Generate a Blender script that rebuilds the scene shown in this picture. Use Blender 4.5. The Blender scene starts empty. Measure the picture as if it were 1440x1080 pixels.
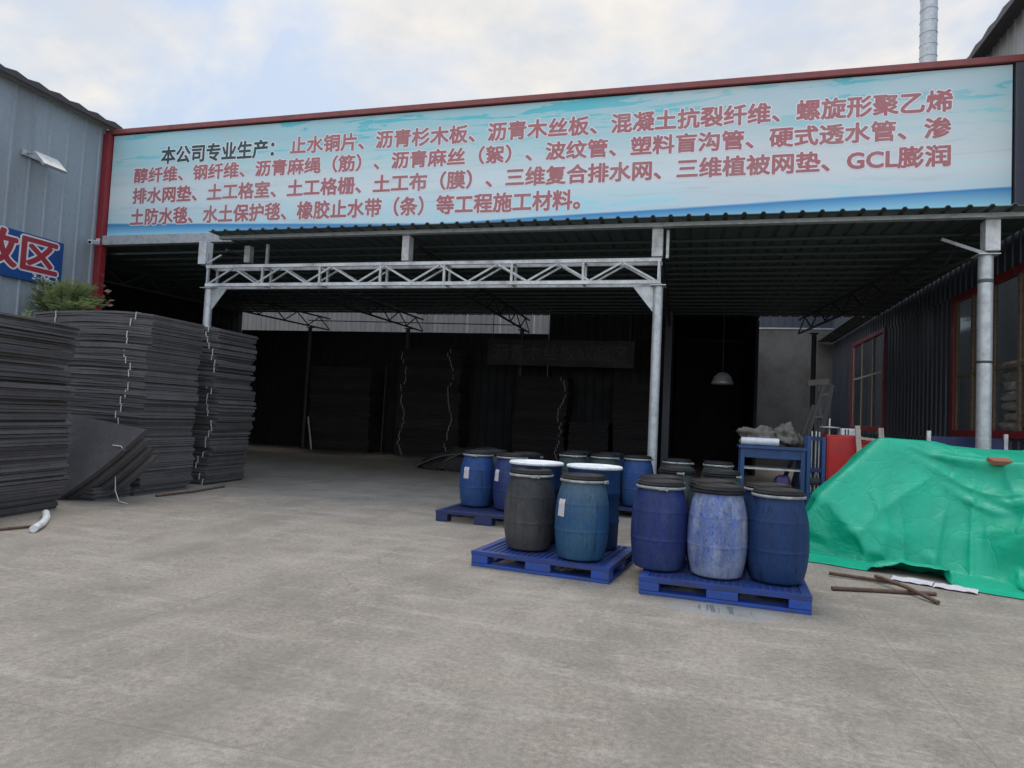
import bpy, math, random
import numpy as np
from mathutils import Vector, Matrix, noise
from math import radians as R, sin, cos, pi
random.seed(7)
sc = bpy.context.scene
C = sc.collection

# ------------------------------------------------------------------ camera
cam = bpy.data.cameras.new('camera'); co = bpy.data.objects.new('camera', cam); C.objects.link(co)
cam.sensor_width = 36; cam.lens = 950/1440*36; cam.clip_start = .05; cam.clip_end = 2000
co.matrix_world = Matrix.Translation((0,0,1.5)) @ Matrix.Rotation(R(15.4),4,'Z') @ Matrix.Rotation(R(92.8),4,'X') @ Matrix.Rotation(R(2.72),4,'Z')
sc.camera = co
# ------------------------------------------------------------------ light
SUN_EL, SUN_AZ = R(62), R(-25)          # azimuth measured from +Y (behind the shed) towards +X
w = bpy.data.worlds.new('World'); sc.world = w; w.use_nodes = True
nt = w.node_tree; N = nt.nodes; L = nt.links
for n in list(N): N.remove(n)
def wn(t, **k):
    n = N.new(t)
    for a, b in k.items(): setattr(n, a, b)
    return n
out = wn('ShaderNodeOutputWorld'); bg = wn('ShaderNodeBackground'); bg.inputs[1].default_value = .1
sky = wn('ShaderNodeTexSky', sky_type='NISHITA', sun_disc=False, sun_elevation=SUN_EL, sun_rotation=SUN_AZ, air_density=1.6, dust_density=2.5, ozone_density=1.2)
tc = wn('ShaderNodeTexCoord'); sep = wn('ShaderNodeSeparateXYZ'); L.new(tc.outputs['Generated'], sep.inputs[0])
def math_(op, a, b=None, c=None):
    n = wn('ShaderNodeMath', operation=op)
    for i, v in enumerate((a, b, c)):
        if v is None: continue
        if isinstance(v, (int, float)): n.inputs[i].default_value = v
        else: L.new(v, n.inputs[i])
    return n.outputs[0]
zc = math_('MAXIMUM', sep.outputs[2], 0.0)
den = math_('ADD', zc, .22)
cx = math_('DIVIDE', sep.outputs[0], den); cy = math_('DIVIDE', sep.outputs[1], den)
cmb = wn('ShaderNodeCombineXYZ'); L.new(cx, cmb.inputs[0]); L.new(cy, cmb.inputs[1])
cmb.inputs[2].default_value = 8.3
n1 = wn('ShaderNodeTexNoise'); n1.inputs['Scale'].default_value = 1.15; n1.inputs['Detail'].default_value = 9; n1.inputs['Roughness'].default_value = .56; n1.inputs['Distortion'].default_value = .35
L.new(cmb.outputs[0], n1.inputs['Vector'])
rp = wn('ShaderNodeValToRGB'); rp.color_ramp.elements[0].position = .47; rp.color_ramp.elements[1].position = .60
L.new(n1.outputs[0], rp.inputs[0])
n2 = wn('ShaderNodeTexNoise'); n2.inputs['Scale'].default_value = 3.1; n2.inputs['Detail'].default_value = 8; n2.inputs['Roughness'].default_value = .6
L.new(cmb.outputs[0], n2.inputs['Vector'])
# cloud body: grey-white to warm white
cr = wn('ShaderNodeValToRGB'); cr.color_ramp.elements[0].position = .38; cr.color_ramp.elements[1].position = .60
cr.color_ramp.elements[0].color = (6.0,6.2,6.5,1); cr.color_ramp.elements[1].color = (7.9,7.5,7.0,1)
L.new(n2.outputs[0], cr.inputs[0])
# thin veil over the blue
veil = wn('ShaderNodeMix', data_type='RGBA'); veil.inputs[0].default_value = .62
L.new(sky.outputs[0], veil.inputs[6]); veil.inputs[7].default_value = (5.0,5.9,7.4,1)
mx = wn('ShaderNodeMix', data_type='RGBA'); L.new(rp.outputs[0], mx.inputs[0]); L.new(veil.outputs[2], mx.inputs[6]); L.new(cr.outputs[0], mx.inputs[7])
# an overcast sky is brighter overhead
zen = math_('MULTIPLY_ADD', math_('MAXIMUM', math_('SUBTRACT', zc, .58), 0), 2.9, 1.0)
low = wn('ShaderNodeMapRange', interpolation_type='SMOOTHSTEP'); L.new(sep.outputs[2], low.inputs[0]); low.inputs[1].default_value = .02; low.inputs[2].default_value = .30; low.inputs[3].default_value = .85
zen = math_('MULTIPLY', zen, low.outputs[0])
# the clouds facing the hazy sun, behind the yard, are the brighter half of the sky
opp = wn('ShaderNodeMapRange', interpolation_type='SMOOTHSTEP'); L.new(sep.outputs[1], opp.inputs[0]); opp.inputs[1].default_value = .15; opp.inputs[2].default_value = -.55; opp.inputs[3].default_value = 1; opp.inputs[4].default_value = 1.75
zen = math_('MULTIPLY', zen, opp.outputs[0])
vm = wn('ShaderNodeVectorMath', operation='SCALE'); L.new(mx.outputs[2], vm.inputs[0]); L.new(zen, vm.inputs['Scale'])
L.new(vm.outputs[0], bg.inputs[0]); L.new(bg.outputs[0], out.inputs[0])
sl = bpy.data.lights.new('sun', 'SUN'); sl.energy = 1.2; sl.angle = R(25); sl.color = (1,.91,.80)
so = bpy.data.objects.new('sun', sl); C.objects.link(so)
sd = Vector((sin(SUN_AZ)*cos(SUN_EL), cos(SUN_AZ)*cos(SUN_EL), sin(SUN_EL)))
so.rotation_euler = sd.to_track_quat('Z','Y').to_euler(); so.location = sd*60
vs = sc.view_settings; vs.view_transform = 'Standard'; vs.look = 'None'; vs.gamma = 1; vs.use_curve_mapping = False; vs.exposure = .28
sc.cycles.use_denoising = True; sc.cycles.max_bounces = 8

# ------------------------------------------------------------------ materials
class NT:
    def __init__(s, name):
        s.m = bpy.data.materials.new(name); s.m.use_nodes = True; s.t = s.m.node_tree
        s.p = s.t.nodes['Principled BSDF']; s.tc = s.n('ShaderNodeTexCoord'); s.o = s.tc.outputs['Object']
    def n(s, t, **k):
        x = s.t.nodes.new(t)
        for a, b in k.items(): setattr(x, a, b)
        return x
    def l(s, a, b): s.t.links.new(a, b)
    def put(s, sock, v):
        if hasattr(v, 'is_linked'): s.l(v, sock)
        elif isinstance(v, (tuple, list)): sock.default_value = v if len(v) == len(sock.default_value) else (*v, 1)
        else: sock.default_value = v
    def noise(s, scale, detail=5, rough=.6, vec=None, dist=0, stretch=None, rnd=False):
        x = s.n('ShaderNodeTexNoise'); x.inputs['Scale'].default_value = scale; x.inputs['Detail'].default_value = detail
        x.inputs['Roughness'].default_value = rough; x.inputs['Distortion'].default_value = dist
        v = vec or s.o
        if stretch:
            mp = s.n('ShaderNodeMapping'); mp.inputs['Scale'].default_value = stretch; s.l(v, mp.inputs[0]); v = mp.outputs[0]
        if rnd:
            oi = s.n('ShaderNodeObjectInfo'); a = s.n('ShaderNodeVectorMath', operation='ADD'); sc_ = s.math('MULTIPLY', oi.outputs['Random'], 37.)
            s.l(v, a.inputs[0]); s.l(sc_, a.inputs[1]); v = a.outputs[0]
        s.l(v, x.inputs['Vector']); return x.outputs[0]
    def math(s, op, a, b=None, c=None, clamp=False):
        x = s.n('ShaderNodeMath', operation=op); x.use_clamp = clamp
        for i, v in enumerate((a, b, c)):
            if v is not None: s.put(x.inputs[i], v)
        return x.outputs[0]
    def ramp(s, f, p0, p1, c0=(0,0,0), c1=(1,1,1)):
        x = s.n('ShaderNodeValToRGB'); e = x.color_ramp.elements
        e[0].position = p0; e[1].position = p1; e[0].color = (*c0,1); e[1].color = (*c1,1); s.l(f, x.inputs[0]); return x.outputs[0]
    def mix(s, f, a, b, mode='MIX'):
        x = s.n('ShaderNodeMix', data_type='RGBA', blend_type=mode); s.put(x.inputs[0], f); s.put(x.inputs[6], a); s.put(x.inputs[7], b); return x.outputs[2]
    def sep(s):
        x = s.n('ShaderNodeSeparateXYZ'); s.l(s.o, x.inputs[0]); return x.outputs
    def bump(s, h, strength=.3, dist=.02):
        b = s.n('ShaderNodeBump'); b.inputs['Strength'].default_value = strength; b.inputs['Distance'].default_value = dist
        s.l(h, b.inputs['Height']); s.l(b.outputs[0], s.p.inputs['Normal'])
    def fin(s, col, rough=.6, metal=0, spec=None):
        s.put(s.p.inputs['Base Color'], col); s.put(s.p.inputs['Roughness'], rough); s.put(s.p.inputs['Metallic'], metal)
        if spec is not None: s.p.inputs['Specular IOR Level'].default_value = spec
        return s.m

def worn(name, col, dirt, amt=.5, scale=4, rough=.55, metal=0, stretch=None, bump=.15, spec=None, fine=60):
    t = NT(name); a = t.noise(scale, 7, .65, stretch=stretch, rnd=True); f = t.ramp(a, .62-amt*.35, .78)
    g = t.noise(fine, 3, .6, stretch=stretch)
    c = t.mix(f, col, dirt); c = t.mix(.35, c, t.ramp(g, .3, .75, (.35,.35,.35), (1,1,1)), 'MULTIPLY')
    t.bump(g, bump, .01)
    return t.fin(c, t.ramp(a, .3, .7, (rough-.12,)*3, (min(1,rough+.15),)*3), metal, spec)

M = {}
M['navy_sheet'] = worn('navy_sheet', (.060,.066,.088), (.10,.095,.09), .35, 2.5, .5, 0, (1,1,.15))
M['grey_sheet'] = worn('grey_sheet', (.33,.38,.42), (.24,.255,.27), .45, 1.6, .5, 0, (1,1,.12))
M['pale_sheet'] = worn('pale_sheet', (.42,.41,.40), (.22,.2,.19), .5, 1.8, .6, 0, (1,1,.12))
M['aged_sheet'] = worn('aged_sheet', (.20,.19,.18), (.12,.105,.09), .6, 1.6, .6, 0, (1,1,.12))
M['eave_sheet'] = worn('eave_sheet', (.055,.05,.052), (.10,.08,.07), .4, 3, .6)
M['teal_sheet'] = worn('teal_sheet', (.080,.112,.108), (.09,.10,.096), .4, 2, .5)
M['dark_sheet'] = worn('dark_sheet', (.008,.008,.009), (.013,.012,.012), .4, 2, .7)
M['red_paint'] = worn('red_paint', (.30,.028,.036), (.15,.03,.03), .4, 6, .45)
M['red_trim'] = worn('red_trim', (.27,.055,.05), (.17,.06,.05), .5, 4, .5)
M['red_cabinet'] = worn('red_cabinet', (.50,.022,.020), (.30,.02,.02), .3, 5, .4)
M['galv'] = worn('galv', (.58,.60,.60), (.34,.35,.35), .5, 7, .42, .35, None, .1)
M['white_galv'] = worn('white_galv', (.78,.79,.79), (.27,.27,.265), .55, 3.2, .5, .1)
M['steel_dark'] = worn('steel_dark', (.05,.05,.05), (.08,.06,.05), .5, 8, .6)
M['concrete_wall'] = worn('concrete_wall', (.20,.185,.165), (.115,.10,.085), .75, 1.2, .9, 0, None, .4, None, 25)
M['blue_plastic'] = worn('blue_plastic', (.010,.066,.38), (.035,.05,.10), .75, 5, .5)
M['deck_plastic'] = worn('deck_plastic', (.010,.050,.27), (.03,.035,.06), .85, 5, .55)
M['navy_plastic'] = worn('navy_plastic', (.012,.024,.11), (.012,.016,.04), .6, 7, .5)
M['lid_black'] = worn('lid_black', (.007,.007,.008), (.035,.033,.033), .4, 6, .6, 0, None, .15, .22)
M['ring_steel'] = worn('ring_steel', (.46,.48,.46), (.13,.125,.11), .75, 9, .5, .35)
M['white_plastic'] = worn('white_plastic', (.72,.74,.75), (.42,.44,.44), .5, 6, .5)
M['blue_steel'] = worn('blue_steel', (.02,.07,.21), (.03,.05,.09), .5, 6, .5)
M['wood'] = worn('wood', (.22,.15,.10), (.10,.065,.045), .5, 9, .8, 0, (.3,.3,3))
M['rust_rod'] = worn('rust_rod', (.13,.075,.05), (.06,.04,.035), .5, 14, .85)
M['pale_wood'] = worn('pale_wood', (.42,.36,.30), (.24,.2,.16), .5, 9, .8, 0, (3,3,.3))
M['sack'] = worn('sack', (.66,.63,.60), (.30,.13,.115), .7, 7, .85, 0, None, .5, None, 90)
M['rag'] = worn('rag', (.20,.18,.15), (.06,.055,.05), .8, 7, .9, 0, None, .5)
M['dark_rag'] = worn('dark_rag', (.022,.021,.021), (.04,.037,.035), .6, 6, .75)
M['brick'] = worn('brick', (.30,.10,.055), (.20,.12,.09), .5, 10, .9, 0, None, .5)
M['paper'] = worn('paper', (.55,.53,.54), (.50,.45,.48), .5, 9, .8)
M['string'] = worn('string', (.62,.62,.60), (.4,.4,.38), .4, 20, .7)
M['leaf'] = worn('leaf', (.22,.28,.12), (.34,.37,.21), .5, 9, .55)
def leafy(m):
    nt_ = m.node_tree; p = nt_.nodes['Principled BSDF']; o = [n for n in nt_.nodes if n.type == 'OUTPUT_MATERIAL'][0]
    tr = nt_.nodes.new('ShaderNodeBsdfTranslucent'); tr.inputs[0].default_value = (.30,.36,.14,1); mx = nt_.nodes.new('ShaderNodeMixShader'); mx.inputs[0].default_value = .45
    nt_.links.new(p.outputs[0], mx.inputs[1]); nt_.links.new(tr.outputs[0], mx.inputs[2]); nt_.links.new(mx.outputs[0], o.inputs[0])
leafy(M['leaf'])
M['dry_leaf'] = worn('dry_leaf', (.26,.15,.11), (.16,.10,.07), .5, 9, .8)
M['stem'] = worn('stem', (.12,.10,.06), (.07,.06,.04), .5, 9, .8)
M['violet'] = worn('violet', (.07,.04,.20), (.04,.03,.1), .5, 7, .5)
M['sign_blue'] = worn('sign_blue', (.012,.075,.27), (.01,.05,.2), .2, 3, .45)
M['letter_red'] = worn('letter_red', (.40,.035,.05), (.33,.05,.06), .3, 3, .5)
M['letter_white'] = worn('letter_white', (.80,.78,.78), (.7,.69,.69), .3, 3, .5)
M['banner_red'] = worn('banner_red', (.47,.15,.16), (.47,.25,.24), .5, 1.3, .5)
M['banner_dark'] = worn('banner_dark', (.015,.06,.07), (.02,.08,.09), .3, 3, .5)
M['banner_halo'] = worn('banner_halo', (.88,.86,.86), (.82,.83,.84), .4, 1.4, .5)
M['dim_letter'] = worn('dim_letter', (.075,.058,.045), (.045,.036,.03), .6, 5, .7)
M['dim_sign'] = worn('dim_sign', (.008,.008,.010), (.016,.016,.016), .4, 3, .6)
M['lens'] = worn('lens', (.22,.225,.21), (.17,.175,.16), .3, 9, .25)

def barrel_mat(name, base, chalk, grime, chalk_amt, grime_amt, top=None):
    t = NT(name); x, y, z = t.sep()
    a = t.noise(3.2, 8, .7, stretch=(1,1,.55), rnd=True); b = t.noise(9, 8, .75, stretch=(1.6,1.6,.16), rnd=True); sp = t.noise(26, 6, .8, rnd=True, dist=.8); dr = t.noise(13, 6, .7, stretch=(1.4,1.4,.07), rnd=True); pt = t.noise(2.1, 6, .65, rnd=True)
    g = t.noise(70, 4, .7, stretch=(1,1,.35))
    c = t.mix(t.ramp(a, .66-chalk_amt*.34, .80-chalk_amt*.2), base, chalk)
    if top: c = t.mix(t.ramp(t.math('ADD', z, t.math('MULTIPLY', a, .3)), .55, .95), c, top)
    c = t.mix(t.math('MULTIPLY', t.ramp(b, .60-grime_amt*.25, .74), .85), c, grime)
    c = t.mix(t.math('MULTIPLY', t.ramp(t.math('ADD', t.math('MULTIPLY', z, -.55), t.math('ADD', pt, t.math('MULTIPLY', dr, .3))), .40, .56), chalk_amt*.75), c, chalk)
    c = t.mix(t.math('MULTIPLY', t.math('MULTIPLY', t.ramp(dr, .54, .62), t.ramp(pt, .44, .56)), .9), c, grime)
    c = t.mix(t.math('MULTIPLY', t.ramp(sp, .58, .66), .55), c, grime); c = t.mix(t.math('MULTIPLY', t.ramp(sp, .42, .34), .25), c, chalk)
    c = t.mix(.55, c, t.ramp(g, .3, .7, (.5,.5,.5), (1.2,1.2,1.2)), 'MULTIPLY')
    t.bump(t.math('ADD', t.math('MULTIPLY', g, .4), b), .12, .01)
    return t.fin(c, t.ramp(a, .3, .7, (.40,)*3, (.70,)*3), 0, .28)
BM = {
 'navy': barrel_mat('navy_barrel', (.008,.020,.125), (.045,.068,.165), (.006,.008,.030), .45, .75),
 'chalk': barrel_mat('chalky_barrel', (.022,.078,.36), (.38,.42,.45), (.010,.015,.055), .50, .75),
 'deep': barrel_mat('deep_blue_barrel', (.005,.028,.110), (.02,.055,.14), (.005,.009,.025), .45, .85),
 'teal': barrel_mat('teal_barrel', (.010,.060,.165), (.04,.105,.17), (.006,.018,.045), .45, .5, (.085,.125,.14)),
 'black': barrel_mat('charcoal_barrel', (.026,.027,.029), (.085,.085,.083), (.009,.009,.009), .5, .7),
 'blue': barrel_mat('blue_barrel', (.011,.050,.20), (.04,.09,.20), (.005,.013,.045), .4, .65),
 'green': barrel_mat('greenish_barrel', (.028,.042,.048), (.06,.085,.07), (.012,.014,.014), .5, .6),
}

def ground_mat():
    t = NT('concrete_ground'); x, y, z = t.sep()
    big = t.noise(.35, 6, .6); mid = t.noise(1.6, 9, .72, dist=.6); fine = t.noise(26, 8, .75); grit = t.noise(150, 3, .6)
    streak = t.noise(2.6, 8, .7, stretch=(.28,1.5,1), dist=.5)
    c = t.ramp(big, .3, .7, (.262,.230,.188), (.325,.290,.243))
    c = t.mix(t.math('ADD', t.math('MULTIPLY', t.ramp(mid, .34, .60), .65), .35), (.165,.150,.128), c)
    c = t.mix(t.math('MULTIPLY', t.ramp(streak, .52, .70), .60), c, (.42,.385,.335))
    c = t.mix(t.math('MULTIPLY', t.ramp(t.noise(3.4, 10, .80, dist=1.4), .56, .68), .60), c, (.45,.415,.36))
    c = t.mix(t.math('MULTIPLY', t.ramp(t.noise(.9, 9, .72, dist=1.0, stretch=(1,1.7,1)), .60, .74), .42), c, (.115,.112,.107))
    c = t.mix(.75, c, t.ramp(fine, .32, .68, (.42,.42,.42), (1.22,1.20,1.17)), 'MULTIPLY')
    c = t.mix(.6, c, t.ramp(grit, .35, .65, (.5,.5,.5), (1.25,1.25,1.25)), 'MULTIPLY')
    tr_ = t.noise(.55, 7, .7, stretch=(2.2,.35,1), dist=.9)
    c = t.mix(t.math('MULTIPLY', t.ramp(tr_, .48, .70), .28), c, (.345,.312,.265))
    c = t.mix(t.math('MULTIPLY', t.ramp(t.noise(.5, 9, .74, stretch=(1.6,.7,1), dist=.9), .50, .66), .55), c, (.140,.125,.103))
    c = t.mix(t.math('MULTIPLY', t.ramp(t.noise(3.3, 8, .75, dist=2), .66, .72), .5), c, (.10,.094,.085))
    wv = t.n('ShaderNodeVectorMath', operation='ADD'); wn_ = t.n('ShaderNodeTexNoise'); wn_.inputs['Scale'].default_value = 1.1; wn_.inputs['Detail'].default_value = 6; t.l(t.o, wn_.inputs['Vector']); t.l(t.o, wv.inputs[0]); t.l(wn_.outputs['Color'], wv.inputs[1])
    vo = t.n('ShaderNodeTexVoronoi', feature='DISTANCE_TO_EDGE'); vo.inputs['Scale'].default_value = .33; t.l(wv.outputs[0], vo.inputs['Vector'])
    ck = t.math('MULTIPLY', t.ramp(vo.outputs[0], .0015, .0045, (1,1,1), (0,0,0)), t.ramp(t.noise(.45, 4, .6), .48, .58))
    c = t.mix(t.math('MULTIPLY', ck, .35), c, (.06,.055,.048))
    sp_ = t.noise(7, 4, .6, stretch=(1,1.3,1)); c = t.mix(t.math('MULTIPLY', t.ramp(sp_, .70, .74), .6), c, (.09,.083,.074))
    # slab joints
    wob = t.math('MULTIPLY', t.math('SUBTRACT', mid, .5), .05)
    def joint(co, off, per):
        u = t.math('ADD', t.math('ADD', co, off), wob)
        d = t.math('ABSOLUTE', t.math('SUBTRACT', t.math('FRACT', t.math('DIVIDE', u, per)), .5))
        return t.math('MULTIPLY', t.math('LESS_THAN', d, .0045/per), 1)
    j = t.math('MULTIPLY', .42, t.math('MAXIMUM', joint(x, 3.62+2.5, 5.0), joint(y, -2.62+3, 6.0)))
    c = t.mix(t.math('MULTIPLY', j, t.ramp(fine, .35, .5)), c, (.09,.085,.08))
    # ochre spill and drips in front of the pallets
    def blob(cx, cy, rx, ry):
        a = t.math('DIVIDE', t.math('SUBTRACT', x, cx), rx); b = t.math('DIVIDE', t.math('SUBTRACT', y, cy), ry)
        d = t.math('ADD', t.math('MULTIPLY', a, a), t.math('MULTIPLY', b, b))
        return t.math('MULTIPLY', t.ramp(t.math('ADD', d, t.math('MULTIPLY', mid, 1.2)), .9, 1.5, (1,1,1), (0,0,0)), 1)
    c = t.mix(t.math('MULTIPLY', blob(.36, 2.92, .12, .10), .5), c, (.42,.27,.06))
    st = t.noise(30, 2, .5, stretch=(1,.03,1))
    dm = t.math('MULTIPLY', t.ramp(st, .52, .60), blob(.24, 5.93, .42, .22))
    c = t.mix(t.math('MULTIPLY', dm, .85), c, (.02,.02,.025))
    c = t.mix(t.math('MULTIPLY', blob(.25, 5.9, .8, .4), .35), c, (.20,.24,.26))
    t.bump(t.math('ADD', t.math('MULTIPLY', fine, .6), t.math('ADD', t.math('MULTIPLY', grit, .3), mid)), .30, .02)
    return t.fin(c, t.ramp(mid, .3, .7, (.62,)*3, (.9,)*3), 0, .3)

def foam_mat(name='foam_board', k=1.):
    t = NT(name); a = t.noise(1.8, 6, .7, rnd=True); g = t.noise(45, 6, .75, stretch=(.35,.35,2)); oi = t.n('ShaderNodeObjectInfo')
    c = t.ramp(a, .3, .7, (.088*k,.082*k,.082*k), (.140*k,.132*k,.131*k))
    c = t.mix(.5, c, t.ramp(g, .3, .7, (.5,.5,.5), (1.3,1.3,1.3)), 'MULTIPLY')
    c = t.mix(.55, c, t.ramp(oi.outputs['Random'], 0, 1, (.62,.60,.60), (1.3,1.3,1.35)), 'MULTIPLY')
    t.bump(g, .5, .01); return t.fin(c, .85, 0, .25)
M['foam'] = foam_mat(); M['foam_shaded'] = foam_mat('foam_board_shaded', .30)  # second foam is a darker copy for inner stacks, shade put into its colour

def banner_mat():
    # a printed seascape: pale cloud in the middle, teal sky above, a blue swell along the bottom
    t = NT('banner_print'); x, y, z = t.sep()
    wav = t.noise(1.0, 6, .6, stretch=(.16,1,1.5), dist=.8); w2 = t.noise(1, 7, .65, stretch=(.35,1,3.6), dist=1.)
    zz = t.math('DIVIDE', t.math('SUBTRACT', z, 5.36), 2.46)
    v = t.math('ADD', zz, t.math('MULTIPLY', t.math('SUBTRACT', wav, .5), .35))
    r = t.n('ShaderNodeValToRGB'); t.l(v, r.inputs[0]); e = r.color_ramp.elements
    e[0].position = 0; e[0].color = (.42,.72,.80,1); e[1].position = 1; e[1].color = (.11,.50,.57,1)
    for p, c in ((.2,(.44,.74,.78)), (.36,(.64,.77,.77)), (.50,(.54,.71,.71)), (.66,(.33,.64,.65)), (.82,(.14,.54,.58))):
        q = e.new(p); q.color = (*c,1)
    c = r.outputs[0]
    c = t.mix(t.math('MULTIPLY', t.ramp(w2, .56, .68), .55), c, (.20,.40,.44))
    c = t.mix(t.math('MULTIPLY', t.ramp(w2, .44, .30), .4), c, (.74,.70,.70))
    c = t.mix(t.math('MULTIPLY', t.ramp(t.noise(.35, 3, .5), .5, .68), .35), c, (.70,.64,.63))
    # swell: its crest runs low in the middle and rises to both ends
    crest = t.math('ADD', t.math('MULTIPLY', t.math('ABSOLUTE', t.math('SUBTRACT', x, -5.4)), .030), t.math('MULTIPLY_ADD', wav, .08, 5.40))
    d = t.math('SUBTRACT', crest, z)
    body = t.ramp(d, .0, .04); depth = t.ramp(d, .02, .33, (.030,.22,.50), (.36,.70,.80))
    c = t.mix(body, c, depth)
    # creases of the stretched vinyl
    cr_ = t.noise(1.2, 5, .6, stretch=(1,1,.35)); t.bump(cr_, .15, .03)
    return t.fin(c, .45, 0, .35)
M['banner'] = banner_mat()

def tarp_mat():
    t = NT('tarpaulin'); a = t.noise(2.2, 6, .65); g = t.noise(9, 8, .7, dist=1.5); h = t.noise(320, 2, .5)
    c = t.ramp(a, .3, .7, (.001,.275,.155), (.001,.36,.205)); c = t.mix(t.math('MULTIPLY', t.ramp(g, .60, .75), .35), c, (.012,.44,.30)); c = t.mix(t.math('MULTIPLY', t.ramp(t.noise(1.1, 8, .75), .55, .72), .30), c, (.03,.24,.15))
    v = t.n('ShaderNodeTexVoronoi', feature='DISTANCE_TO_EDGE'); v.inputs['Scale'].default_value = 2.6; wn_ = t.n('ShaderNodeTexNoise'); wn_.inputs['Scale'].default_value = 1.4; wn_.inputs['Detail'].default_value = 3; wa = t.n('ShaderNodeVectorMath', operation='ADD'); t.l(t.o, wn_.inputs['Vector']); t.l(t.o, wa.inputs[0]); t.l(wn_.outputs['Color'], wa.inputs[1]); t.l(wa.outputs[0], v.inputs['Vector'])
    t.bump(t.math('ADD', t.math('MULTIPLY', t.ramp(v.outputs[0], 0, .06), .45), t.math('ADD', t.math('MULTIPLY', g, .7), t.math('MULTIPLY', h, .05))), .32, .02)
    t.p.inputs['Subsurface Weight'].default_value = 0
    return t.fin(c, t.ramp(g, .3, .7, (.34,)*3, (.55,)*3), 0, .34)
def glass_mat():
    t = NT('window_glass'); t.fin((.5,.55,.55), .06, 0, .5)
    tr = t.n('ShaderNodeBsdfTransparent'); tr.inputs[0].default_value = (.88,.90,.90,1); mx = t.n('ShaderNodeMixShader')
    gl = t.n('ShaderNodeBsdfGlossy'); gl.inputs['Roughness'].default_value = .08; gl.inputs[0].default_value = (.8,.85,.85,1)
    a = t.noise(3, 6, .7); lw = t.n('ShaderNodeLayerWeight'); lw.inputs[0].default_value = .5; fr_ = t.math('MULTIPLY_ADD', t.math('POWER', lw.outputs['Facing'], 5.), .5, .035)
    t.l(t.math('ADD', fr_, t.math('MULTIPLY', t.ramp(a, .45, .8), .06)), mx.inputs[0]); t.l(tr.outputs[0], mx.inputs[1]); t.l(gl.outputs[0], mx.inputs[2])
    o = [n for n in t.t.nodes if n.type == 'OUTPUT_MATERIAL'][0]; t.l(mx.outputs[0], o.inputs[0]); return t.m
M['glass'] = glass_mat()

# ------------------------------------------------------------------ mesh helpers
class MB:
    def __init__(s): s.v = []; s.f = []; s.smooth = []
    def add(s, vs, fs, smooth=False):
        b = len(s.v); s.v += [tuple(v) for v in vs]; s.f += [tuple(i+b for i in f) for f in fs]; s.smooth += [smooth]*len(fs); return s
    def box(s, a, b):
        (x0,y0,z0),(x1,y1,z1) = a, b
        return s.hexa([(x0,y0,z0),(x1,y0,z0),(x1,y1,z0),(x0,y1,z0),(x0,y0,z1),(x1,y0,z1),(x1,y1,z1),(x0,y1,z1)])
    def hexa(s, p): return s.add(p, [(3,2,1,0),(4,5,6,7),(0,1,5,4),(1,2,6,5),(2,3,7,6),(3,0,4,7)])
    def bar(s, p, q, w, h=None, up=(0,0,1)):
        p = Vector(p); q = Vector(q); d = (q-p).normalized(); u = Vector(up)
        if abs(d.dot(u)) > .98: u = Vector((1,0,0))
        a = d.cross(u).normalized()*w/2; b = a.cross(d).normalized()*(h or w)/2
        return s.hexa([p-a-b, p+a-b, p+a+b, p-a+b, q-a-b, q+a-b, q+a+b, q-a+b])
    def tube(s, pts, r, n=12, caps=True):
        pts = [Vector(p) for p in pts]; rs = r if isinstance(r, (list, tuple)) else [r]*len(pts); vs = []
        prev = None
        for i, p in enumerate(pts):
            d = (pts[min(i+1,len(pts)-1)]-pts[max(i-1,0)]).normalized()
            a = prev if prev is not None else (Vector((0,0,1)) if abs(d.z) < .9 else Vector((1,0,0)))
            a = (a-d*a.dot(d)).normalized(); prev = a; b = d.cross(a)
            vs += [p+(a*cos(2*pi*k/n)+b*sin(2*pi*k/n))*rs[i] for k in range(n)]
        fs = [(i*n+k, i*n+(k+1)%n, (i+1)*n+(k+1)%n, (i+1)*n+k) for i in range(len(pts)-1) for k in range(n)]
        s.add(vs, fs, True)
        if caps: s.add(vs[:n], [tuple(reversed(range(n)))]); s.add(vs[-n:], [tuple(range(n))])
        return s
    def lathe(s, prof, n=40, c=(0,0,0)):
        vs = [(c[0]+r*cos(2*pi*k/n), c[1]+r*sin(2*pi*k/n), c[2]+z) for r, z in prof for k in range(n)]
        fs = [(i*n+k, i*n+(k+1)%n, (i+1)*n+(k+1)%n, (i+1)*n+k) for i in range(len(prof)-1) for k in range(n)]
        return s.add(vs, fs, True)
    def mesh(s, name):
        me = bpy.data.meshes.new(name); me.from_pydata(s.v, [], s.f); me.update()
        me.polygons.foreach_set('use_smooth', s.smooth)
        return me
ORG = {}
def put(o, label=None, cat=None, group=None, kind=None):
    if label: o['label'] = label
    if cat: o['category'] = cat
    if group: o['group'] = group
    if kind: o['kind'] = kind
    return o
def thing(name, label, cat, loc=(0,0,0), group=None, rz=0):
    o = bpy.data.objects.new(name, None); o.empty_display_size = .2; o.location = loc; o.rotation_euler.z = rz; C.objects.link(o); ORG[o.name] = Vector(loc)
    return put(o, label, cat, group)
def part(name, mb, mat, parent=None, world=True, bevel=0, loc=(0,0,0)):
    """world=True: the mesh is given in world coordinates"""
    me = mb.mesh(name) if isinstance(mb, MB) else mb
    o = bpy.data.objects.new(name, me); C.objects.link(o); me.materials.append(M[mat] if isinstance(mat, str) else mat)
    org = Vector((0,0,0))
    if parent is not None:
        o.parent = parent; org = ORG[parent.name] if world else org
    elif world: org = Vector(loc); o.location = loc
    if world and org.length: me.transform(Matrix.Translation(-org))
    ORG[o.name] = org
    if bevel:
        b = o.modifiers.new('bevel', 'BEVEL'); b.width = bevel; b.segments = 2; b.limit_method = 'ANGLE'; b.harden_normals = False
    return o
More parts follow.
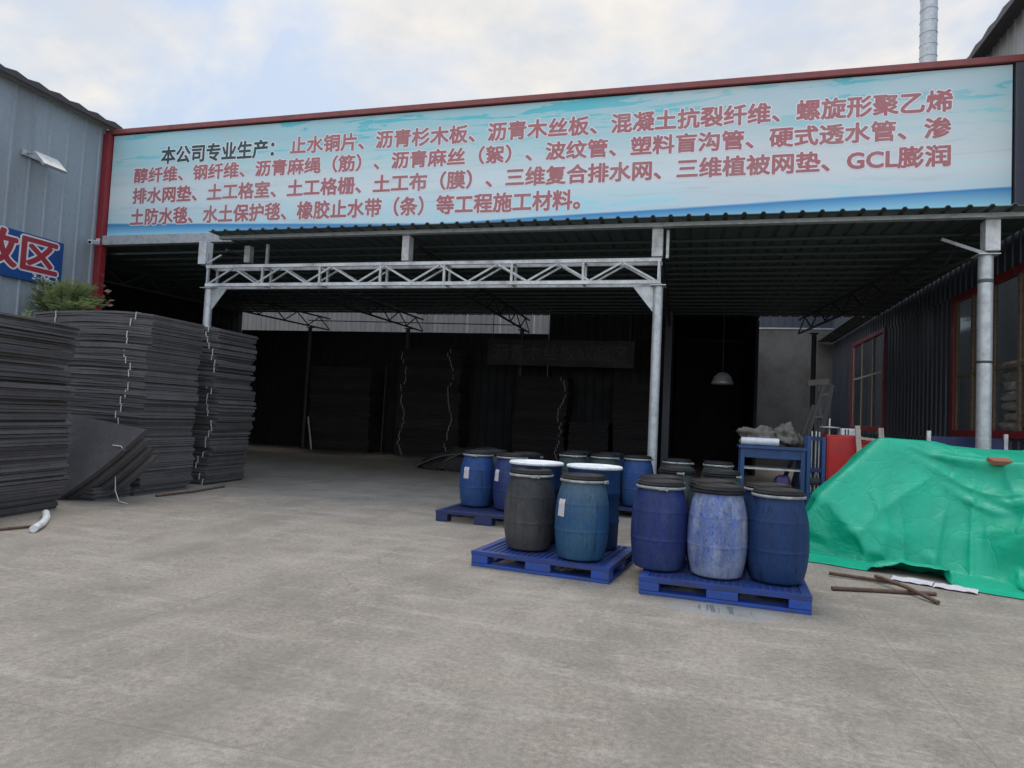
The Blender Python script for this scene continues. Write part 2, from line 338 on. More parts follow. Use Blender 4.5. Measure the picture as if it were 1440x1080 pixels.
def copy_tree(o, parent=None):
    c = o.copy(); C.objects.link(c); c.parent = parent
    if o.name in ORG: ORG[c.name] = ORG[o.name]
    for ch in o.children: copy_tree(ch, c)
    return c
def ribs(p0, p1, z0, z1, nrm, pitch=.3, rib=.03, depth=.022, thick=.02, mb=None):
    """vertical-ribbed sheet from p0 to p1 (2D), z0..z1, ribs towards nrm"""
    mb = mb or MB(); p0 = Vector((*p0,0)); p1 = Vector((*p1,0)); nv = Vector((*nrm,0)); Ln = (p1-p0).length; d = (p1-p0)/Ln
    prof = [(0,0)]; u = pitch/2
    while u+rib*2 < Ln:
        prof += [(u-rib,0),(u-rib*.45,depth),(u+rib*.45,depth),(u+rib,0)]; u += pitch
    prof.append((Ln,0))
    pr = [p0+d*a+nv*b for a, b in prof]; n = len(pr); bk = [p0-nv*thick, p1-nv*thick]
    vs = [v+Vector((0,0,z0)) for v in pr+bk]+[v+Vector((0,0,z1)) for v in pr+bk]; m = n+2
    fs = [(i,i+1,m+i+1,m+i) for i in range(n-1)]+[(n,n+1,m+n+1,m+n),(0,n,m+n,m),(n-1,n+1,m+n+1,m+n-1)]
    loop = list(range(n))+[n+1,n]
    fs += [tuple(loop), tuple(m+i for i in reversed(loop))]
    return mb.add(vs, fs)
def roof_sheet(x0, x1, y0, y1, z0, z1, pitch=.30, h=.035, thick=.012, mb=None):
    """ribs run along Y; thin closed sheet"""
    mb = mb or MB(); xs = []; u = x0
    while u < x1:
        for a, b in ((0,0),(.06,0),(.085,h),(.125,h),(.15,0)):
            if u+a <= x1: xs.append((u+a,b))
        u += pitch
    xs.append((x1,0)); n = len(xs); vs = []
    for (y, z) in ((y0,z0),(y1,z1)):
        vs += [(x,y,z+b+thick) for x, b in xs]+[(x,y,z+b) for x, b in xs]
    fs = []
    for i in range(n-1):
        fs += [(i,i+1,2*n+i+1,2*n+i), (n+i+1,n+i,3*n+i,3*n+i+1), (i+1,i,n+i,n+i+1), (2*n+i,2*n+i+1,3*n+i+1,3*n+i)]
    fs += [(0,2*n,3*n,n),(n-1,2*n-1,4*n-1,3*n-1)]
    return mb.add(vs, fs)
def text_mesh(body, x0, x1, zc, ch, y, offset=.012, sx=None):
    c = bpy.data.curves.new('text', 'FONT'); c.body = body; c.size = 1; c.offset = offset; c.resolution_u = 3; c.fill_mode = 'FRONT'
    o = bpy.data.objects.new('text', c); C.objects.link(o)
    me = bpy.data.meshes.new_from_object(o.evaluated_get(bpy.context.evaluated_depsgraph_get()))
    bpy.data.objects.remove(o); bpy.data.curves.remove(c)
    me.materials.clear()
    return me
def heavy(body, rad, n, dz):
    """a heavier weight: the glyphs laid n times round a small circle, each a hair behind the last"""
    me = text_mesh(body,0,0,0,0,0,0); k = len(me.vertices); a = np.empty(k*3); me.vertices.foreach_get('co', a); a = a.reshape(-1,3)
    fs = [tuple(p.vertices) for p in me.polygons]; vs = []; F = []
    for i in range(n+1):
        d = (0,0) if i == 0 else (rad*cos(2*pi*i/n+.3), rad*sin(2*pi*i/n+.3))
        vs += [(x+d[0], y+d[1], -dz*i) for x, y, _ in a]; F += [tuple(q+i*k for q in f) for f in fs]
    m2 = bpy.data.meshes.new('text'); m2.from_pydata(vs, [], F); m2.update(); bpy.data.meshes.remove(me); return m2
def text_pair(body, halo=.080, bold=.033):
    return heavy(body, bold, 8, .00005), heavy(body, halo, 12, .00005)
def bounds(me):
    a = np.empty(len(me.vertices)*3); me.vertices.foreach_get('co', a); a = a.reshape(-1,3); return a.min(0), a.max(0)
def fit_text(me, ref, x0, x1, zmid, h, frame):
    """scale text so that ref's width spans x0..x1 and CJK height h; frame maps (u,v)->world matrix"""
    lo, hi = bounds(ref); sx = (x1-x0)/(hi[0]-lo[0]); sz = h/.92
    for v in me.vertices:
        u = x0+(v.co.x-lo[0])*sx; z = zmid+(v.co.y-.36)*sz
        v.co = frame(u, z, v.co.z)
    me.update()

# ================================================================== SETTING
g = MB(); g.add([(-150,-60,0),(150,-60,0),(150,200,0),(-150,200,0)], [(0,1,2,3)])
put(part('ground', g, ground_mat()), kind='structure')

ROOF = 5.06            # underside of the canopy roof
# ---- grey building on the left
b = thing('metal_building', 'tall grey ribbed metal building at the left with a blue sign on its wall', 'building', (-14,9,0))
part('wall', ribs((-14,12.86), (-14,3.0), 0, 7.98, (1,0), .42, .035, .028), 'grey_sheet', b)
m = MB(); ribs((-14.02,3.0), (-22,3.0), 0, 7.98, (0,-1), .42, .035, .028, mb=m); part('wall', m, 'grey_sheet', b)
m = MB(); n = 42
pts = [];  y0, y1 = 2.8, 13.0
for k in range(n+1):
    y = y0+(y1-y0)*k/n
    pts.append((y, .05*(1 if k % 2 else 0)))
vs = []
for x, dz in ((-13.72,0),(-22,1.5)):
    for y, hz in pts: vs.append((x,y,8.08+dz+hz))
    for y, hz in pts: vs.append((x,y,7.99+dz))
q = n+1; fs = []
for k in range(n): fs += [(k,2*q+k,2*q+k+1,k+1),(q+k,q+k+1,3*q+k+1,3*q+k),(k,k+1,q+k+1,q+k)]
m.add(vs, fs); part('roof', m, 'eave_sheet', b)
# ---- blue sign on it
s = thing('blue_sign', 'blue wall sign with red white-edged characters on the grey ribbed wall', 'sign', (-13.9,10.2,4.45))
part('panel', MB().box((-13.97,8.55,3.93),(-13.92,11.86,4.93)), 'sign_blue', s)
fr = lambda dx: (lambda u, z, d: Vector((-13.918+dx+d, u, z)))
for body, x0, x1, zc, h, nm in (('存放区', 8.95, 11.72, 4.50, .74, 'letter_red'), ('3-06-1', 11.18, 11.76, 4.05, .13, 'letter_white')):
    a, hl = text_pair(body, .075 if nm == 'letter_red' else .03, .032)
    ref = text_mesh(body,0,0,0,0,0,0)
    if nm == 'letter_red':
        fit_text(hl, ref, x0, x1, zc, h, fr(0)); pw = part('lettering', hl, 'letter_white', s)
        fit_text(a, ref, x0, x1, zc, h, fr(.003)); part('lettering', a, 'letter_red', s)
    else:
        fit_text(a, ref, x0, x1, zc, h*1.2, fr(0)); part('lettering', a, 'letter_white', s)
# ---- floodlight
f = thing('floodlight', 'pale rectangular floodlight tilted down from a bracket high on the grey wall', 'lamp', (-13.97,11.45,6.6))
m = MB(); c = Vector((-13.52,11.05,6.47)); ax = Vector((0,1,0)); dn = Vector((.42,0,-.40)).normalized(); nn = ax.cross(dn)
def obox(mb, c, a, b_, n_, sa, sb, sn):
    P = lambda i,j,k: c+a*i*sa/2+b_*j*sb/2+n_*k*sn/2
    return mb.hexa([P(-1,-1,-1),P(1,-1,-1),P(1,1,-1),P(-1,1,-1),P(-1,-1,1),P(1,-1,1),P(1,1,1),P(-1,1,1)])
part('housing', obox(MB(), c, ax, dn, nn, .54, .42, .07), 'galv', f, bevel=.01)
part('lens', obox(MB(), c-nn*.037 if nn.z > 0 else c+nn*.037, ax, dn, nn, .46, .34, .008), 'lens', f)
part('bracket', MB().bar((-13.98,10.85,6.62),(-13.64,10.85,6.62),.04,.03).bar((-13.98,11.25,6.62),(-13.64,11.25,6.62),.04,.03).bar((-13.95,10.75,6.62),(-13.95,11.35,6.62),.04,.12), 'galv', f)
# ---- front fascia: red edged parapet that carries the banner
fa = thing('fascia_wall', 'long parapet wall over the shed front edged in red metal', 'wall', (-4.4,12.95,5.3))
part('backing', MB().box((-13.86,12.90,5.36),(5.1,13.0,7.84)), 'dark_sheet', fa)
part('top_trim', MB().box((-14.0,12.78,7.842),(5.165,13.06,7.96)), 'red_trim', fa, bevel=.012)
part('corner_post', MB().box((-13.995,12.72,0),(-13.815,12.895,7.84)), 'red_paint', fa, bevel=.01)
part('corner_post', MB().box((4.965,12.80,5.16),(5.11,12.895,7.84)), 'navy_sheet', fa, bevel=.01)
part('sill_beam', MB().box((-13.81,12.74,5.13),(-10.0,12.89,5.355)), 'galv', fa, bevel=.008)
part('sill_beam', MB().box((-9.996,12.84,5.20),(4.96,12.89,5.33)), 'galv', fa, bevel=.008)
# ---- banner
bn = thing('advertising_banner', 'long printed banner of pale sea and sky with red product lettering', 'banner', (-4.4,12.88,6.6))
NXB = 120; m = MB(); rows = 16; vs = []
for j in range(rows+1):
    for i in range(NXB+1):
        u = i/NXB; v = j/rows; x = -13.79+u*18.72; z = 5.37+v*2.45
        vs.append((x, 12.845+.0012*noise.noise(Vector((x*.9, z*1.4, 3)))*min(1,6*min(u,1-u,v,1-v)), z))
m.add(vs, [(j*(NXB+1)+i, j*(NXB+1)+i+1, (j+1)*(NXB+1)+i+1, (j+1)*(NXB+1)+i) for j in range(rows) for i in range(NXB)], True)
p = part('printed_sheet', m, 'banner', None); p.parent = bn; p.matrix_parent_inverse = Matrix.Translation(-ORG[bn.name])
for body, x0, x1, zc, h, mt in (
  ('本公司专业生产：', -12.36, -9.32, 7.25, .40, 'banner_dark'),
  ('止水铜片、沥青杉木板、沥青木丝板、混凝土抗裂纤维、螺旋形聚乙烯', -8.89, 4.04, 7.27, .37, 'banner_red'),
  ('醇纤维、钢纤维、沥青麻绳（筋）、沥青麻丝（絮）、波纹管、塑料盲沟管、硬式透水管、渗', -13.10, 4.02, 6.80, .35, 'banner_red'),
  ('排水网垫、土工格室、土工格栅、土工布（膜）、三维复合排水网、三维植被网垫、GCL膨润', -13.10, 4.02, 6.31, .365, 'banner_red'),
  ('土防水毯、水土保护毯、橡胶止水带（条）等工程施工材料。', -13.12, -2.34, 5.80, .385, 'banner_red')):
    a, hl = text_pair(body); ref = text_mesh(body,0,0,0,0,0,0)
    fit_text(hl, ref, x0, x1, zc, h, lambda u, z, d: Vector((u,12.8425-d,z)))
    fit_text(a, ref, x0, x1, zc, h, lambda u, z, d: Vector((u,12.8405-d,z)))
    o = part('text_line', a, mt, bn); ho = part('outline', hl, 'banner_halo', o)
# ---- workshop on the right
wk = thing('workshop_building', 'tall ribbed metal workshop with red framed windows forming the right side', 'building', (5.2,20,0))
XR = 5.2
W = [(12.15,16.2,1.54,4.47),(21.6,25.85,1.60,4.62)]
m = MB()
ribs((XR,29.5),(XR,11.9),0,1.5,(-1,0),.30,.03,.026,mb=m)
ribs((XR,12.11),(XR,11.9),1.503,4.497,(-1,0),.30,.03,.026,mb=m)
part('wall', m, 'navy_sheet', wk)
m = MB()
for y1, y0 in ((29.5,25.89),(21.56,16.24)): ribs((XR,y1),(XR,y0),1.503,4.497,(-1,0),.30,.03,.026,mb=m)
ribs((XR,29.5),(XR,11.9),4.5,5.186,(-1,0),.30,.03,.026,mb=m)
ribs((XR,29.5),(XR,19.0),5.189,8.92,(-1,0),.30,.03,.026,mb=m)  # upper rear wall takes navy: shade put into the sheet colour
part('wall', m, 'navy_sheet', wk)
part('wall', ribs((XR,18.99),(XR,11.9),5.189,8.92,(-1,0),.30,.03,.026), 'pale_sheet', wk)
part('wall', ribs((5.22,11.9),(12,11.9),0,8.92,(0,-1),.30,.03,.026), 'grey_sheet', wk)
def eave(xa, za, xb, zb, y0=11.6, y1=29.8, n=60):
    pts = [(y0+(y1-y0)*k/n, .05*(k % 2)) for k in range(n+1)]; vs = []; q = n+1; fs = []
    for x, z in ((xa,za),(xb,zb)):
        for y, hz in pts: vs.append((x,y,z+.1+hz))
        for y, hz in pts: vs.append((x,y,z))
    for k in range(n): fs += [(k,k+1,2*q+k+1,2*q+k),(q+k,3*q+k,3*q+k+1,q+k+1),(k,q+k,q+k+1,k+1)]
    return MB().add(vs, fs)
zr = lambda x: 8.84+(x-4.88)*.382
part('roof', eave(4.88, zr(4.88), 5.5, zr(5.5)), 'eave_sheet', wk)
part('roof', eave(7.55, zr(7.55), 12, zr(12)), 'eave_sheet', wk)
part('added_skylight', MB().hexa([(5.5,12.1,zr(5.5)+.02),(7.55,12.1,zr(7.55)+.02),(7.55,18.4,zr(7.55)+.02),(5.5,18.4,zr(5.5)+.02),(5.5,12.1,zr(5.5)+.025),(7.55,12.1,zr(7.55)+.025),(7.55,18.4,zr(7.55)+.025),(5.5,18.4,zr(5.5)+.025)]), 'glass', wk)  # unseen roof opening, added to bring sky light onto the sacks
part('roof', MB().hexa([(5.5,18.41,zr(5.5)),(7.55,18.41,zr(7.55)),(7.55,29.8,zr(7.55)),(5.5,29.8,zr(5.5)),(5.5,18.41,zr(5.5)+.1),(7.55,18.41,zr(7.55)+.1),(7.55,29.8,zr(7.55)+.1),(5.5,29.8,zr(5.5)+.1)]), 'eave_sheet', wk)
part('room_shell', MB().box((7.6,12.0,0),(7.7,29.4,9.6)).box((5.3,18.5,.01),(7.6,18.6,8.9)), 'pale_sheet', wk)
for wi, (y0, y1, z0, z1) in enumerate(W):
    fw = .13; X0, X1 = XR-.05, XR+.06
    fo = MB().box((X0,y0-fw*.3,z0),(X1,y0+fw,z1)).box((X0,y1-fw,z0),(X1,y1+fw*.3,z1)).box((X0-.004,y0+fw+.002,z0),(X1,y1-fw-.002,z0+fw)).box((X0-.004,y0+fw+.002,z1-fw),(X1,y1-fw-.002,z1))
    wo = part('window', fo, 'red_paint', wk, bevel=.008)
    zm = z0+1.25 if wi == 0 else z0+1.75
    mu = MB(); k = 4 if wi == 0 else 3
    for i in range(1, k):
        y = y0+(y1-y0)*i/k; mu.box((XR-.02,y-.045,z0+fw),(XR+.035,y+.045,z1-fw))
    mu.box((XR-.02,y1-fw-.08,z0+fw),(XR+.035,y1-fw,z1-fw))
    for i in range(k):
        a = y0+(y1-y0)*i/k+(.046 if i else fw); c_ = y0+(y1-y0)*(i+1)/k-(.046 if i < k-1 else fw+.081)
        mu.box((XR-.012,a,zm-.03),(XR+.03,c_,zm+.03))
    part('mullion', mu, 'wood' if wi == 0 else 'pale_wood', wo)
    part('pane', MB().box((XR+.010,y0+fw,z0+fw),(XR+.014,y1-fw,z1-fw)), 'glass', wo)
# sacks behind the big window
tb = thing('storage_bench', 'plank bench carrying the sacks behind the red framed window', 'bench', (5.9,14,0))
part('plank_top', MB().box((5.32,12.8,1.38),(6.3,15.2,1.44)), 'wood', tb)
for x in (5.40,6.2):
    for y in (12.9,15.1): part('leg', MB().box((x-.04,y-.04,0),(x+.04,y+.04,1.379)), 'wood', tb)
def lump(sx, sy, sz, seed, amp=.18, n=20, sq=.7):
    mb = MB(); vs = []; rings = n//2
    for i in range(rings+1):
        th = pi*i/rings
        for k in range(n):
            ph = 2*pi*k/n
            f = lambda t: math.copysign(abs(t)**sq, t)
            p = Vector((f(cos(ph))*f(sin(th)), f(sin(ph))*f(sin(th)), f(cos(th))))
            d = 1+amp*noise.noise(p*1.6+Vector((seed*7.1,0,0)))+amp*.5*noise.noise(p*4+Vector((seed*3.3,5,0)))
            vs.append((p.x*sx*d, p.y*sy*d, p.z*sz*(1+(d-1)*.8)))
    fs = [(i*n+k, (i+1)*n+k, (i+1)*n+(k+1)%n, i*n+(k+1)%n) for i in range(rings) for k in range(n)]
    mb.add(vs, fs, True); return mb
sk = [lump(.42,.34,.115,i,.22).mesh('sack') for i in range(5)]
for c_ in range(2):
    for l in range(8):
        o = bpy.data.objects.new('sack', random.choice(sk)); C.objects.link(o)
        if not o.data.materials: o.data.materials.append(M['sack'])
        o.location = (5.66+random.uniform(-.04,.04), 13.25+c_*.74+random.uniform(-.04,.04), 1.55+l*.185); o.rotation_euler = (random.uniform(-.06,.06), random.uniform(-.06,.06), pi/2+random.uniform(-.12,.12))
        lab = 'pale grey woven sack in the pile behind the red framed window'
        put(o, lab, 'sack', 'sacks stacked behind the window')
for me in sk:
    if not me.materials: me.materials.append(M['sack'])
# ---- chimney
ch = thing('metal_chimney', 'silver metal flue pipe rising behind the right end of the red parapet', 'chimney', (4.56,16,5.2))
m = MB(); m.tube([(4.56,16,5.21),(4.56,16,13.5)], .165, 24); part('pipe', m, 'galv', ch)
m = MB()
for k in range(28):
    z = 6+k*.262; m.lathe([(.166,z-.01),(.176,z),(.166,z+.01)], 24, (4.56,16,0))
part('seam_rings', m, 'galv', ch)
part('flashing', MB().lathe([(.45,5.20),(.30,5.24),(.20,5.42),(.166,5.45)], 24, (4.56,16,0)), 'galv', ch)
# ---- the shed: roof, beams, posts, trusses
sh = thing('open_shed', 'deep open-fronted shed with a dark corrugated roof on silver pipe posts', 'shed', (-4.4,17,0))
part('roof', roof_sheet(-9.95, 5.165, 11.72, 22.84, ROOF, ROOF+.03), 'teal_sheet', sh)
part('roof', roof_sheet(-17.62, -9.96, 12.93, 22.84, ROOF+.10, ROOF+.10), 'teal_sheet', sh)
part('roof', roof_sheet(4.55, 5.165, 22.86, 29.4, ROOF+.03, ROOF+.03), 'teal_sheet', sh)  # extra roof strip, added to darken the wall at the back right
part('front_beam', MB().box((-9.93,12.02,4.99),(4.85,12.09,5.10-.042)).box((-9.93,12.092,4.99),(4.85,12.16,5.01)), 'galv', sh)
m = MB(); pu = []
y = 13.2
while y < 22.4:
    pu.append(part('purlin', MB().box((-17.4 if y > 13.1 else -9.9, y, 5.005),(5.1,y+.04,ROOF-.006)), 'teal_sheet', sh)); y += .58
def post(x, y, h, r, mat='galv'):
    o = part('post', MB().tube([(x,y,0),(x,y,h)], r, 20), mat, sh)
    part('flange', MB().box((x-r-.05,y-r-.05,h),(x+r+.05,y+r+.05,h+.015)), mat, o)
    part('base_plate', MB().lathe([(r+.002,.001),(r+.09,.001),(r+.09,.015),(r+.002,.016)], 4, (x,y,0)), mat, o)
    return o
for x, y, h in ((-10.27,12.25,3.96),(-.74,12.25,3.96)): post(x, y, h, .085)
pr = post(4.36, 12.25, 4.42, .105)
part('band', MB().lathe([(.106,3.98),(.110,3.99),(.110,4.03),(.106,4.04)], 20, (4.36,12.25,0)), 'teal_sheet', pr)
part('band', MB().lathe([(.106,2.70),(.112,2.705),(.112,2.735),(.106,2.74)], 20, (4.36,12.25,0)), 'steel_dark', pr)
for x, y, h in ((-5.79,22,4.45),(-9.97,22,4.45),(-13.9,22,4.45),(3.34,22,4.45)): post(x, y, h, .07, 'steel_dark')
# short box posts between truss and beam
for x, ww in ((-10.43,.19),(-5.66,.15),(-.78,.19),(4.42,.21)):
    part('box_post', MB().box((x-ww/2,12.14,4.485),(x+ww/2,12.36,4.985)), 'white_galv', sh, bevel=.006)
part('box_post', MB().box((-.63,12.25,4.48),(-.58,12.35,4.985)), 'white_galv', sh)
part('box_post', MB().box((-9.72,12.6,4.62),(-9.58,12.74,4.985)), 'white_galv', sh)
part('box_post', MB().box((-9.10,12.5,4.50),(-9.05,12.56,4.985)), 'white_galv', sh)
# gussets under the front truss
for x, s_ in ((-10.27,1),(-.74,-1)):
    a = x+s_*.088
    m = MB(); v = [(a,12.24,3.955),(a+s_*.36,12.24,3.955),(a,12.24,3.50)]
    v += [(p[0],12.262,p[2]) for p in v]
    m.add(v, [(0,1,2),(5,4,3),(0,3,4,1),(1,4,5,2),(2,5,3,0)]); part('gusset', m, 'galv', sh)
# front box truss
tr = part('front_truss', MB().box((-10.33,12.17,4.40),(-.70,12.23,4.465)).box((-10.33,12.17,4.0),(-.70,12.23,4.065)).box((-10.33,12.47,4.40),(-.70,12.53,4.465)).box((-10.33,12.47,4.0),(-.70,12.53,4.065)), 'white_galv', sh)
x0, x1 = -10.25, -.80; nseg = 16
for yy in (12.2, 12.5):
    m = MB()
    for k in range(nseg):
        a = x0+(x1-x0)*k/nseg; c_ = x0+(x1-x0)*(k+1)/nseg
        p, q_ = ((a,yy,4.066),(c_,yy,4.399)) if k % 2 == 0 else ((a,yy,4.399),(c_,yy,4.066))
        part('web_bar', MB().bar(p, q_, .034, .034, (0,1,0)), 'galv', tr)
    for k in range(8):
        a = -10.29+(9.55)*k/7
        part('upright', MB().box((a-.022,yy-.026,4.067),(a+.022,yy+.026,4.398)), 'galv', tr)
for k in range(8):
    a = -10.29+(9.55)*k/7
    part('cross_bar', MB().box((a-.02,12.232,4.01),(a+.02,12.468,4.05)).box((a-.02,12.232,4.41),(a+.02,12.468,4.45)), 'galv', tr)
# trusses running back to the rear posts
def long_truss(p, q, zb=4.50, zt=4.93, n=16):
    p = Vector((*p,0)); q = Vector((*q,0)); at = lambda t, z: tuple(p+(q-p)*t+Vector((0,0,z)))
    o = part('long_truss', MB().bar(at(0,zb),at(1,zb),.05).bar(at(0,zt),at(1,zt),.05), 'steel_dark', sh)
    m = MB()
    for k in range(n):
        a, c_ = k/n, (k+1)/n
        m.bar(at(a,zb+.026 if k % 2 == 0 else zt-.026), at(c_,zt-.026 if k % 2 == 0 else zb+.026), .03)
    part('web_bars', m, 'steel_dark', o)
long_truss((-10.27,12.7),(-9.85,23.0)); long_truss((-5.66,12.7),(-5.80,23.0)); long_truss((-.76,12.7),(-.9,21.8)); long_truss((4.36,12.45),(2.95,22.4)); long_truss((-14.9,13.1),(-13.7,23.0))
part('brace', MB().bar((4.34,12.15,4.43),(3.85,12.6,4.80),.05), 'galv', sh)
part('brace', MB().bar((-10.27,12.1,4.47),(-9.9,12.1,4.66),.03).bar((-10.25,12.1,4.47),(-10.25,12.1,4.70),.03), 'galv', sh)
part('tie_rod', MB().bar((-14.0,22.0,4.72),(-5.8,22.0,4.62),.03), 'steel_dark', sh)
# walls closing the shed at the back and the far left
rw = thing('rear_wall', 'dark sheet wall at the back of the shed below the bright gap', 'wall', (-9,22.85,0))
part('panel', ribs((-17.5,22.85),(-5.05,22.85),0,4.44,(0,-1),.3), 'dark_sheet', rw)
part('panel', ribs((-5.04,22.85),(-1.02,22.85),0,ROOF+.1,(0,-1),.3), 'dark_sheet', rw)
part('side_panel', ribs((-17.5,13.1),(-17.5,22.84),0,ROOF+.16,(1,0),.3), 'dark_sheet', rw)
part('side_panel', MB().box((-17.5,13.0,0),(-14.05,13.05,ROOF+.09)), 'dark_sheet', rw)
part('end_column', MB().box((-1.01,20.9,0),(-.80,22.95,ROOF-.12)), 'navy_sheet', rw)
rb = thing('rear_building', 'pale ribbed metal building glimpsed through the gap above the rear wall', 'building', (-8,30,0))
m = MB(); x = -30
while x < -1.1:
    ribs((x,27.0),(min(x+1.45,-1.1),27.0),0,8.5,(0,-1),.24,.02,.015,mb=m); x += 1.462
part('wall', m, 'aged_sheet', rb)
part('wall', ribs((1.87,31),(9,31),0,9,(0,-1),.3), 'navy_sheet', rb)
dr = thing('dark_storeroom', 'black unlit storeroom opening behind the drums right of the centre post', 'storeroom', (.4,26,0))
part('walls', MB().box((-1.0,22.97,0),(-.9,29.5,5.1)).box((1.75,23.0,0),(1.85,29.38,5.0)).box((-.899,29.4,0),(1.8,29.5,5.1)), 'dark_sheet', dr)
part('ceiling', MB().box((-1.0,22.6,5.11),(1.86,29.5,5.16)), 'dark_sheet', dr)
cw = thing('concrete_wall', 'stained bare concrete wall at the back right of the shed', 'wall', (3.8,29.6,0))
m = MB(); vs = []
part('slab', MB().box((1.90,29.45,0),(5.18,29.65,5.62)), 'concrete_wall', cw)
part('coping', MB().box((1.90,29.42,5.622),(5.18,29.67,5.68)), 'galv', cw)
pl = thing('pendant_lamp', 'pale dome lamp shade hanging in the dark storeroom doorway', 'lamp', (.66,20.5,4.9))
part('shade', MB().lathe([(.05,.34),(.12,.33),(.24,.22),(.30,.06),(.31,0),(.295,0),(.23,.20),(.10,.31),(.05,.32)], 28, (.68,20.5,2.74)), 'galv', pl)
part('cord', MB().bar((.68,20.5,3.07),(.68,20.5,4.94),.015), 'steel_dark', pl)
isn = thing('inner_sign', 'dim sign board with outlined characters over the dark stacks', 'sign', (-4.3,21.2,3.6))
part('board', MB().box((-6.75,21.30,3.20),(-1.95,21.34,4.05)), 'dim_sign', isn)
body = '沥青木丝板成品区'; a, hl = text_pair(body, .03, .02); ref = text_mesh(body,0,0,0,0,0,0)
fit_text(a, ref, -6.55, -2.15, 3.63, .50, lambda u, z, d: Vector((u,21.293-d,z))); part('lettering', a, 'dim_letter', isn)
part('hanger', MB().bar((-6.6,21.32,4.05),(-6.6,21.32,4.94),.02).bar((-2.1,21.32,4.05),(-2.1,21.32,4.94),.02), 'steel_dark', isn)
cm = thing('security_camera', 'small white security camera on the red corner post', 'camera', (-13.8,12.7,5.1))
part('body', MB().bar((-13.86,12.66,5.17),(-13.66,12.28,5.08),.10,.10), 'white_plastic', cm, bevel=.015)
part('bracket', MB().bar((-13.9,12.72,5.20),(-13.82,12.58,5.17),.04).box((-13.95,12.70,5.12),(-13.85,12.72,5.28)), 'white_plastic', cm)
part('lens', MB().tube([(-13.665,12.29,5.082),(-13.650,12.262,5.075)], .03, 12), 'lid_black', cm)

# ================================================================== FOAM BOARD STACKS
def slab_mesh(Lx, Ly, t, layers, bow, rnd, nx=10):
    mb = MB(); lt = t/layers
    for l in range(layers):
        ins = .016 if l == 0 else 0
        ox, oy = rnd.gauss(0,.008), rnd.gauss(0,.008); ex = rnd.uniform(-.012,.012); ph = rnd.uniform(0,6); z0 = l*lt+.001; z1 = (l+1)*lt-.0025
        vs = []
        for i in range(nx+1):
            u = i/nx*2-1; x = u*(Lx/2+ex-ins)+ox
            dz = -bow*u*u+.004*sin(u*5+ph)
            for yy in (-1,1):
                y = yy*(Ly/2-ins+.006*sin(u*4+ph+yy))+oy; d2 = dz-.0*yy
                vs += [(x,y,z0+d2),(x,y,z1+d2)]
        fs = []
        for i in range(nx):
            a = i*4; b_ = a+4
            fs += [(a,a+1,b_+1,b_),(a+1,a+3,b_+3,b_+1),(a+3,a+2,b_+2,b_+3),(a+2,a,b_,b_+2)]
        e = nx*4; fs += [(0,2,3,1),(e,e+1,e+3,e+2)]
        mb.add(vs, fs)
    return mb
def string_mesh(kind, pos, Lx, Ly, t, bow):
    """thin cord round one edge of a bundle; kind 'y-' front long edge, 'x+' right end"""
    u = pos/(Lx/2); dz = -bow*u*u; m = MB(); w_ = .007
    z0, z1 = dz-.003, t+dz+.003
    y = -Ly/2-.022; j = .012*sin(pos*91)
    m.hexa([(pos-w_,y,z0),(pos+w_,y,z0),(pos+w_,y+.01,z0),(pos-w_,y+.01,z0),(pos-w_+j,y,z1),(pos+w_+j,y,z1),(pos+w_+j,y+.01,z1),(pos-w_+j,y+.01,z1)])
    m.hexa([(pos-w_+j,y,z1),(pos+w_+j,y,z1),(pos+w_+j,y+.35,z1),(pos-w_+j,y+.35,z1),(pos-w_+j,y,z1+.004),(pos+w_+j,y,z1+.004),(pos+w_+j,y+.35,z1+.004),(pos-w_+j,y+.35,z1+.004)])
    return m
def stack(cx, cy, Lx, Ly, n, t, rz, lab, group, strings=(), bowtop=0, lean=(0,0), jit=.03, seed=1, only=None, top=None, layers=3):
    r = random.Random(seed); z = 0
    drift = 0; dr2 = 0
    for k in range(n):
        f = k/max(1,n-1); bow = bowtop*f**1.3
        tt = t*r.uniform(.88,1.12)
        drift = drift*.8+r.gauss(0,jit*.6); dr2 = dr2*.8+r.gauss(0,jit*.6)
        nm = bpy.data.objects.new('foam_board_bundle', slab_mesh(Lx+r.gauss(0,.015), Ly+r.gauss(0,.015), tt, layers, bow, r).mesh('foam_board_bundle')); C.objects.link(nm)
        nm.data.materials.append(M['foam_shaded' if group == GI else 'foam'])
        nm.location = (cx+lean[0]*f**1.5+drift, cy+lean[1]*f**1.5+dr2, z+.002+(bow if bowtop < 0 else 0)); nm.rotation_euler.z = rz+r.gauss(0,.008)
        if k == 0: l_ = 'bottom board bundle of '+lab
        elif k == n-1: l_ = 'topmost board bundle of '+lab
        else: l_ = 'middle board bundle of '+lab
        put(nm, l_, 'foam boards', group)
        for sp in strings:
            if only and not only(k, sp): continue
            if r.random() < .12: continue
            so_ = bpy.data.objects.new('string', string_mesh('y', sp+.09*sin(k*.55+seed)+r.gauss(0,.02), Lx, Ly, tt, bow).mesh('string')); so_.data.materials.append(M['string']); C.objects.link(so_); so_.parent = nm
        z += tt
    return z
GP = 'foam boards piled at the left of the yard'; GI = 'foam boards piled inside the shed'
stack(-8.62,5.84,1.45,2.55,24,.104,R(9),'the nearest left stack, cut by the photo edge',GP,(),.05,(-.02,0),.04,11)
stack(-9.55,9.24,2.35,1.18,27,.109,R(1),'the tall left stack under the feathery tree',GP,(-.72,.80),.055,(.02,0),.035,5, only=lambda k, sp: sp > 0 or k > 22)
stack(-9.72,11.00,2.25,1.18,29,.1015,R(3),'the outward leaning left stack by the silver post',GP,(1.0,),.06,(.16,0),.042,9)
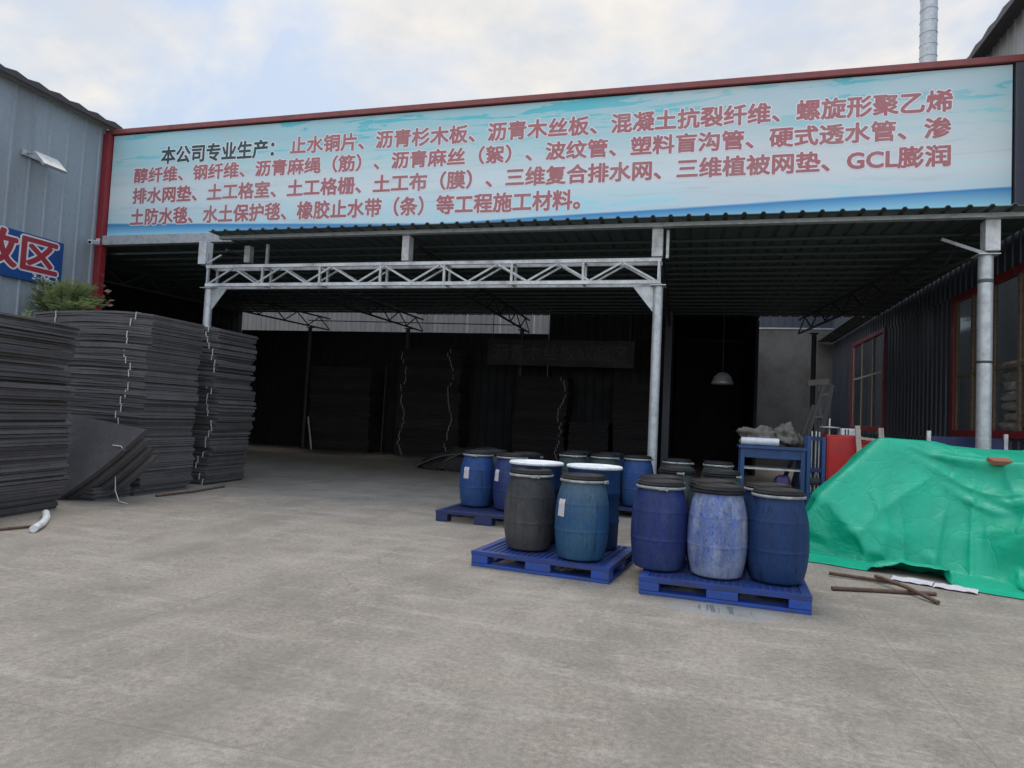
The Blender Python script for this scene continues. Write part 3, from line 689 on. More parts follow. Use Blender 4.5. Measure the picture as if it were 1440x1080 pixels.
stack(-8.98,22.3,2.3,1.1,30,.122,R(0),'the inner stack with two white cord lines',GI,(-.95,.80),.0,(-.04,0),.035,21)
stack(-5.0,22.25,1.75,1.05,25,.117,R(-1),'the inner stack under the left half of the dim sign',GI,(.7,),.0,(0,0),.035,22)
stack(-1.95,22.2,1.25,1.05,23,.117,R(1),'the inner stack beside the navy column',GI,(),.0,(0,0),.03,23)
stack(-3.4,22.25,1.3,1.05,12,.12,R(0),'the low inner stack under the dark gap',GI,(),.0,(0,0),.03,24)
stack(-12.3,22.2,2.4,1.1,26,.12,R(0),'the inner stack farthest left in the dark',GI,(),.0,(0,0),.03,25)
stack(-9.35,8.22,1.9,.70,2,.10,R(2),'the low pile under the leaning boards',GP,(),0,(0,0),.02,31)
# ---- three board bundles leaning against the tall stack
P1, P2, Q_ = Vector((-8.80,7.72,.03)), Vector((-7.68,8.04,1.06)), Vector((-9.47,8.08,1.26))
u_ = P2-P1; v_ = Q_-P2; nrm = u_.cross(v_).normalized()
if nrm.y > 0: nrm = -nrm
for k in range(4):
    m = MB(); nu = 14; th = .085; off = -nrm*(k*.135)+u_*(-.035*k)+Vector((.075*k,.01*k,0))
    for l in range(4):
        a0, a1 = th*l/4+.001, th*(l+1)/4-.003; vs = []; je = random.uniform(-.03,.03)
        for i in range(nu+1):
            s_ = i/nu
            for e_ in (0,1):
                base = P1+u_*(s_*(1+je*.5)*(1-.05*k))+v_*(e_*.98)+off+Vector((0,0,-.075*sin(pi*s_)))+nrm*(.02*sin(pi*s_))
                base.z = max(base.z, .012+.0*l)
                vs += [base-nrm*a0, base-nrm*a1]
        fs = []
        for i in range(nu):
            a = i*4; b_ = a+4; fs += [(a,a+1,b_+1,b_),(a+1,a+3,b_+3,b_+1),(a+3,a+2,b_+2,b_+3),(a+2,a,b_,b_+2)]
        e = nu*4; fs += [(0,2,3,1),(e,e+1,e+3,e+2)]
        m.add(vs, fs)
    o = part('foam_board_bundle', m, 'foam', None, loc=tuple(P1))
    put(o, ('front','second','third','rearmost')[k]+' of four slanted board bundles leaning against the tall left stack', 'foam boards', 'slanted boards leaning between the left stacks')
    if k == 0:
        e2 = P1+u_*.80+v_*.02
        part('string', MB().tube([e2-nrm*.0+nrm*.01+Vector((0,0,-.10)), e2+nrm*.02+v_*.03+Vector((0,0,-.06)), e2+v_*.10+nrm*.05+Vector((0,0,-.07))], .008, 6), 'string', o)

# ================================================================== PALLETS AND DRUMS
def pallet(skids=True, name='plastic_pallet', mat='blue_plastic'):
    t = thing(name, None, None)
    Wd, Dp = 1.41, 1.22; m = MB(); z0, z1 = .118, .150
    m.box((-Wd/2,0,z0-.008),(Wd/2,.075,z1)).box((-Wd/2,Dp-.075,z0-.008),(Wd/2,Dp,z1))
    for x in (-Wd/2, Wd/2-.075): m.box((x,.0752,z0-.008),(x+.075,Dp-.0752,z1))
    for k in range(1,21):
        x = -Wd/2+.075+(Wd-.15)*k/21; m.box((x-.010,.0754,z0),(x+.010,Dp-.0754,z1-.002))
    for k in range(1,18):
        y = .075+(Dp-.15)*k/18; m.box((-Wd/2+.0754,y-.010,z0+.004),(Wd/2-.0754,y+.010,z1-.006))
    part('deck', m, 'navy_plastic' if mat == 'navy_plastic' else 'deck_plastic', t, world=False)
    zb = .032 if skids else 0
    for i, x in enumerate((-Wd/2+.09,0,Wd/2-.09)):
        for j, y in enumerate((.085,Dp/2,Dp-.085)):
            hw = .088 if i != 1 else .13; hd = .083
            part('block', MB().box((x-hw,y-hd,zb+.0008),(x+hw,y+hd,z0-.009)), mat, t, world=False, bevel=.008)
    if skids:
        for y in (.004,Dp/2-.08,Dp-.164): part('skid', MB().box((-Wd/2+.003,y,.001),(Wd/2-.003,y+.16,.032)), mat, t, world=False, bevel=.004)
        for x in (-Wd/2+.004,Wd/2-.164): part('skid', MB().box((x,.166,.0012),(x+.16,Dp-.168,.030)), mat, t, world=False)
    return t
pa = pallet(True); pb = pallet(False, mat='navy_plastic')
spots = [(pa,-1.43,6.42,-6.5,'royal blue pallet carrying the charcoal drum and the white topped drums'),
 (None,.255,6.10,-2.8,'royal blue plastic pallet carrying the chalky drum, nearest the green tarpaulin'),
 (pb,-2.78,8.92,-2,'dark blue footed pallet at the far left of the drums'),
 ('b',.22,8.30,-1,'dark blue pallet hidden behind the front right drums'),
 ('b',-1.42,10.86,-1,'dark blue pallet at the back by the centre post'),
 ('b',.02,10.45,1,'dark blue pallet at the back in front of the blue rack')]
for src, x, y, a, lab in spots:
    o = src if isinstance(src, bpy.types.Object) else copy_tree(pb if src == 'b' else pa)
    o.location = (x,y,0); o.rotation_euler.z = R(a); put(o, lab, 'pallet', 'blue plastic pallets under the drums')
def barrel_meshes():
    rad = lambda z: .2655-.055*abs((z-.36)/.37)**2.3+.0035*math.exp(-((z-.29)/.008)**2)+.0030*math.exp(-((z-.545)/.008)**2)
    zs = [.03,.05,.08,.11,.14,.17,.20,.23,.26,.275,.283,.29,.297,.305,.32,.35,.38,.41,.44,.47,.50,.525,.537,.545,.553,.565,.59,.62,.65,.68,.71,.73]
    b = MB().lathe([(0,.004),(.178,.004),(.198,.010),(rad(.03)-.004,.02)]+[(rad(z),z) for z in zs]+[(.212,.742),(.212,.775),(0,.776)], 48)
    ring = MB().lathe([(.2135,.748),(.224,.747),(.230,.752),(.232,.760),(.230,.768),(.224,.774),(.2135,.773)], 48)
    lid = MB().lathe([(.2125,.7765),(.224,.778),(.2265,.784),(.222,.792),(.212,.798),(.209,.812),(.203,.818),(.193,.818),(.188,.808),(.170,.803),(.05,.805),(0,.806)], 48)
    latch = MB().box((-.035,-.249,.748),(.035,-.2355,.768)).box((.036,-.246,.743),(.055,-.234,.774))
    lab = MB(); n = 8; vs = []
    for i in range(n+1):
        a = -pi/2+(-.20+.40*i/n)
        for z in (.46,.60):
            r = .2675 if z < .5 else .2585
            vs.append((r*cos(a), r*sin(a), z))
    # paper follows the bulge: add a middle row
    rows = [(z_, rad(z_)+.0015+(.0025 if .52 < z_ < .57 else 0)) for z_ in (.42,.46,.50,.525,.545,.565,.585)]; vs = [(r*cos(-pi/2-.18+.36*i/n), r*sin(-pi/2-.18+.36*i/n), z) for z, r in rows for i in range(n+1)]
    lab.add(vs, [(j*(n+1)+i, j*(n+1)+i+1, (j+1)*(n+1)+i+1, (j+1)*(n+1)+i) for j in range(len(rows)-1) for i in range(n)], True)
    big = MB().lathe([(0,.004),(.262,.004),(.272,.02),(.276,.06),(.279,.27),(.285,.285),(.285,.30),(.279,.315),(.280,.57),(.286,.585),(.286,.60),(.280,.615),(.281,.80),(.288,.82),(.290,.85),(.0,.851)], 48)
    bring = MB().lathe([(.288,.838),(.299,.838),(.304,.848),(.302,.862),(.293,.870),(.285,.868)], 48)
    blid = MB().lathe([(.289,.8515),(.290,.866),(.283,.870),(.274,.862),(.262,.856),(0,.858)], 48)
    return [x.mesh(n_) for x, n_ in ((b,'body'),(ring,'clamp_ring'),(lid,'lid'),(latch,'latch'),(lab,'paper_label'),(big,'body'),(bring,'clamp_ring'),(blid,'lid'))]
BMesh = barrel_meshes()
def child(name, me, mat, par):
    me2 = me.copy(); me2.materials.clear(); me2.materials.append(mat)
    o = bpy.data.objects.new(name, me2); C.objects.link(o); o.parent = par; return o
SC = 1.0
def drum(x, y, mat, lab, rot=0, label_at=None, ringmat='ring_steel', z=.1515, tilt=(0,0), s=1.0):
    t = thing('plastic_drum', lab, 'drum', (x,y,z), 'blue drums standing on pallets', R(rot)); t.scale = (s,s,s)
    bd = child('body', BMesh[0], BM[mat], t)
    r = child('clamp_ring', BMesh[1], M[ringmat], t); child('latch', BMesh[3], M['ring_steel'], r)
    child('lid', BMesh[2], M['lid_black'], t)
    if label_at is not None:
        p = child('paper_label', BMesh[4], M['paper'], t); p.rotation_euler.z = R(label_at-rot)
    return t
def open_drum(x, y, lab, rot=0):
    t = thing('white_topped_drum', lab, 'drum', (x,y,.1515), 'wide drums with white lids', R(rot))
    child('body', BMesh[5], BM['deep'], t); child('clamp_ring', BMesh[6], M['white_plastic'], t); child('lid', BMesh[7], M['white_plastic'], t)
drum(-1.64,6.885,'black','charcoal grey dusty drum at the left front of the near pallet',20)
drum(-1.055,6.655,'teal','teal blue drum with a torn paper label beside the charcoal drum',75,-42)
open_drum(-1.70,7.36,'wide blue drum with white lid right behind the charcoal drum',10)
open_drum(-1.05,7.34,'wide blue drum with white lid right behind the teal drum',80)
drum(-.305,6.58,'navy','violet blue drum at the left front corner of the right pallet',5)
drum(.215,6.51,'chalk','chalk stained pale blue drum streaked black, middle of the right pallet',130,ringmat='lid_black')
drum(.73,6.53,'deep','deep blue drum at the front right corner nearest the tarpaulin',200,ringmat='ring_steel')
drum(-.33,7.13,'blue','drum directly behind the violet blue drum',60)
drum(.17,7.06,'green','grime covered drum directly behind the chalk stained drum',90,ringmat='lid_black')
drum(.70,7.08,'deep','drum directly behind the deep blue front corner drum',150)
drum(-3.14,9.70,'blue','blue drum with white label at the left end, on the dark footed pallet',0,-22)
drum(-2.58,9.58,'navy','blue drum with a narrow white label seen between two others',30,-40)
drum(-3.08,10.27,'green','black lidded drum behind the labelled leftmost drum',40,ringmat='lid_black')
drum(-2.50,10.14,'deep','black lidded drum in the back row left of the first white lid',80,ringmat='lid_black')
drum(-1.96,11.14,'green','back pallet drum showing above the gap between white lids',15,ringmat='ring_steel')
drum(-1.43,11.14,'green','back pallet drum showing above the right white lid',65,ringmat='ring_steel')
drum(-.90,11.24,'blue','bright blue drum at the foot of the centre post',110)
drum(-1.95,11.70,'green','rear row drum behind the left drum of the back pallet',25,ringmat='lid_black')
drum(-1.40,11.72,'deep','rear row drum behind the middle drum of the back pallet',5,ringmat='lid_black')
drum(-.22,8.78,'green','grimy drum left of two behind the right pallet',10,ringmat='lid_black')
drum(.32,8.72,'green','grimy drum right of two behind the right pallet',50,ringmat='lid_black')
drum(-.27,10.95,'green','farthest drum left of the blue rack, bright steel ring',80)
drum(.34,10.88,'green','farthest drum close to the blue rack',20)
# ================================================================== RIGHT HAND CLUTTER
rk = thing('blue_rack', 'blue steel rack with a grey shelf standing behind the drums', 'rack', (1.2,11.9,0))
for x in (.74,1.66):
    for y in (11.72,12.25): part('leg', MB().box((x-.03,y-.03,0),(x+.03,y+.03,1.18)), 'blue_steel', rk)
part('top', MB().box((.68,11.66,1.182),(1.72,12.31,1.225)), 'blue_steel', rk)
part('apron', MB().box((.772,11.70,1.03),(1.628,11.735,1.18)), 'blue_steel', rk)
part('shelf', MB().box((.772,11.74,.84),(1.628,12.22,.87)), 'galv', rk)
part('shelf', MB().box((.772,11.74,.42),(1.628,12.22,.45)), 'blue_steel', rk)
o = part('tin_can', MB().lathe([(0,0),(.075,0),(.078,.01),(.075,.02),(.075,.15),(.079,.155),(.079,.165),(0,.166)], 20, (1.02,11.86,.452)), 'white_plastic'); put(o, 'small white tin on the lower shelf of the blue rack', 'can')
o = part('violet_bag', lump(.12,.10,.16,4,.3).mesh('violet_bag'), 'violet', None, world=False); o.location = (1.38,11.92,.60); put(o, 'violet bundle on the lower shelf of the blue rack', 'bag')
ro = MB(); ro.tube([(.72,11.80,1.292),(1.30,11.77,1.292)], .062, 20); o = part('plastic_roll', ro, 'white_plastic', None, loc=(1.0,11.8,1.23)); put(o, 'white roll lying on top of the blue rack', 'roll')
for i, (x, y, z, sx, sy, sz, lab) in enumerate(((1.02,12.08,1.37,.30,.18,.17,'crumpled brownish rag heap behind the white roll'),(1.42,12.05,1.40,.18,.16,.19,'pale crumpled bag at the right end of the rack top'),(1.62,12.2,1.33,.10,.10,.12,'small grey rag at the rack corner'))):
    o = part('rag_heap', lump(sx,sy,sz,10+i,.75,40,.9).mesh('rag_heap'), 'rag', None, world=False); o.location = (x,y,z); put(o, lab, 'rags')
# narrow blue stand with rods
st = thing('rod_stand', 'narrow dark blue stand with upright rods left of the red cabinet', 'stand', (1.85,11.8,0))
for x in (1.74,1.96):
    for y in (11.7,12.0): part('leg', MB().box((x-.025,y-.025,0),(x+.025,y+.025,1.42)), 'blue_steel', st)
for z in (.45,.86,1.36): part('crosspiece', MB().box((1.766,11.68,z),(1.934,11.72,z+.06)), 'navy_plastic', st)
for x in (1.79,1.85,1.90): part('rod', MB().tube([(x,11.78,.52),(x+.01,11.80,1.52-.04*random.random())], .012, 8), 'galv', st)
part('motor', MB().tube([(1.78,11.85,.70),(1.93,11.85,.70)], .10, 18), 'steel_dark', st)
rc = thing('red_cabinet', 'bright red metal cabinet behind the green tarpaulin', 'cabinet', (2.22,11.9,0))
part('body', MB().box((2.00,11.70,0),(2.52,12.2,1.46)), 'red_cabinet', rc, bevel=.012)
part('door', MB().box((2.03,11.68,.06),(2.49,11.698,1.42)), 'red_cabinet', rc, bevel=.004)
part('handle', MB().box((2.38,11.655,.70),(2.40,11.679,.84)), 'steel_dark', rc)
rc2 = thing('red_box', 'smaller red box between the pale wooden frame posts', 'box', (2.62,12.05,0))
part('body', MB().box((2.54,11.95,0),(2.86,12.25,1.36)), 'red_cabinet', rc2, bevel=.01); part('lid', MB().box((2.53,11.94,1.361),(2.87,12.26,1.39)), 'red_cabinet', rc2)
wb = thing('white_case', 'white and grey flat case lying on the red cabinet', 'case', (2.25,11.9,1.43))
part('body', MB().box((2.22,11.75,1.462),(2.50,12.1,1.57)), 'white_plastic', wb, bevel=.01); part('clasp', MB().box((2.27,11.742,1.47),(2.285,11.749,1.56)).box((2.31,11.742,1.47),(2.325,11.749,1.56)), 'lid_black', wb)
dk = thing('disc_spindle', 'thin metal disc with a spindle on the red cabinet top', 'disc', (2.10,11.95,1.43))
part('disc', MB().lathe([(0,0),(.13,0),(.16,.012),(.13,.022),(0,.03)], 24, (2.08,11.95,1.565)), 'galv', dk); part('spindle', MB().tube([(2.08,11.95,1.462),(2.08,11.95,1.72)], .012, 10), 'galv', dk)
wf = thing('wooden_frame', 'pale H shaped wooden frame leaning behind the tarpaulin', 'frame', (2.6,11.7,0))
part('post', MB().bar((2.52,11.45,0),(2.42,11.62,1.62),.05,.07), 'pale_wood', wf); part('post', MB().bar((2.84,11.45,0),(2.75,11.62,1.60),.05,.07), 'pale_wood', wf)
part('rail', MB().bar((2.452,11.60,1.43),(2.735,11.60,1.41),.05,.04), 'pale_wood', wf); part('brace', MB().bar((2.50,11.54,1.24),(2.64,11.50,.98),.03,.03), 'pale_wood', wf)
# old folding trestle / ladder
ld = thing('trestle_ladder', 'dark old trestle ladder propped up behind the blue rack', 'ladder', (1.8,12.6,0))
for (p, q_) in (((1.45,12.35,0),(2.10,12.75,2.30)),((1.75,12.35,0),(2.25,12.75,2.32)),((2.05,12.55,0),(2.05,12.8,2.36)),((1.30,12.35,.2),(1.95,12.7,1.95))): part('rail', MB().bar(p, q_, .045, .06), 'steel_dark', ld)
for k in range(5):
    f_ = .25+k*.17; a = Vector((1.45,12.35,0)).lerp(Vector((2.10,12.75,2.30)), f_); c_ = Vector((1.75,12.35,0)).lerp(Vector((2.25,12.75,2.32)), f_); part('rung', MB().bar(a, c_, .04), 'steel_dark', ld)
part('top_board', MB().bar((1.85,12.78,2.34),(2.20,12.78,2.38),.05,.10), 'steel_dark', ld)
# small blue board behind the tarpaulin
bb = thing('blue_board', 'navy board with pale edge posts behind the right end of the tarpaulin', 'board', (4.2,12.6,0))
part('sheet', MB().box((3.72,12.55,.6),(4.75,12.58,1.52)), 'navy_plastic', bb); part('post', MB().box((3.66,12.54,0),(3.715,12.59,1.60)), 'white_galv', bb); part('post', MB().box((4.755,12.54,0),(4.81,12.59,1.60)), 'white_galv', bb)
# ---- crumpled dark sheeting by the drums
def heap(name, cx, cy, rx, ry, h, seed, mat, lab, cat, n=46):
    m = MB(); vs = []
    for j in range(n+1):
        for i in range(n+1):
            u, v = i/n*2-1, j/n*2-1; d = math.hypot(u, v); k = max(0, 1-d*d)
            rg = 1-abs(noise.noise(Vector((u*2.2+seed, v*2.8, seed*1.7)))*2); rg2 = 1-abs(noise.noise(Vector((u*5+seed, v*6, 3)))*2)
            z = h*(k**.7)*(.35+.55*rg+.2*rg2)
            vs.append((cx+u*rx, cy+v*ry, max(.006, z)))
    q = n+1; fs = [(j*q+i, j*q+i+1, (j+1)*q+i+1, (j+1)*q+i) for j in range(n) for i in range(n) if math.hypot((i+.5)/n*2-1, (j+.5)/n*2-1) < .99]
    m.add(vs, fs, True); o = part(name, m, mat, None, loc=(cx,cy,0)); put(o, lab, cat); s_ = o.modifiers.new('solid', 'SOLIDIFY'); s_.thickness = .012; s_.offset = -1
    return o
heap('crumpled_sheeting', -6.15, 17.6, 1.25, .9, .62, 2, 'dark_rag', 'heap of crumpled black sheeting on the floor left of the drums', 'sheeting')
for k, (p, h) in enumerate((((-7.3,17.0),.40),((-6.7,16.9),.55))):
    m = MB(); vs = []; n = 16
    for i in range(n+1):
        s_ = i/n; x = p[0]+1.9*s_; z = .03+h*sin(pi*min(1,s_*.75+.0))
        vs += [(x,p[1],z),(x,p[1]+.7,z+.05),(x,p[1],z+.03),(x,p[1]+.7,z+.08)]
    fs = []
    for i in range(n): a = i*4; b_ = a+4; fs += [(a,b_,b_+1,a+1),(a+2,a+3,b_+3,b_+2),(a,a+2,b_+2,b_),(a+1,b_+1,b_+3,a+3)]
    e = n*4; fs += [(0,1,3,2),(e,e+2,e+3,e+1)]
    m.add(vs, fs); o = part('bent_board', m, 'foam', None, loc=(p[0],p[1],0)); put(o, ('lower bent black board on the heap left of the drums','upper arched black board on the heap left of the drums')[k], 'board', 'bent boards on the sheeting heap')
def rod(name, pts, r, mat, lab, cat, group=None, n=10):
    o = part(name, MB().tube(pts, r, n), mat, None, loc=tuple(pts[0])); return put(o, lab, cat, group)
rod('leaning_stick', [(-13.05,21.2,.02),(-13.45,21.5,1.17)], .035, 'galv', 'grey stick leaning in the dark back of the shed', 'stick')
rod('upright_pole', [(-10.42,21.3,0),(-10.42,21.35,3.05)], .022, 'steel_dark', 'thin upright pole beside the dark inner stacks', 'pole')
# ---- things on the ground
rod('steel_rod', [(1.385,7.79,.030),(1.70,7.72,.026),(2.00,7.66,.024)], .019, 'rust_rod', 'rusty rod pointing at the papers, farthest of the crossed rods', 'rod', 'rusty rods on the concrete')
rod('steel_rod', [(1.29,7.10,.022),(1.75,7.22,.021),(2.235,7.335,.020)], .020, 'rust_rod', 'rusty rod lying lowest, crossed near its right end', 'rod', 'rusty rods on the concrete')
rod('steel_rod', [(1.80,7.68,.068),(1.98,7.30,.062),(2.14,6.95,.022)], .020, 'rust_rod', 'short rusty rod lying across the other two', 'rod', 'rusty rods on the concrete')
rod('plastic_tube', [(-6.90,5.79,.042),(-7.12,6.08,.042),(-7.42,6.38,.042),(-7.74,6.64,.042)], .040, 'white_plastic', 'short curved white plastic tube lying by the left stack', 'tube', None, 16)
rod('dark_batten', [(-7.40,5.25,.02),(-7.28,5.62,.02),(-7.16,6.0,.02)], .016, 'rust_rod', 'thin dark batten on the ground by the nearest left stack', 'batten')
rod('loose_string', [(-8.25,8.15,.40),(-8.13,8.05,.16),(-7.98,7.98,.02),(-7.75,7.90,.012)], .007, 'string', 'loose white cord trailing from the leaning boards', 'cord')
rod('wood_strip', [(-8.05,8.75,.018),(-8.0,9.5,.02),(-8.12,10.4,.018)], .022, 'rust_rod', 'dark wood strip on the ground before the tall left stack', 'strip')
for k, (a, lab) in enumerate((((2.00,8.03),'crumpled white paper by the tarpaulin edge, left of the two'),((2.34,7.86),'flat white paper with pink edge by the tarpaulin, right of the two'))):
    m = MB(); n = 10; vs = []
    for j in range(n+1):
        for i in range(n+1):
            u, v = i/n, j/n; vs.append((a[0]+u*.34+v*.08-.02, a[1]-.16+v*.20-u*.14, .010+.030*abs(noise.noise(Vector((u*3+k*9, v*3, 1))))))
    m.add(vs, [(j*(n+1)+i, j*(n+1)+i+1, (j+1)*(n+1)+i+1, (j+1)*(n+1)+i) for j in range(n) for i in range(n)])
    o = part('paper_sheet', m, 'paper', None, loc=(*a,0)); put(o, lab, 'paper', 'papers by the tarpaulin'); s_ = o.modifiers.new('solid', 'SOLIDIFY'); s_.thickness = .003; s_.offset = 1
# ================================================================== PLANTS
def leaf_tree(base, h, crown, nl, seed, name, lab, mat='leaf', size=.16):
    r = random.Random(seed); t = thing(name, lab, 'tree' if mat == 'leaf' else 'plant', base)
    bx, by, _ = base; st = MB(); lf = MB()
    st.tube([(bx,by,0),(bx+.05,by,h*.5),(bx-.03,by+.03,h*.86)], [.06,.045,.03], 8)
    cx, cy, cz, rx, ry, rz_ = crown
    for k in range(nl):
        a = r.uniform(0,2*pi); e = r.uniform(-.5,1); d = r.uniform(.35,1)
        tip = Vector((cx+rx*d*cos(a)*math.sqrt(1-max(0,e)**2*.8), cy+ry*d*sin(a), cz+rz_*e*d))
        root = Vector((bx-.03, by+.03, h*.80+r.uniform(-.3,.15))).lerp(tip, r.uniform(.0,.45))
        mid = root.lerp(tip,.55)+Vector((0,0,.10)); tip2 = tip+Vector((0,0,-.10))
        st.tube([root,mid,tip2], [.010,.007,.004], 5)
        # paired leaflets down the frond
        for j in range(12):
            s_ = .18+.82*j/11; p = root.lerp(mid, s_*2) if s_ < .5 else mid.lerp(tip2, s_*2-1); d_ = (tip2-root).normalized()
            side = d_.cross(Vector((0,0,1))).normalized()
            for sg in (-1,1):
                L_ = size*r.uniform(.6,1.1)*(1-.35*abs(s_-.5)); dr_ = (side*sg*.9+d_*.55+Vector((0,0,r.uniform(-.6,.1)))).normalized(); wv = d_.cross(dr_).cross(dr_).normalized()*L_*.16
                lf.add([p, p+dr_*L_*.45+wv, p+dr_*L_, p+dr_*L_*.45-wv], [(0,1,2,3)])
    part('trunk', st, 'stem', t); part('crown', lf, mat, t)
leaf_tree((-12.95,11.15,0),3.6,(-12.95,11.15,3.62,.95,.6,.50),190,3,'feathery_tree','feathery green tree growing behind the left stacks under the blue sign',size=.17)
leaf_tree((-11.5,9.0,0),2.5,(-11.6,9.0,2.85,.6,.3,.25),40,8,'low_shrub','low green shrub peeping over the nearest left stack',size=.14)
m = MB(); r = random.Random(4)
for k in range(22):
    p = Vector((-13.3+r.gauss(0,.10), 12.4+r.gauss(0,.10), 3.62+abs(r.gauss(0,.26)))); d_ = Vector((r.gauss(0,1),r.gauss(0,1),r.uniform(-.6,.5))).normalized(); wv = d_.cross(Vector((r.gauss(0,1),r.gauss(0,1),r.gauss(0,1)))).normalized()*.045; L_ = r.uniform(.12,.2)
    m.add([p, p+d_*L_*.5+wv, p+d_*L_, p+d_*L_*.5-wv], [(0,1,2,3)])
dt = thing('withered_plant', 'withered brown plant in front of the red corner post', 'plant', (-13.3,12.4,0))
part('leaves', m, 'dry_leaf', dt); part('stem', MB().tube([(-13.3,12.4,0),(-13.33,12.4,2.0),(-13.3,12.4,3.8)], [.03,.022,.012], 8), 'stem', dt)
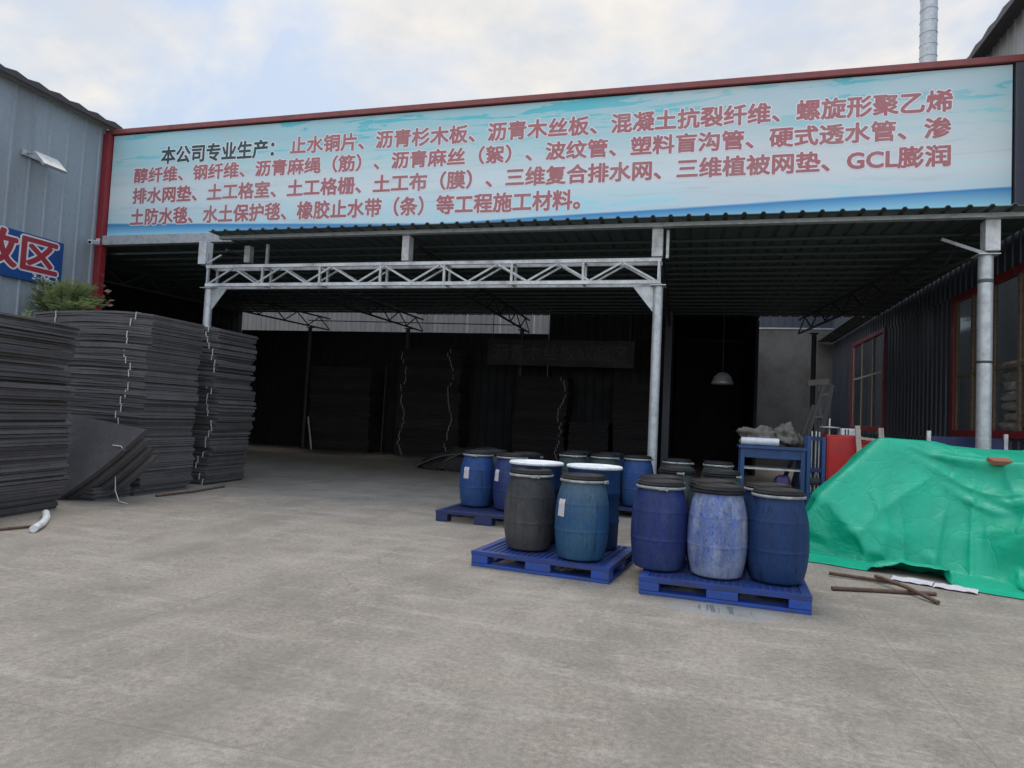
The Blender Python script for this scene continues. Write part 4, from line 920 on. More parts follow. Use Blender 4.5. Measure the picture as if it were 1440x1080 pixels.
# ================================================================== TARPAULIN
TARP = [
1096,8447,24,59,15,0,58,11,0,58,2,0,57,-5,0,58,-14,0,59,-21,0,62,-27,0,62,-31,1,63,-34,6,62,-32,12,60,-28,18,59,-21,21,56,-15,24,51,-7,30,51,23,-17,55,-14,11,57,0,6,56,-6,10,57,-9,9,59,-15,5,60,-22,2,60,-32,0,62,-40,1,60,-51,6,58,-56,15,24,-56,-57,-30,-72,-28,18,-62,-47,47,-55,-21,51,-47,-7,53,-39,0,54,-32,0,55,-25,0,55,-21,0,56,-20,0,55,-22,0,56,-25,0,56,-31,0,55,-38,0,55,-44,0,42,-47,37,-57,-42,-25,32,-67,14,57,-26,-4,58,-18,-5,59,-3,-13,58,6,-4,58,13,0,57,21,0,57,28,0,58,32,0,58,35,0,59,32,0,58,27,1,57,20,2,58,12,3,56,3,4,57,7,-4,57,5,-5,57,6,-1,57,8,0,56,11,0,55,16,0,53,22,0,51,29,0,51,34,0,49,37,0,50,39,0,50,38,0,51,33,0,52,26,0,54,20,1,56,12,-1,58,5,0,61,-1,0,62,-6,0,64,-8,0,63,-6,0,62,-3,0,60,3,0,58,10,0,54,16,0,52,22,0,51,27,0,49,29,0,
1097,8498,24,58,13,0,57,9,0,56,2,0,58,-5,0,59,-12,0,61,-19,0,62,-25,0,63,-31,0,62,-34,0,61,-35,3,60,-31,13,56,-20,27,54,-13,28,51,-7,31,46,-1,35,56,4,-7,55,-5,14,57,-4,9,57,-7,5,59,-13,4,60,-21,1,61,-31,-1,64,-36,-8,60,-49,6,62,-53,4,8,-58,-59,-19,-70,-41,33,-60,-39,47,-55,-22,52,-47,-3,53,-39,0,53,-31,0,55,-24,0,55,-22,0,55,-20,0,55,-22,5,55,-25,-5,54,-32,8,55,-37,-8,55,-44,0,33,-47,46,-54,-53,4,47,-60,5,58,-22,-10,48,-13,-35,58,-4,-10,57,4,0,57,12,0,57,22,0,58,29,0,59,34,0,58,35,0,59,32,0,57,26,0,57,18,6,56,10,7,55,3,-13,49,5,26,51,8,-26,58,7,0,57,8,0,56,11,0,54,17,0,53,22,0,51,29,0,51,34,3,49,37,-3,50,39,0,50,37,0,51,33,0,52,26,0,52,17,16,54,12,-16,58,5,0,60,-1,0,62,-7,0,63,-8,0,64,-6,0,61,-3,0,60,3,0,57,9,0,55,17,0,52,22,0,50,28,0,50,30,0,
1097,8546,24,56,12,0,57,8,0,57,3,0,58,-3,0,61,-10,0,62,-17,0,62,-26,0,62,-31,0,60,-35,0,60,-36,0,59,-33,1,51,-19,36,52,-13,31,51,-7,29,51,-1,29,52,2,25,57,-4,9,56,-3,9,58,-5,-1,59,-13,0,60,-20,1,61,-31,2,62,-39,2,63,-46,-1,63,-51,-6,-11,-64,-52,9,-62,-52,35,-60,-39,46,-55,-22,53,-46,-1,53,-38,0,54,-31,0,54,-25,0,55,-21,0,55,-20,0,55,-22,0,54,-26,10,54,-31,-7,54,-38,11,55,-40,-14,8,-50,54,-29,-61,35,56,-50,-16,47,-19,-36,48,-14,-33,57,-6,-4,56,4,0,58,13,0,58,23,0,59,30,0,58,35,0,59,34,0,57,30,0,57,25,0,54,17,17,54,10,-17,43,-10,35,54,20,-3,47,8,-32,58,8,0,57,8,0,56,12,0,54,16,0,53,22,0,51,29,1,50,34,7,49,37,-8,50,39,0,49,37,0,51,33,0,53,26,1,50,16,23,51,12,-22,58,4,-2,61,-2,0,61,-7,9,63,-8,-9,62,-7,6,62,-3,-6,60,3,0,57,10,0,55,16,0,52,23,0,50,28,0,49,30,0,
1095,8593,24,56,11,0,57,9,0,58,5,0,60,-1,0,62,-9,0,61,-17,0,61,-27,0,60,-32,0,60,-36,0,59,-36,0,59,-33,0,58,-28,7,52,-12,32,50,-3,32,50,1,31,49,4,29,55,0,15,57,-5,9,51,-17,-23,59,-11,1,61,-13,14,60,-30,2,63,-37,9,64,-43,10,63,-51,-3,-7,-64,-53,20,-62,-49,32,-60,-41,47,-53,-22,52,-46,0,53,-38,0,54,-31,0,55,-24,0,54,-21,0,55,-20,0,55,-21,0,55,-26,1,54,-31,13,53,-37,-14,58,-39,12,-33,-56,35,16,-53,52,53,-49,-24,44,-20,-38,42,-16,-37,56,-6,0,58,4,0,58,15,0,59,25,0,59,30,0,58,34,0,58,32,0,57,30,0,57,24,7,57,17,-2,58,10,7,33,-12,47,34,20,-43,54,12,-16,58,8,0,57,8,0,56,11,5,54,16,-5,53,22,0,50,28,10,50,34,-9,49,38,-1,50,39,0,49,37,0,51,33,0,52,27,4,48,14,27,50,13,-25,58,4,-6,59,-4,14,61,-7,-13,63,-7,-1,62,-7,10,62,-3,-10,59,3,0,58,9,0,54,17,0,52,23,0,50,28,0,49,30,0,
1093,8638,24,57,13,0,58,11,0,60,7,0,60,0,0,61,-9,0,59,-19,0,60,-28,0,59,-33,0,59,-36,0,60,-35,0,60,-31,0,59,-27,1,59,-20,8,52,-6,29,51,0,28,49,5,29,46,11,33,56,-3,11,45,-21,-31,58,-13,-2,60,-19,4,62,-21,17,60,-42,1,64,-38,21,64,-47,14,24,-69,-39,9,-58,-57,27,-58,-45,47,-54,-22,52,-46,0,53,-37,0,54,-30,0,54,-24,0,55,-21,0,55,-19,0,56,-21,0,55,-25,0,55,-29,10,55,-37,-10,44,-41,35,-41,-55,28,38,-51,40,45,-50,-34,32,-23,-45,51,-14,-24,58,-5,0,59,6,0,59,16,0,59,25,0,59,29,0,57,32,0,57,32,0,57,29,0,58,25,2,57,18,12,38,-13,45,52,9,24,21,21,-50,53,12,-21,56,8,-12,57,8,0,56,10,0,54,16,0,53,22,0,51,28,10,50,33,-10,49,38,0,49,39,0,50,38,0,50,33,0,52,27,9,46,14,30,55,9,-8,50,8,-29,58,-4,16,60,-7,-18,63,-7,0,62,-7,12,61,-3,-12,60,2,0,57,10,0,55,17,0,52,23,0,50,27,0,49,30,0,
1092,8685,24,58,15,0,59,13,0,60,8,0,60,-1,0,58,-11,0,59,-20,0,58,-28,0,60,-33,0,60,-34,0,61,-33,0,61,-30,0,60,-26,0,59,-20,0,57,-14,8,52,-1,27,52,2,24,48,6,29,43,13,35,39,-22,-36,59,-11,3,58,-24,-8,62,-22,15,61,-40,4,63,-41,15,63,-40,31,43,-67,-21,12,-58,-55,23,-58,-47,44,-53,-24,53,-45,0,53,-38,0,53,-30,0,55,-23,0,55,-20,0,56,-18,0,55,-20,5,56,-24,-5,56,-30,0,56,-36,0,22,-43,50,-36,-56,30,51,-50,22,37,-50,-39,31,-23,-46,55,-13,-17,59,-3,0,60,7,0,59,16,0,59,23,0,57,28,0,57,31,0,57,32,0,58,30,3,57,25,16,50,5,36,33,-15,47,54,22,1,19,20,-50,52,12,-23,54,8,-17,56,8,-10,56,10,-3,55,16,0,52,21,7,52,29,-4,50,34,-3,49,38,0,49,39,0,50,38,0,49,30,18,50,19,23,50,25,-8,50,3,-27,51,5,27,50,0,-33,63,-2,0,61,-10,14,62,-6,-12,62,-2,-2,60,3,0,57,10,0,55,16,0,52,22,0,50,28,0,50,29,0,
1093,8734,24,58,16,0,59,14,0,59,7,0,58,-2,0,58,-12,0,58,-21,0,59,-26,0,61,-31,0,62,-32,0,62,-33,0,60,-29,0,59,-26,0,59,-20,0,57,-14,0,56,-6,11,47,4,32,37,9,43,56,6,8,55,-16,-4,34,-25,-38,60,-9,13,59,-31,-3,64,-32,15,63,-43,12,62,-38,35,55,-61,0,25,-62,-46,11,-54,-56,46,-53,-22,52,-45,0,53,-38,0,54,-29,0,55,-23,0,55,-19,0,56,-18,0,56,-20,0,56,-24,0,55,-30,0,56,-36,6,-2,-46,52,-25,-56,38,56,-48,1,28,-51,-45,39,-21,-42,58,-11,-10,60,-2,0,60,7,0,59,15,0,57,21,0,57,27,0,57,32,0,58,33,4,56,28,20,55,18,30,40,-4,46,39,-12,43,44,31,-21,24,20,-47,51,12,-25,53,8,-19,55,9,-14,56,11,-8,54,16,-4,53,22,-2,51,29,-1,51,34,-2,49,38,0,49,39,0,48,30,27,48,28,21,44,19,-33,51,21,-15,55,16,0,45,3,36,50,0,-34,62,-5,11,63,-6,1,62,-6,-14,62,-2,0,60,3,0,57,9,0,54,16,0,53,23,0,50,27,0,49,29,1,
1094,8784,24,58,17,0,58,13,0,58,5,0,57,-3,0,57,-12,0,59,-19,0,61,-24,0,63,-29,0,62,-32,0,61,-32,0,61,-30,0,59,-26,1,54,-24,17,55,-11,-18,57,-7,0,49,4,28,37,8,43,53,-11,-18,54,2,22,29,-28,-44,60,-18,-2,63,-21,10,62,-34,8,57,-35,36,62,-51,4,62,-46,27,40,-61,-37,12,-53,-55,46,-53,-22,52,-45,0,53,-37,0,54,-29,0,55,-23,0,55,-19,0,56,-18,0,56,-19,0,55,-24,0,55,-30,0,52,-37,16,-22,-49,44,-9,-54,46,55,-47,-16,25,-51,-49,45,-18,-37,61,-10,-4,60,-3,0,58,6,4,58,13,-4,56,21,0,58,28,0,57,33,5,57,30,22,54,23,31,52,14,35,40,-5,46,43,-10,38,19,33,-41,44,19,-31,46,14,-32,52,11,-23,54,9,-15,55,13,-10,54,17,-9,52,22,-5,52,29,-4,50,34,-4,49,38,-3,48,35,20,50,34,16,53,29,9,31,12,-45,52,24,0,55,16,0,43,2,38,51,-1,-33,62,-5,-5,62,-5,11,62,-6,-11,62,-2,0,60,3,0,58,9,0,54,16,0,52,23,0,50,27,0,50,29,4,
1094,8835,24,58,16,0,57,10,0,57,5,0,57,-3,0,58,-10,0,61,-16,0,62,-24,0,63,-28,0,61,-32,0,61,-33,0,59,-31,0,54,-30,18,57,-21,6,53,-11,-24,57,-7,0,35,-1,43,54,12,13,52,-12,-22,51,3,27,26,-28,-46,59,-18,-6,63,-24,-1,64,-31,8,55,-36,44,60,-44,28,66,-46,15,49,-59,-25,32,-66,-25,33,-39,-53,52,-45,0,53,-36,0,54,-29,0,54,-22,0,56,-19,0,55,-18,0,55,-20,0,55,-24,0,54,-31,0,45,-38,27,-23,-48,43,-3,-53,49,38,-48,-43,35,-47,-48,53,-16,-28,60,-11,0,59,-3,0,57,4,0,57,12,0,57,22,0,58,29,6,56,29,24,55,25,32,53,22,33,50,10,37,45,-2,40,40,-13,40,22,34,-41,44,19,-30,54,4,-20,38,24,-37,49,15,-26,54,13,-13,53,18,-10,52,24,-8,51,29,-6,50,34,-3,49,37,-3,51,38,1,53,32,4,53,28,8,41,-30,30,54,19,0,9,42,-37,56,12,-8,60,7,8,59,-6,-21,62,-5,8,63,-6,-8,62,-2,0,60,3,0,57,9,0,55,17,0,52,22,0,50,28,0,48,30,8,
1094,8884,24,57,14,0,56,10,0,57,5,0,58,-1,0,61,-8,0,61,-15,0,62,-23,0,62,-29,0,60,-33,0,59,-34,0,55,-34,15,57,-27,9,54,-24,-17,54,-15,17,51,0,-24,37,0,42,55,5,-12,50,-10,26,56,7,-8,22,-28,-48,60,-17,0,62,-26,0,63,-34,0,58,-47,15,57,-31,50,66,-44,18,33,-67,-30,56,-52,7,45,-54,-22,48,-29,-38,53,-36,0,54,-28,0,54,-23,0,55,-19,0,56,-18,0,55,-19,0,54,-24,0,55,-31,0,36,-37,38,-22,-48,45,18,-54,45,32,-44,-51,23,-45,-56,56,-17,-21,58,-12,0,58,-5,0,56,4,0,57,13,0,58,23,10,56,23,26,54,24,33,52,18,39,55,27,24,41,-2,46,48,2,36,47,-5,33,25,34,-39,52,13,-22,55,1,-18,32,29,-39,39,23,-36,50,18,-21,53,18,-13,51,24,-8,52,28,-4,51,33,-1,51,36,2,52,35,4,55,27,12,56,9,22,45,-26,27,39,37,-19,48,22,-22,6,38,-44,57,6,-20,62,-2,-8,63,-7,0,63,-5,3,62,-2,-3,60,3,0,57,10,0,55,16,0,52,23,0,50,28,0,47,30,14,
1093,8930,24,56,13,0,57,11,0,58,8,0,60,1,0,61,-6,0,61,-16,0,60,-24,0,60,-31,0,59,-33,1,57,-35,9,57,-33,13,52,-31,-20,57,-19,13,54,-14,19,45,0,-35,38,1,42,55,-2,15,55,-3,14,43,3,-39,42,-41,8,50,1,-36,61,-26,-4,60,-37,15,57,-48,-14,62,-45,24,64,-29,39,42,-64,-25,56,-52,8,51,-52,-7,53,-43,-5,48,-21,-35,54,-28,0,55,-22,0,55,-19,0,55,-17,0,55,-20,0,55,-23,0,55,-29,3,24,-38,47,-11,-47,50,36,-55,32,9,-40,-63,25,-45,-54,56,-18,-15,57,-13,0,56,-6,0,57,4,8,58,11,16,56,12,28,52,8,40,53,33,25,53,24,30,52,7,38,53,24,20,55,8,22,26,-12,52,56,-3,-13,51,17,-23,45,24,-27,35,27,-39,34,26,-38,34,29,-35,53,18,-11,52,22,-8,52,28,-3,52,32,1,52,33,5,54,31,9,57,15,21,52,-8,29,56,-5,18,52,18,-13,30,41,-28,4,38,-43,40,22,-40,58,3,-25,62,-4,-13,63,-5,-3,62,-3,0,60,4,0,57,9,0,55,17,0,52,23,0,46,20,25,45,35,-9,
1091,8976,24,57,14,0,58,14,0,59,9,0,60,2,0,61,-7,0,59,-17,0,59,-26,0,58,-31,7,59,-34,5,58,-33,8,51,-38,-20,56,-26,18,57,-17,13,40,-30,-31,54,19,-1,55,-13,6,54,0,18,55,-1,18,28,-23,43,53,-25,1,51,0,-36,51,-4,-43,60,-38,-6,61,-46,0,61,-51,0,61,-50,17,57,-41,39,47,-53,-31,53,-50,-3,54,-41,-1,56,-30,9,49,-18,-30,55,-22,0,55,-18,0,55,-16,0,56,-19,0,56,-22,0,54,-29,11,4,-39,53,24,-47,45,38,-56,26,1,-37,-63,31,-49,-45,35,-44,23,54,6,-20,57,-4,4,57,0,14,57,6,24,52,-1,37,54,14,33,52,34,23,53,20,32,53,15,33,55,13,29,52,-9,29,48,32,13,51,-24,16,41,28,-30,24,31,-44,34,25,-39,39,26,-33,48,20,-23,52,20,-14,52,22,-7,52,27,-3,52,31,3,54,30,8,57,21,16,56,-3,28,54,23,13,58,0,13,56,-1,2,8,47,-32,19,37,-41,31,28,-44,49,13,-37,58,2,-27,61,-2,-16,62,-2,-8,60,3,-2,57,10,0,54,17,2,52,21,8,44,18,32,38,33,-29,
1091,9022,24,57,17,0,59,15,0,60,10,0,59,2,0,59,-9,0,58,-18,0,58,-26,0,59,-31,1,59,-32,12,56,-36,-13,58,-32,0,58,-28,0,56,-24,0,52,-24,15,26,-35,37,50,26,-8,53,-1,19,53,-4,21,56,0,13,49,-24,-21,53,-25,22,52,-7,-41,51,-9,-50,60,-45,-7,61,-50,0,61,-53,0,59,-44,30,58,-50,11,48,-48,-26,52,-43,-9,56,-30,8,56,-21,10,51,-15,-24,55,-18,0,56,-16,0,56,-17,0,55,-22,9,53,-29,16,26,-43,42,18,-46,49,38,-55,24,-4,-38,-62,37,-54,-31,6,-48,37,54,-23,3,59,8,0,59,4,14,56,5,24,50,-5,38,54,21,28,52,30,24,53,16,34,54,15,34,51,-9,37,54,-2,30,56,13,15,52,26,-4,31,32,-37,29,28,-41,26,27,-44,47,20,-27,50,17,-19,52,19,-14,52,23,-7,53,27,-2,53,28,4,56,26,11,57,18,18,57,0,26,56,-2,22,55,20,7,56,2,1,23,42,-31,14,40,-41,14,35,-47,43,18,-42,52,9,-36,58,3,-25,59,2,-18,59,5,-12,57,9,3,55,14,9,48,7,30,46,33,5,22,23,-47,
1091,9071,24,59,19,0,59,16,0,58,9,0,58,-1,0,57,-9,1,58,-18,1,59,-25,-1,61,-29,-1,61,-32,1,59,-34,2,59,-31,3,56,-30,7,53,-29,13,47,-27,21,13,-40,39,49,-29,7,52,10,20,50,-24,12,56,-9,9,41,38,-19,59,-4,-19,63,-6,-20,62,-17,-29,60,-30,-34,61,-49,-13,61,-53,0,60,-52,0,58,-48,14,58,-42,10,47,-42,-24,55,-31,0,56,-22,6,56,-15,10,54,-14,-16,56,-16,0,54,-18,13,52,-24,17,54,-28,14,38,-43,32,22,-48,44,34,-55,27,-2,-38,-61,37,-62,-9,-4,-45,40,42,-38,21,59,-6,8,59,12,10,55,7,22,50,-5,36,53,26,22,53,21,31,54,17,36,51,-6,42,53,-2,37,55,9,25,54,25,7,29,37,-33,30,31,-38,37,28,-33,45,21,-29,50,16,-23,51,17,-18,52,19,-14,52,23,-8,53,25,0,55,25,6,56,24,12,58,16,19,58,3,24,53,-9,27,57,8,10,53,20,-6,24,42,-31,11,40,-41,15,35,-46,36,23,-46,46,15,-42,56,6,-30,59,1,-17,57,-20,5,57,5,4,52,24,4,47,30,6,40,37,-20,-3,-2,-56,
1092,9122,24,59,19,0,58,14,0,57,8,2,56,-3,9,57,-12,9,58,-19,6,59,-25,4,61,-29,2,61,-31,1,60,-33,1,58,-33,4,54,-31,8,52,-30,14,49,-26,19,36,-36,26,16,-46,30,46,-21,26,55,-3,11,57,-7,10,49,29,-15,56,11,-23,60,-23,-15,64,-15,-28,63,-11,-40,65,-28,-35,62,-46,-21,60,-51,-5,58,-48,16,54,-46,-14,56,-37,-2,56,-30,0,56,-23,0,56,-16,0,57,-13,2,52,-18,17,52,-20,18,52,-23,16,53,-29,13,47,-40,20,35,-51,27,-2,-54,44,34,-43,-47,33,-65,0,4,-47,40,15,-45,38,56,-16,15,57,12,8,55,8,19,50,-3,34,53,25,23,54,20,34,52,0,44,51,-6,42,55,14,31,47,37,-11,53,24,3,54,18,-4,10,37,-42,43,24,-30,48,19,-25,51,16,-23,50,18,-19,52,20,-13,52,23,-8,54,24,0,55,23,9,57,20,14,59,13,20,57,3,25,52,-14,28,55,18,4,54,17,-4,25,41,-31,14,40,-41,11,36,-47,32,25,-48,39,20,-47,58,-19,-16,59,-12,-16,55,20,-11,50,19,-23,43,19,-32,39,29,27,36,34,-29,-20,-24,-48,
1093,9172,24,58,18,0,57,12,6,53,0,21,52,-10,18,57,-14,13,59,-16,7,61,-24,5,61,-28,1,62,-29,-1,59,-33,0,56,-34,5,51,-35,9,49,-33,15,45,-31,21,38,-34,26,16,-46,30,53,-10,19,56,2,7,57,-5,8,56,-15,10,46,30,-28,61,-6,-24,63,-14,-29,65,-17,-34,65,-26,-35,65,-34,-31,63,-42,-23,60,-45,-13,57,-44,-3,56,-37,0,56,-30,3,56,-23,5,55,-17,8,52,-19,17,53,-17,15,54,-19,14,52,-24,16,51,-29,14,50,-39,15,42,-48,20,5,-55,45,42,-49,-36,29,-66,10,14,-49,37,2,-43,43,35,-36,32,55,11,7,55,10,17,52,0,32,54,25,27,53,7,40,50,-10,46,54,20,32,52,36,0,55,1,25,53,21,3,25,42,-29,36,35,-30,46,22,-25,50,18,-25,48,19,-24,51,18,-18,53,17,-12,51,26,-9,53,25,0,57,18,11,58,16,18,58,11,21,57,3,24,53,-13,27,58,2,11,34,41,-20,39,34,-24,13,40,-41,15,35,-47,33,25,-47,36,21,-48,49,1,-40,59,-11,-17,25,9,-54,47,14,-31,48,30,-4,42,31,24,27,24,-45,-31,-35,-33,
1094,9221,24,55,14,13,49,-7,30,50,-12,27,48,-24,22,58,-9,15,63,-2,5,62,-18,3,62,-24,-2,62,-27,-4,58,-33,-1,52,-39,6,45,-42,11,49,-33,15,46,-29,21,42,-29,26,20,-44,30,56,-1,13,56,4,5,56,-6,9,50,-26,18,55,19,-20,58,4,-29,63,-17,-26,65,-14,-36,65,-23,-36,66,-29,-34,65,-36,-27,62,-39,-20,59,-39,-9,57,-37,-1,56,-29,4,55,-23,7,53,-22,13,54,-15,12,55,-15,12,53,-19,14,50,-25,19,50,-31,16,52,-36,13,50,-44,13,21,-55,40,44,-56,-19,22,-68,17,12,-49,36,12,-45,39,7,-39,40,52,-9,20,55,16,14,54,6,32,55,17,32,48,-12,46,55,20,34,52,37,9,55,-3,31,54,14,18,48,33,-5,33,40,-25,39,33,-28,46,24,-26,47,21,-26,50,19,-23,52,16,-17,55,13,-8,48,29,-12,53,26,-2,57,12,16,58,12,20,58,11,22,58,5,23,52,-13,27,58,1,11,33,42,-21,28,41,-29,32,32,-36,11,36,-47,35,23,-47,39,17,-47,44,11,-45,46,8,-40,49,-6,-36,52,-14,-19,-12,49,-26,31,27,-39,30,36,-33,-37,-39,-20,
1115,9262,24,26,-4,52,42,-22,35,46,-22,29,54,-11,24,59,-1,14,62,-5,6,62,-13,-1,62,-22,-4,51,-43,-4,64,-18,-3,52,-38,6,51,-35,10,43,-39,18,42,-34,22,35,-38,25,40,-25,31,55,13,1,56,-1,11,56,-6,9,55,-18,9,56,-26,6,53,21,-33,62,-8,-31,65,-19,-33,65,-18,-38,66,-24,-37,65,-34,-29,63,-35,-21,62,-33,-17,58,-34,-3,56,-29,4,56,-23,7,55,-17,7,55,-15,11,52,-17,16,44,-28,26,53,-21,16,50,-31,18,49,-38,16,52,-42,14,56,-43,10,34,-65,9,0,-70,20,4,-51,34,9,-45,35,37,-31,30,35,-24,40,55,7,23,55,15,28,51,-10,43,57,29,19,56,23,26,54,18,30,47,-16,37,44,40,-3,48,35,-5,49,29,-10,40,33,-26,49,21,-24,44,25,-29,50,18,-23,53,14,-16,55,11,-7,48,29,-12,53,26,-2,56,-2,23,58,8,22,58,13,21,57,16,18,53,-12,27,58,2,11,38,38,-18,26,41,-30,21,38,-39,23,33,-46,42,15,-44,43,9,-46,46,2,-43,47,-1,-41,49,0,-35,47,18,-29,14,41,-37,2,45,-35,-36,-4,-44,-38,-14,-42,
1156,9310,24,38,-15,42,33,-14,45,29,-20,45,12,-32,46,51,-20,18,56,-19,13,59,-21,6,62,-19,0,65,-17,-1,65,-7,-8,50,-41,6,53,-32,9,28,-51,17,41,-37,20,44,-28,23,53,-7,20,55,11,1,56,0,12,54,-11,16,55,-17,13,56,-22,6,62,-7,-21,62,-3,-32,65,-10,-36,66,-18,-35,69,-10,-39,59,-48,-18,64,-33,-21,64,-21,-24,61,-12,-26,53,-34,7,56,-20,6,57,-12,6,45,-26,26,51,-19,17,54,-18,12,43,-35,22,47,-35,15,45,-43,15,49,-45,12,51,-47,8,50,-51,6,37,-60,11,19,-47,32,-5,-36,45,11,-37,43,32,-31,35,51,-11,27,52,4,30,50,5,38,54,25,27,53,20,32,52,1,39,54,28,14,53,25,7,47,32,-10,43,32,-21,48,23,-19,46,24,-24,48,22,-24,51,17,-22,52,15,-15,53,17,-11,51,27,-6,51,29,0,58,10,15,58,4,22,57,-1,27,59,9,19,56,-7,23,57,3,10,35,40,-19,16,44,-33,26,35,-39,39,21,-42,45,7,-43,46,1,-44,46,-3,-44,47,0,-41,44,16,-37,28,35,-37,2,41,-40,-30,13,-46,-35,-18,-42,-35,-23,-39,
1195,9333,24,16,2,57,18,-14,53,19,-23,49,21,-29,44,35,-34,30,51,-28,16,58,-22,7,64,-12,-2,66,-11,-5,64,-15,-3,53,-37,5,51,-35,11,40,-42,14,33,-43,23,45,-27,23,55,4,12,56,11,3,54,-4,15,56,-5,11,57,-13,10,55,-25,9,61,-19,-10,58,5,-39,65,-12,-34,66,-29,-27,68,-6,-41,64,-32,-31,64,-34,-19,62,-16,-31,63,-21,-14,55,-29,4,57,-19,4,56,-12,7,52,-19,18,50,-20,19,43,-30,25,51,-27,15,45,-36,17,38,-48,19,40,-52,14,49,-49,9,52,-47,6,50,-51,7,34,-42,25,25,-41,33,10,-37,43,5,-27,50,38,-22,38,51,1,33,52,7,36,53,24,27,52,8,39,55,22,25,56,16,24,50,33,1,42,36,-16,49,26,-13,50,21,-18,53,14,-18,50,17,-23,49,20,-22,49,21,-19,54,15,-9,52,24,-5,52,29,0,57,12,14,59,5,22,58,5,24,58,4,22,54,-11,25,58,8,7,31,43,-21,17,43,-33,33,31,-37,46,9,-38,47,1,-42,46,-3,-44,46,-2,-44,45,10,-42,25,33,-44,7,37,-44,-20,22,-48,-32,-13,-45,-31,-26,-41,-38,-16,-40,
1237,9351,24,17,-3,56,15,-5,56,11,-12,55,7,-22,52,16,-36,42,37,-40,25,54,-29,9,63,-17,0,66,-9,-5,65,-13,-3,55,-33,4,41,-46,11,50,-30,15,42,-34,20,42,-30,25,55,16,0,55,1,14,54,-4,16,56,-6,12,58,-7,5,58,-18,3,58,-31,1,56,7,-40,66,-19,-29,65,-32,-25,68,-8,-40,65,-19,-38,64,-23,-31,64,-24,-21,62,-21,-13,58,-24,0,57,-18,5,56,-14,9,52,-17,15,47,-25,24,51,-21,17,48,-29,18,44,-37,18,37,-48,20,36,-54,16,40,-55,12,48,-52,7,53,-47,6,42,-36,24,37,-35,28,28,-34,37,15,-31,45,12,-24,52,45,-8,41,51,7,37,54,20,30,54,15,34,55,20,26,56,18,22,44,39,-7,50,29,-6,50,24,-13,50,21,-17,51,17,-20,52,14,-21,51,16,-20,51,19,-17,54,16,-9,53,20,-4,52,28,1,58,14,13,58,5,22,59,6,23,58,3,22,53,-12,26,57,13,5,27,45,-22,22,41,-32,43,20,-34,49,-1,-36,47,-3,-42,46,-1,-44,45,5,-45,19,31,-50,9,32,-50,-8,27,-51,-27,-11,-49,-26,-27,-43,-33,-23,-40,-40,-9,-40,
1281,9364,24,18,-6,55,16,-8,56,10,-7,56,2,-10,56,-4,-20,54,12,-43,39,43,-43,18,59,-25,3,66,-10,-4,65,-10,-5,57,-29,4,43,-43,11,42,-40,16,44,-31,20,52,-14,20,55,14,1,55,-1,16,54,-4,16,57,-2,11,57,-7,5,58,-17,3,57,-32,3,57,5,-40,65,-24,-25,67,-25,-29,67,-28,-30,66,-15,-38,64,-10,-37,64,-21,-23,62,-19,-14,59,-20,-3,58,-17,4,55,-14,10,54,-16,15,50,-20,19,49,-24,20,48,-28,18,45,-36,18,40,-46,18,36,-53,16,35,-58,15,37,-60,11,46,-53,9,42,-36,23,42,-30,28,37,-28,33,31,-25,41,24,-23,48,22,-18,56,50,2,41,57,20,28,55,21,29,56,19,28,55,19,21,57,19,4,54,18,-4,52,21,-13,45,29,-18,46,26,-22,49,21,-23,51,16,-20,52,16,-16,54,17,-10,54,20,-4,53,24,3,57,17,11,59,6,22,58,5,23,58,3,23,53,-13,26,56,18,2,23,46,-23,32,37,-30,51,0,-29,48,-2,-36,47,0,-42,45,5,-45,5,24,-59,8,26,-55,9,33,-50,-20,-14,-52,-19,-26,-47,-27,-26,-43,-38,-11,-42,-41,9,-39,
1325,9353,24,20,11,54,16,-12,54,10,-7,56,2,-6,57,-6,-10,56,-13,-18,55,14,-50,35,50,-40,10,64,-17,-2,65,-7,-5,61,-22,3,46,-41,10,39,-41,17,46,-29,20,55,-6,15,56,12,4,53,-4,18,55,0,15,57,-2,10,57,-6,5,59,-17,3,55,-33,4,58,4,-38,65,-21,-26,67,-25,-30,67,-30,-28,65,-13,-39,66,-17,-31,64,-17,-25,62,-17,-15,60,-17,-5,58,-15,3,56,-13,9,53,-15,15,51,-19,18,50,-22,19,49,-27,18,45,-36,18,42,-44,16,40,-52,15,38,-55,12,34,-61,14,32,-61,15,36,-41,26,36,-36,28,35,-30,34,34,-22,41,37,-13,43,45,-4,40,40,-1,51,55,17,31,57,23,25,55,18,28,56,25,10,57,16,10,56,6,12,57,5,-2,54,9,-15,45,27,-22,43,31,-24,47,24,-23,51,18,-16,53,18,-10,54,19,-4,55,22,4,57,18,11,58,8,20,59,5,24,58,3,22,52,-13,27,55,22,-1,23,46,-23,44,25,-26,52,-5,-27,48,-1,-37,45,7,-43,23,23,-55,5,24,-59,-9,21,-58,-11,-18,-56,-12,-26,-51,-20,-25,-47,-35,-11,-44,-38,9,-40,-20,40,-38,
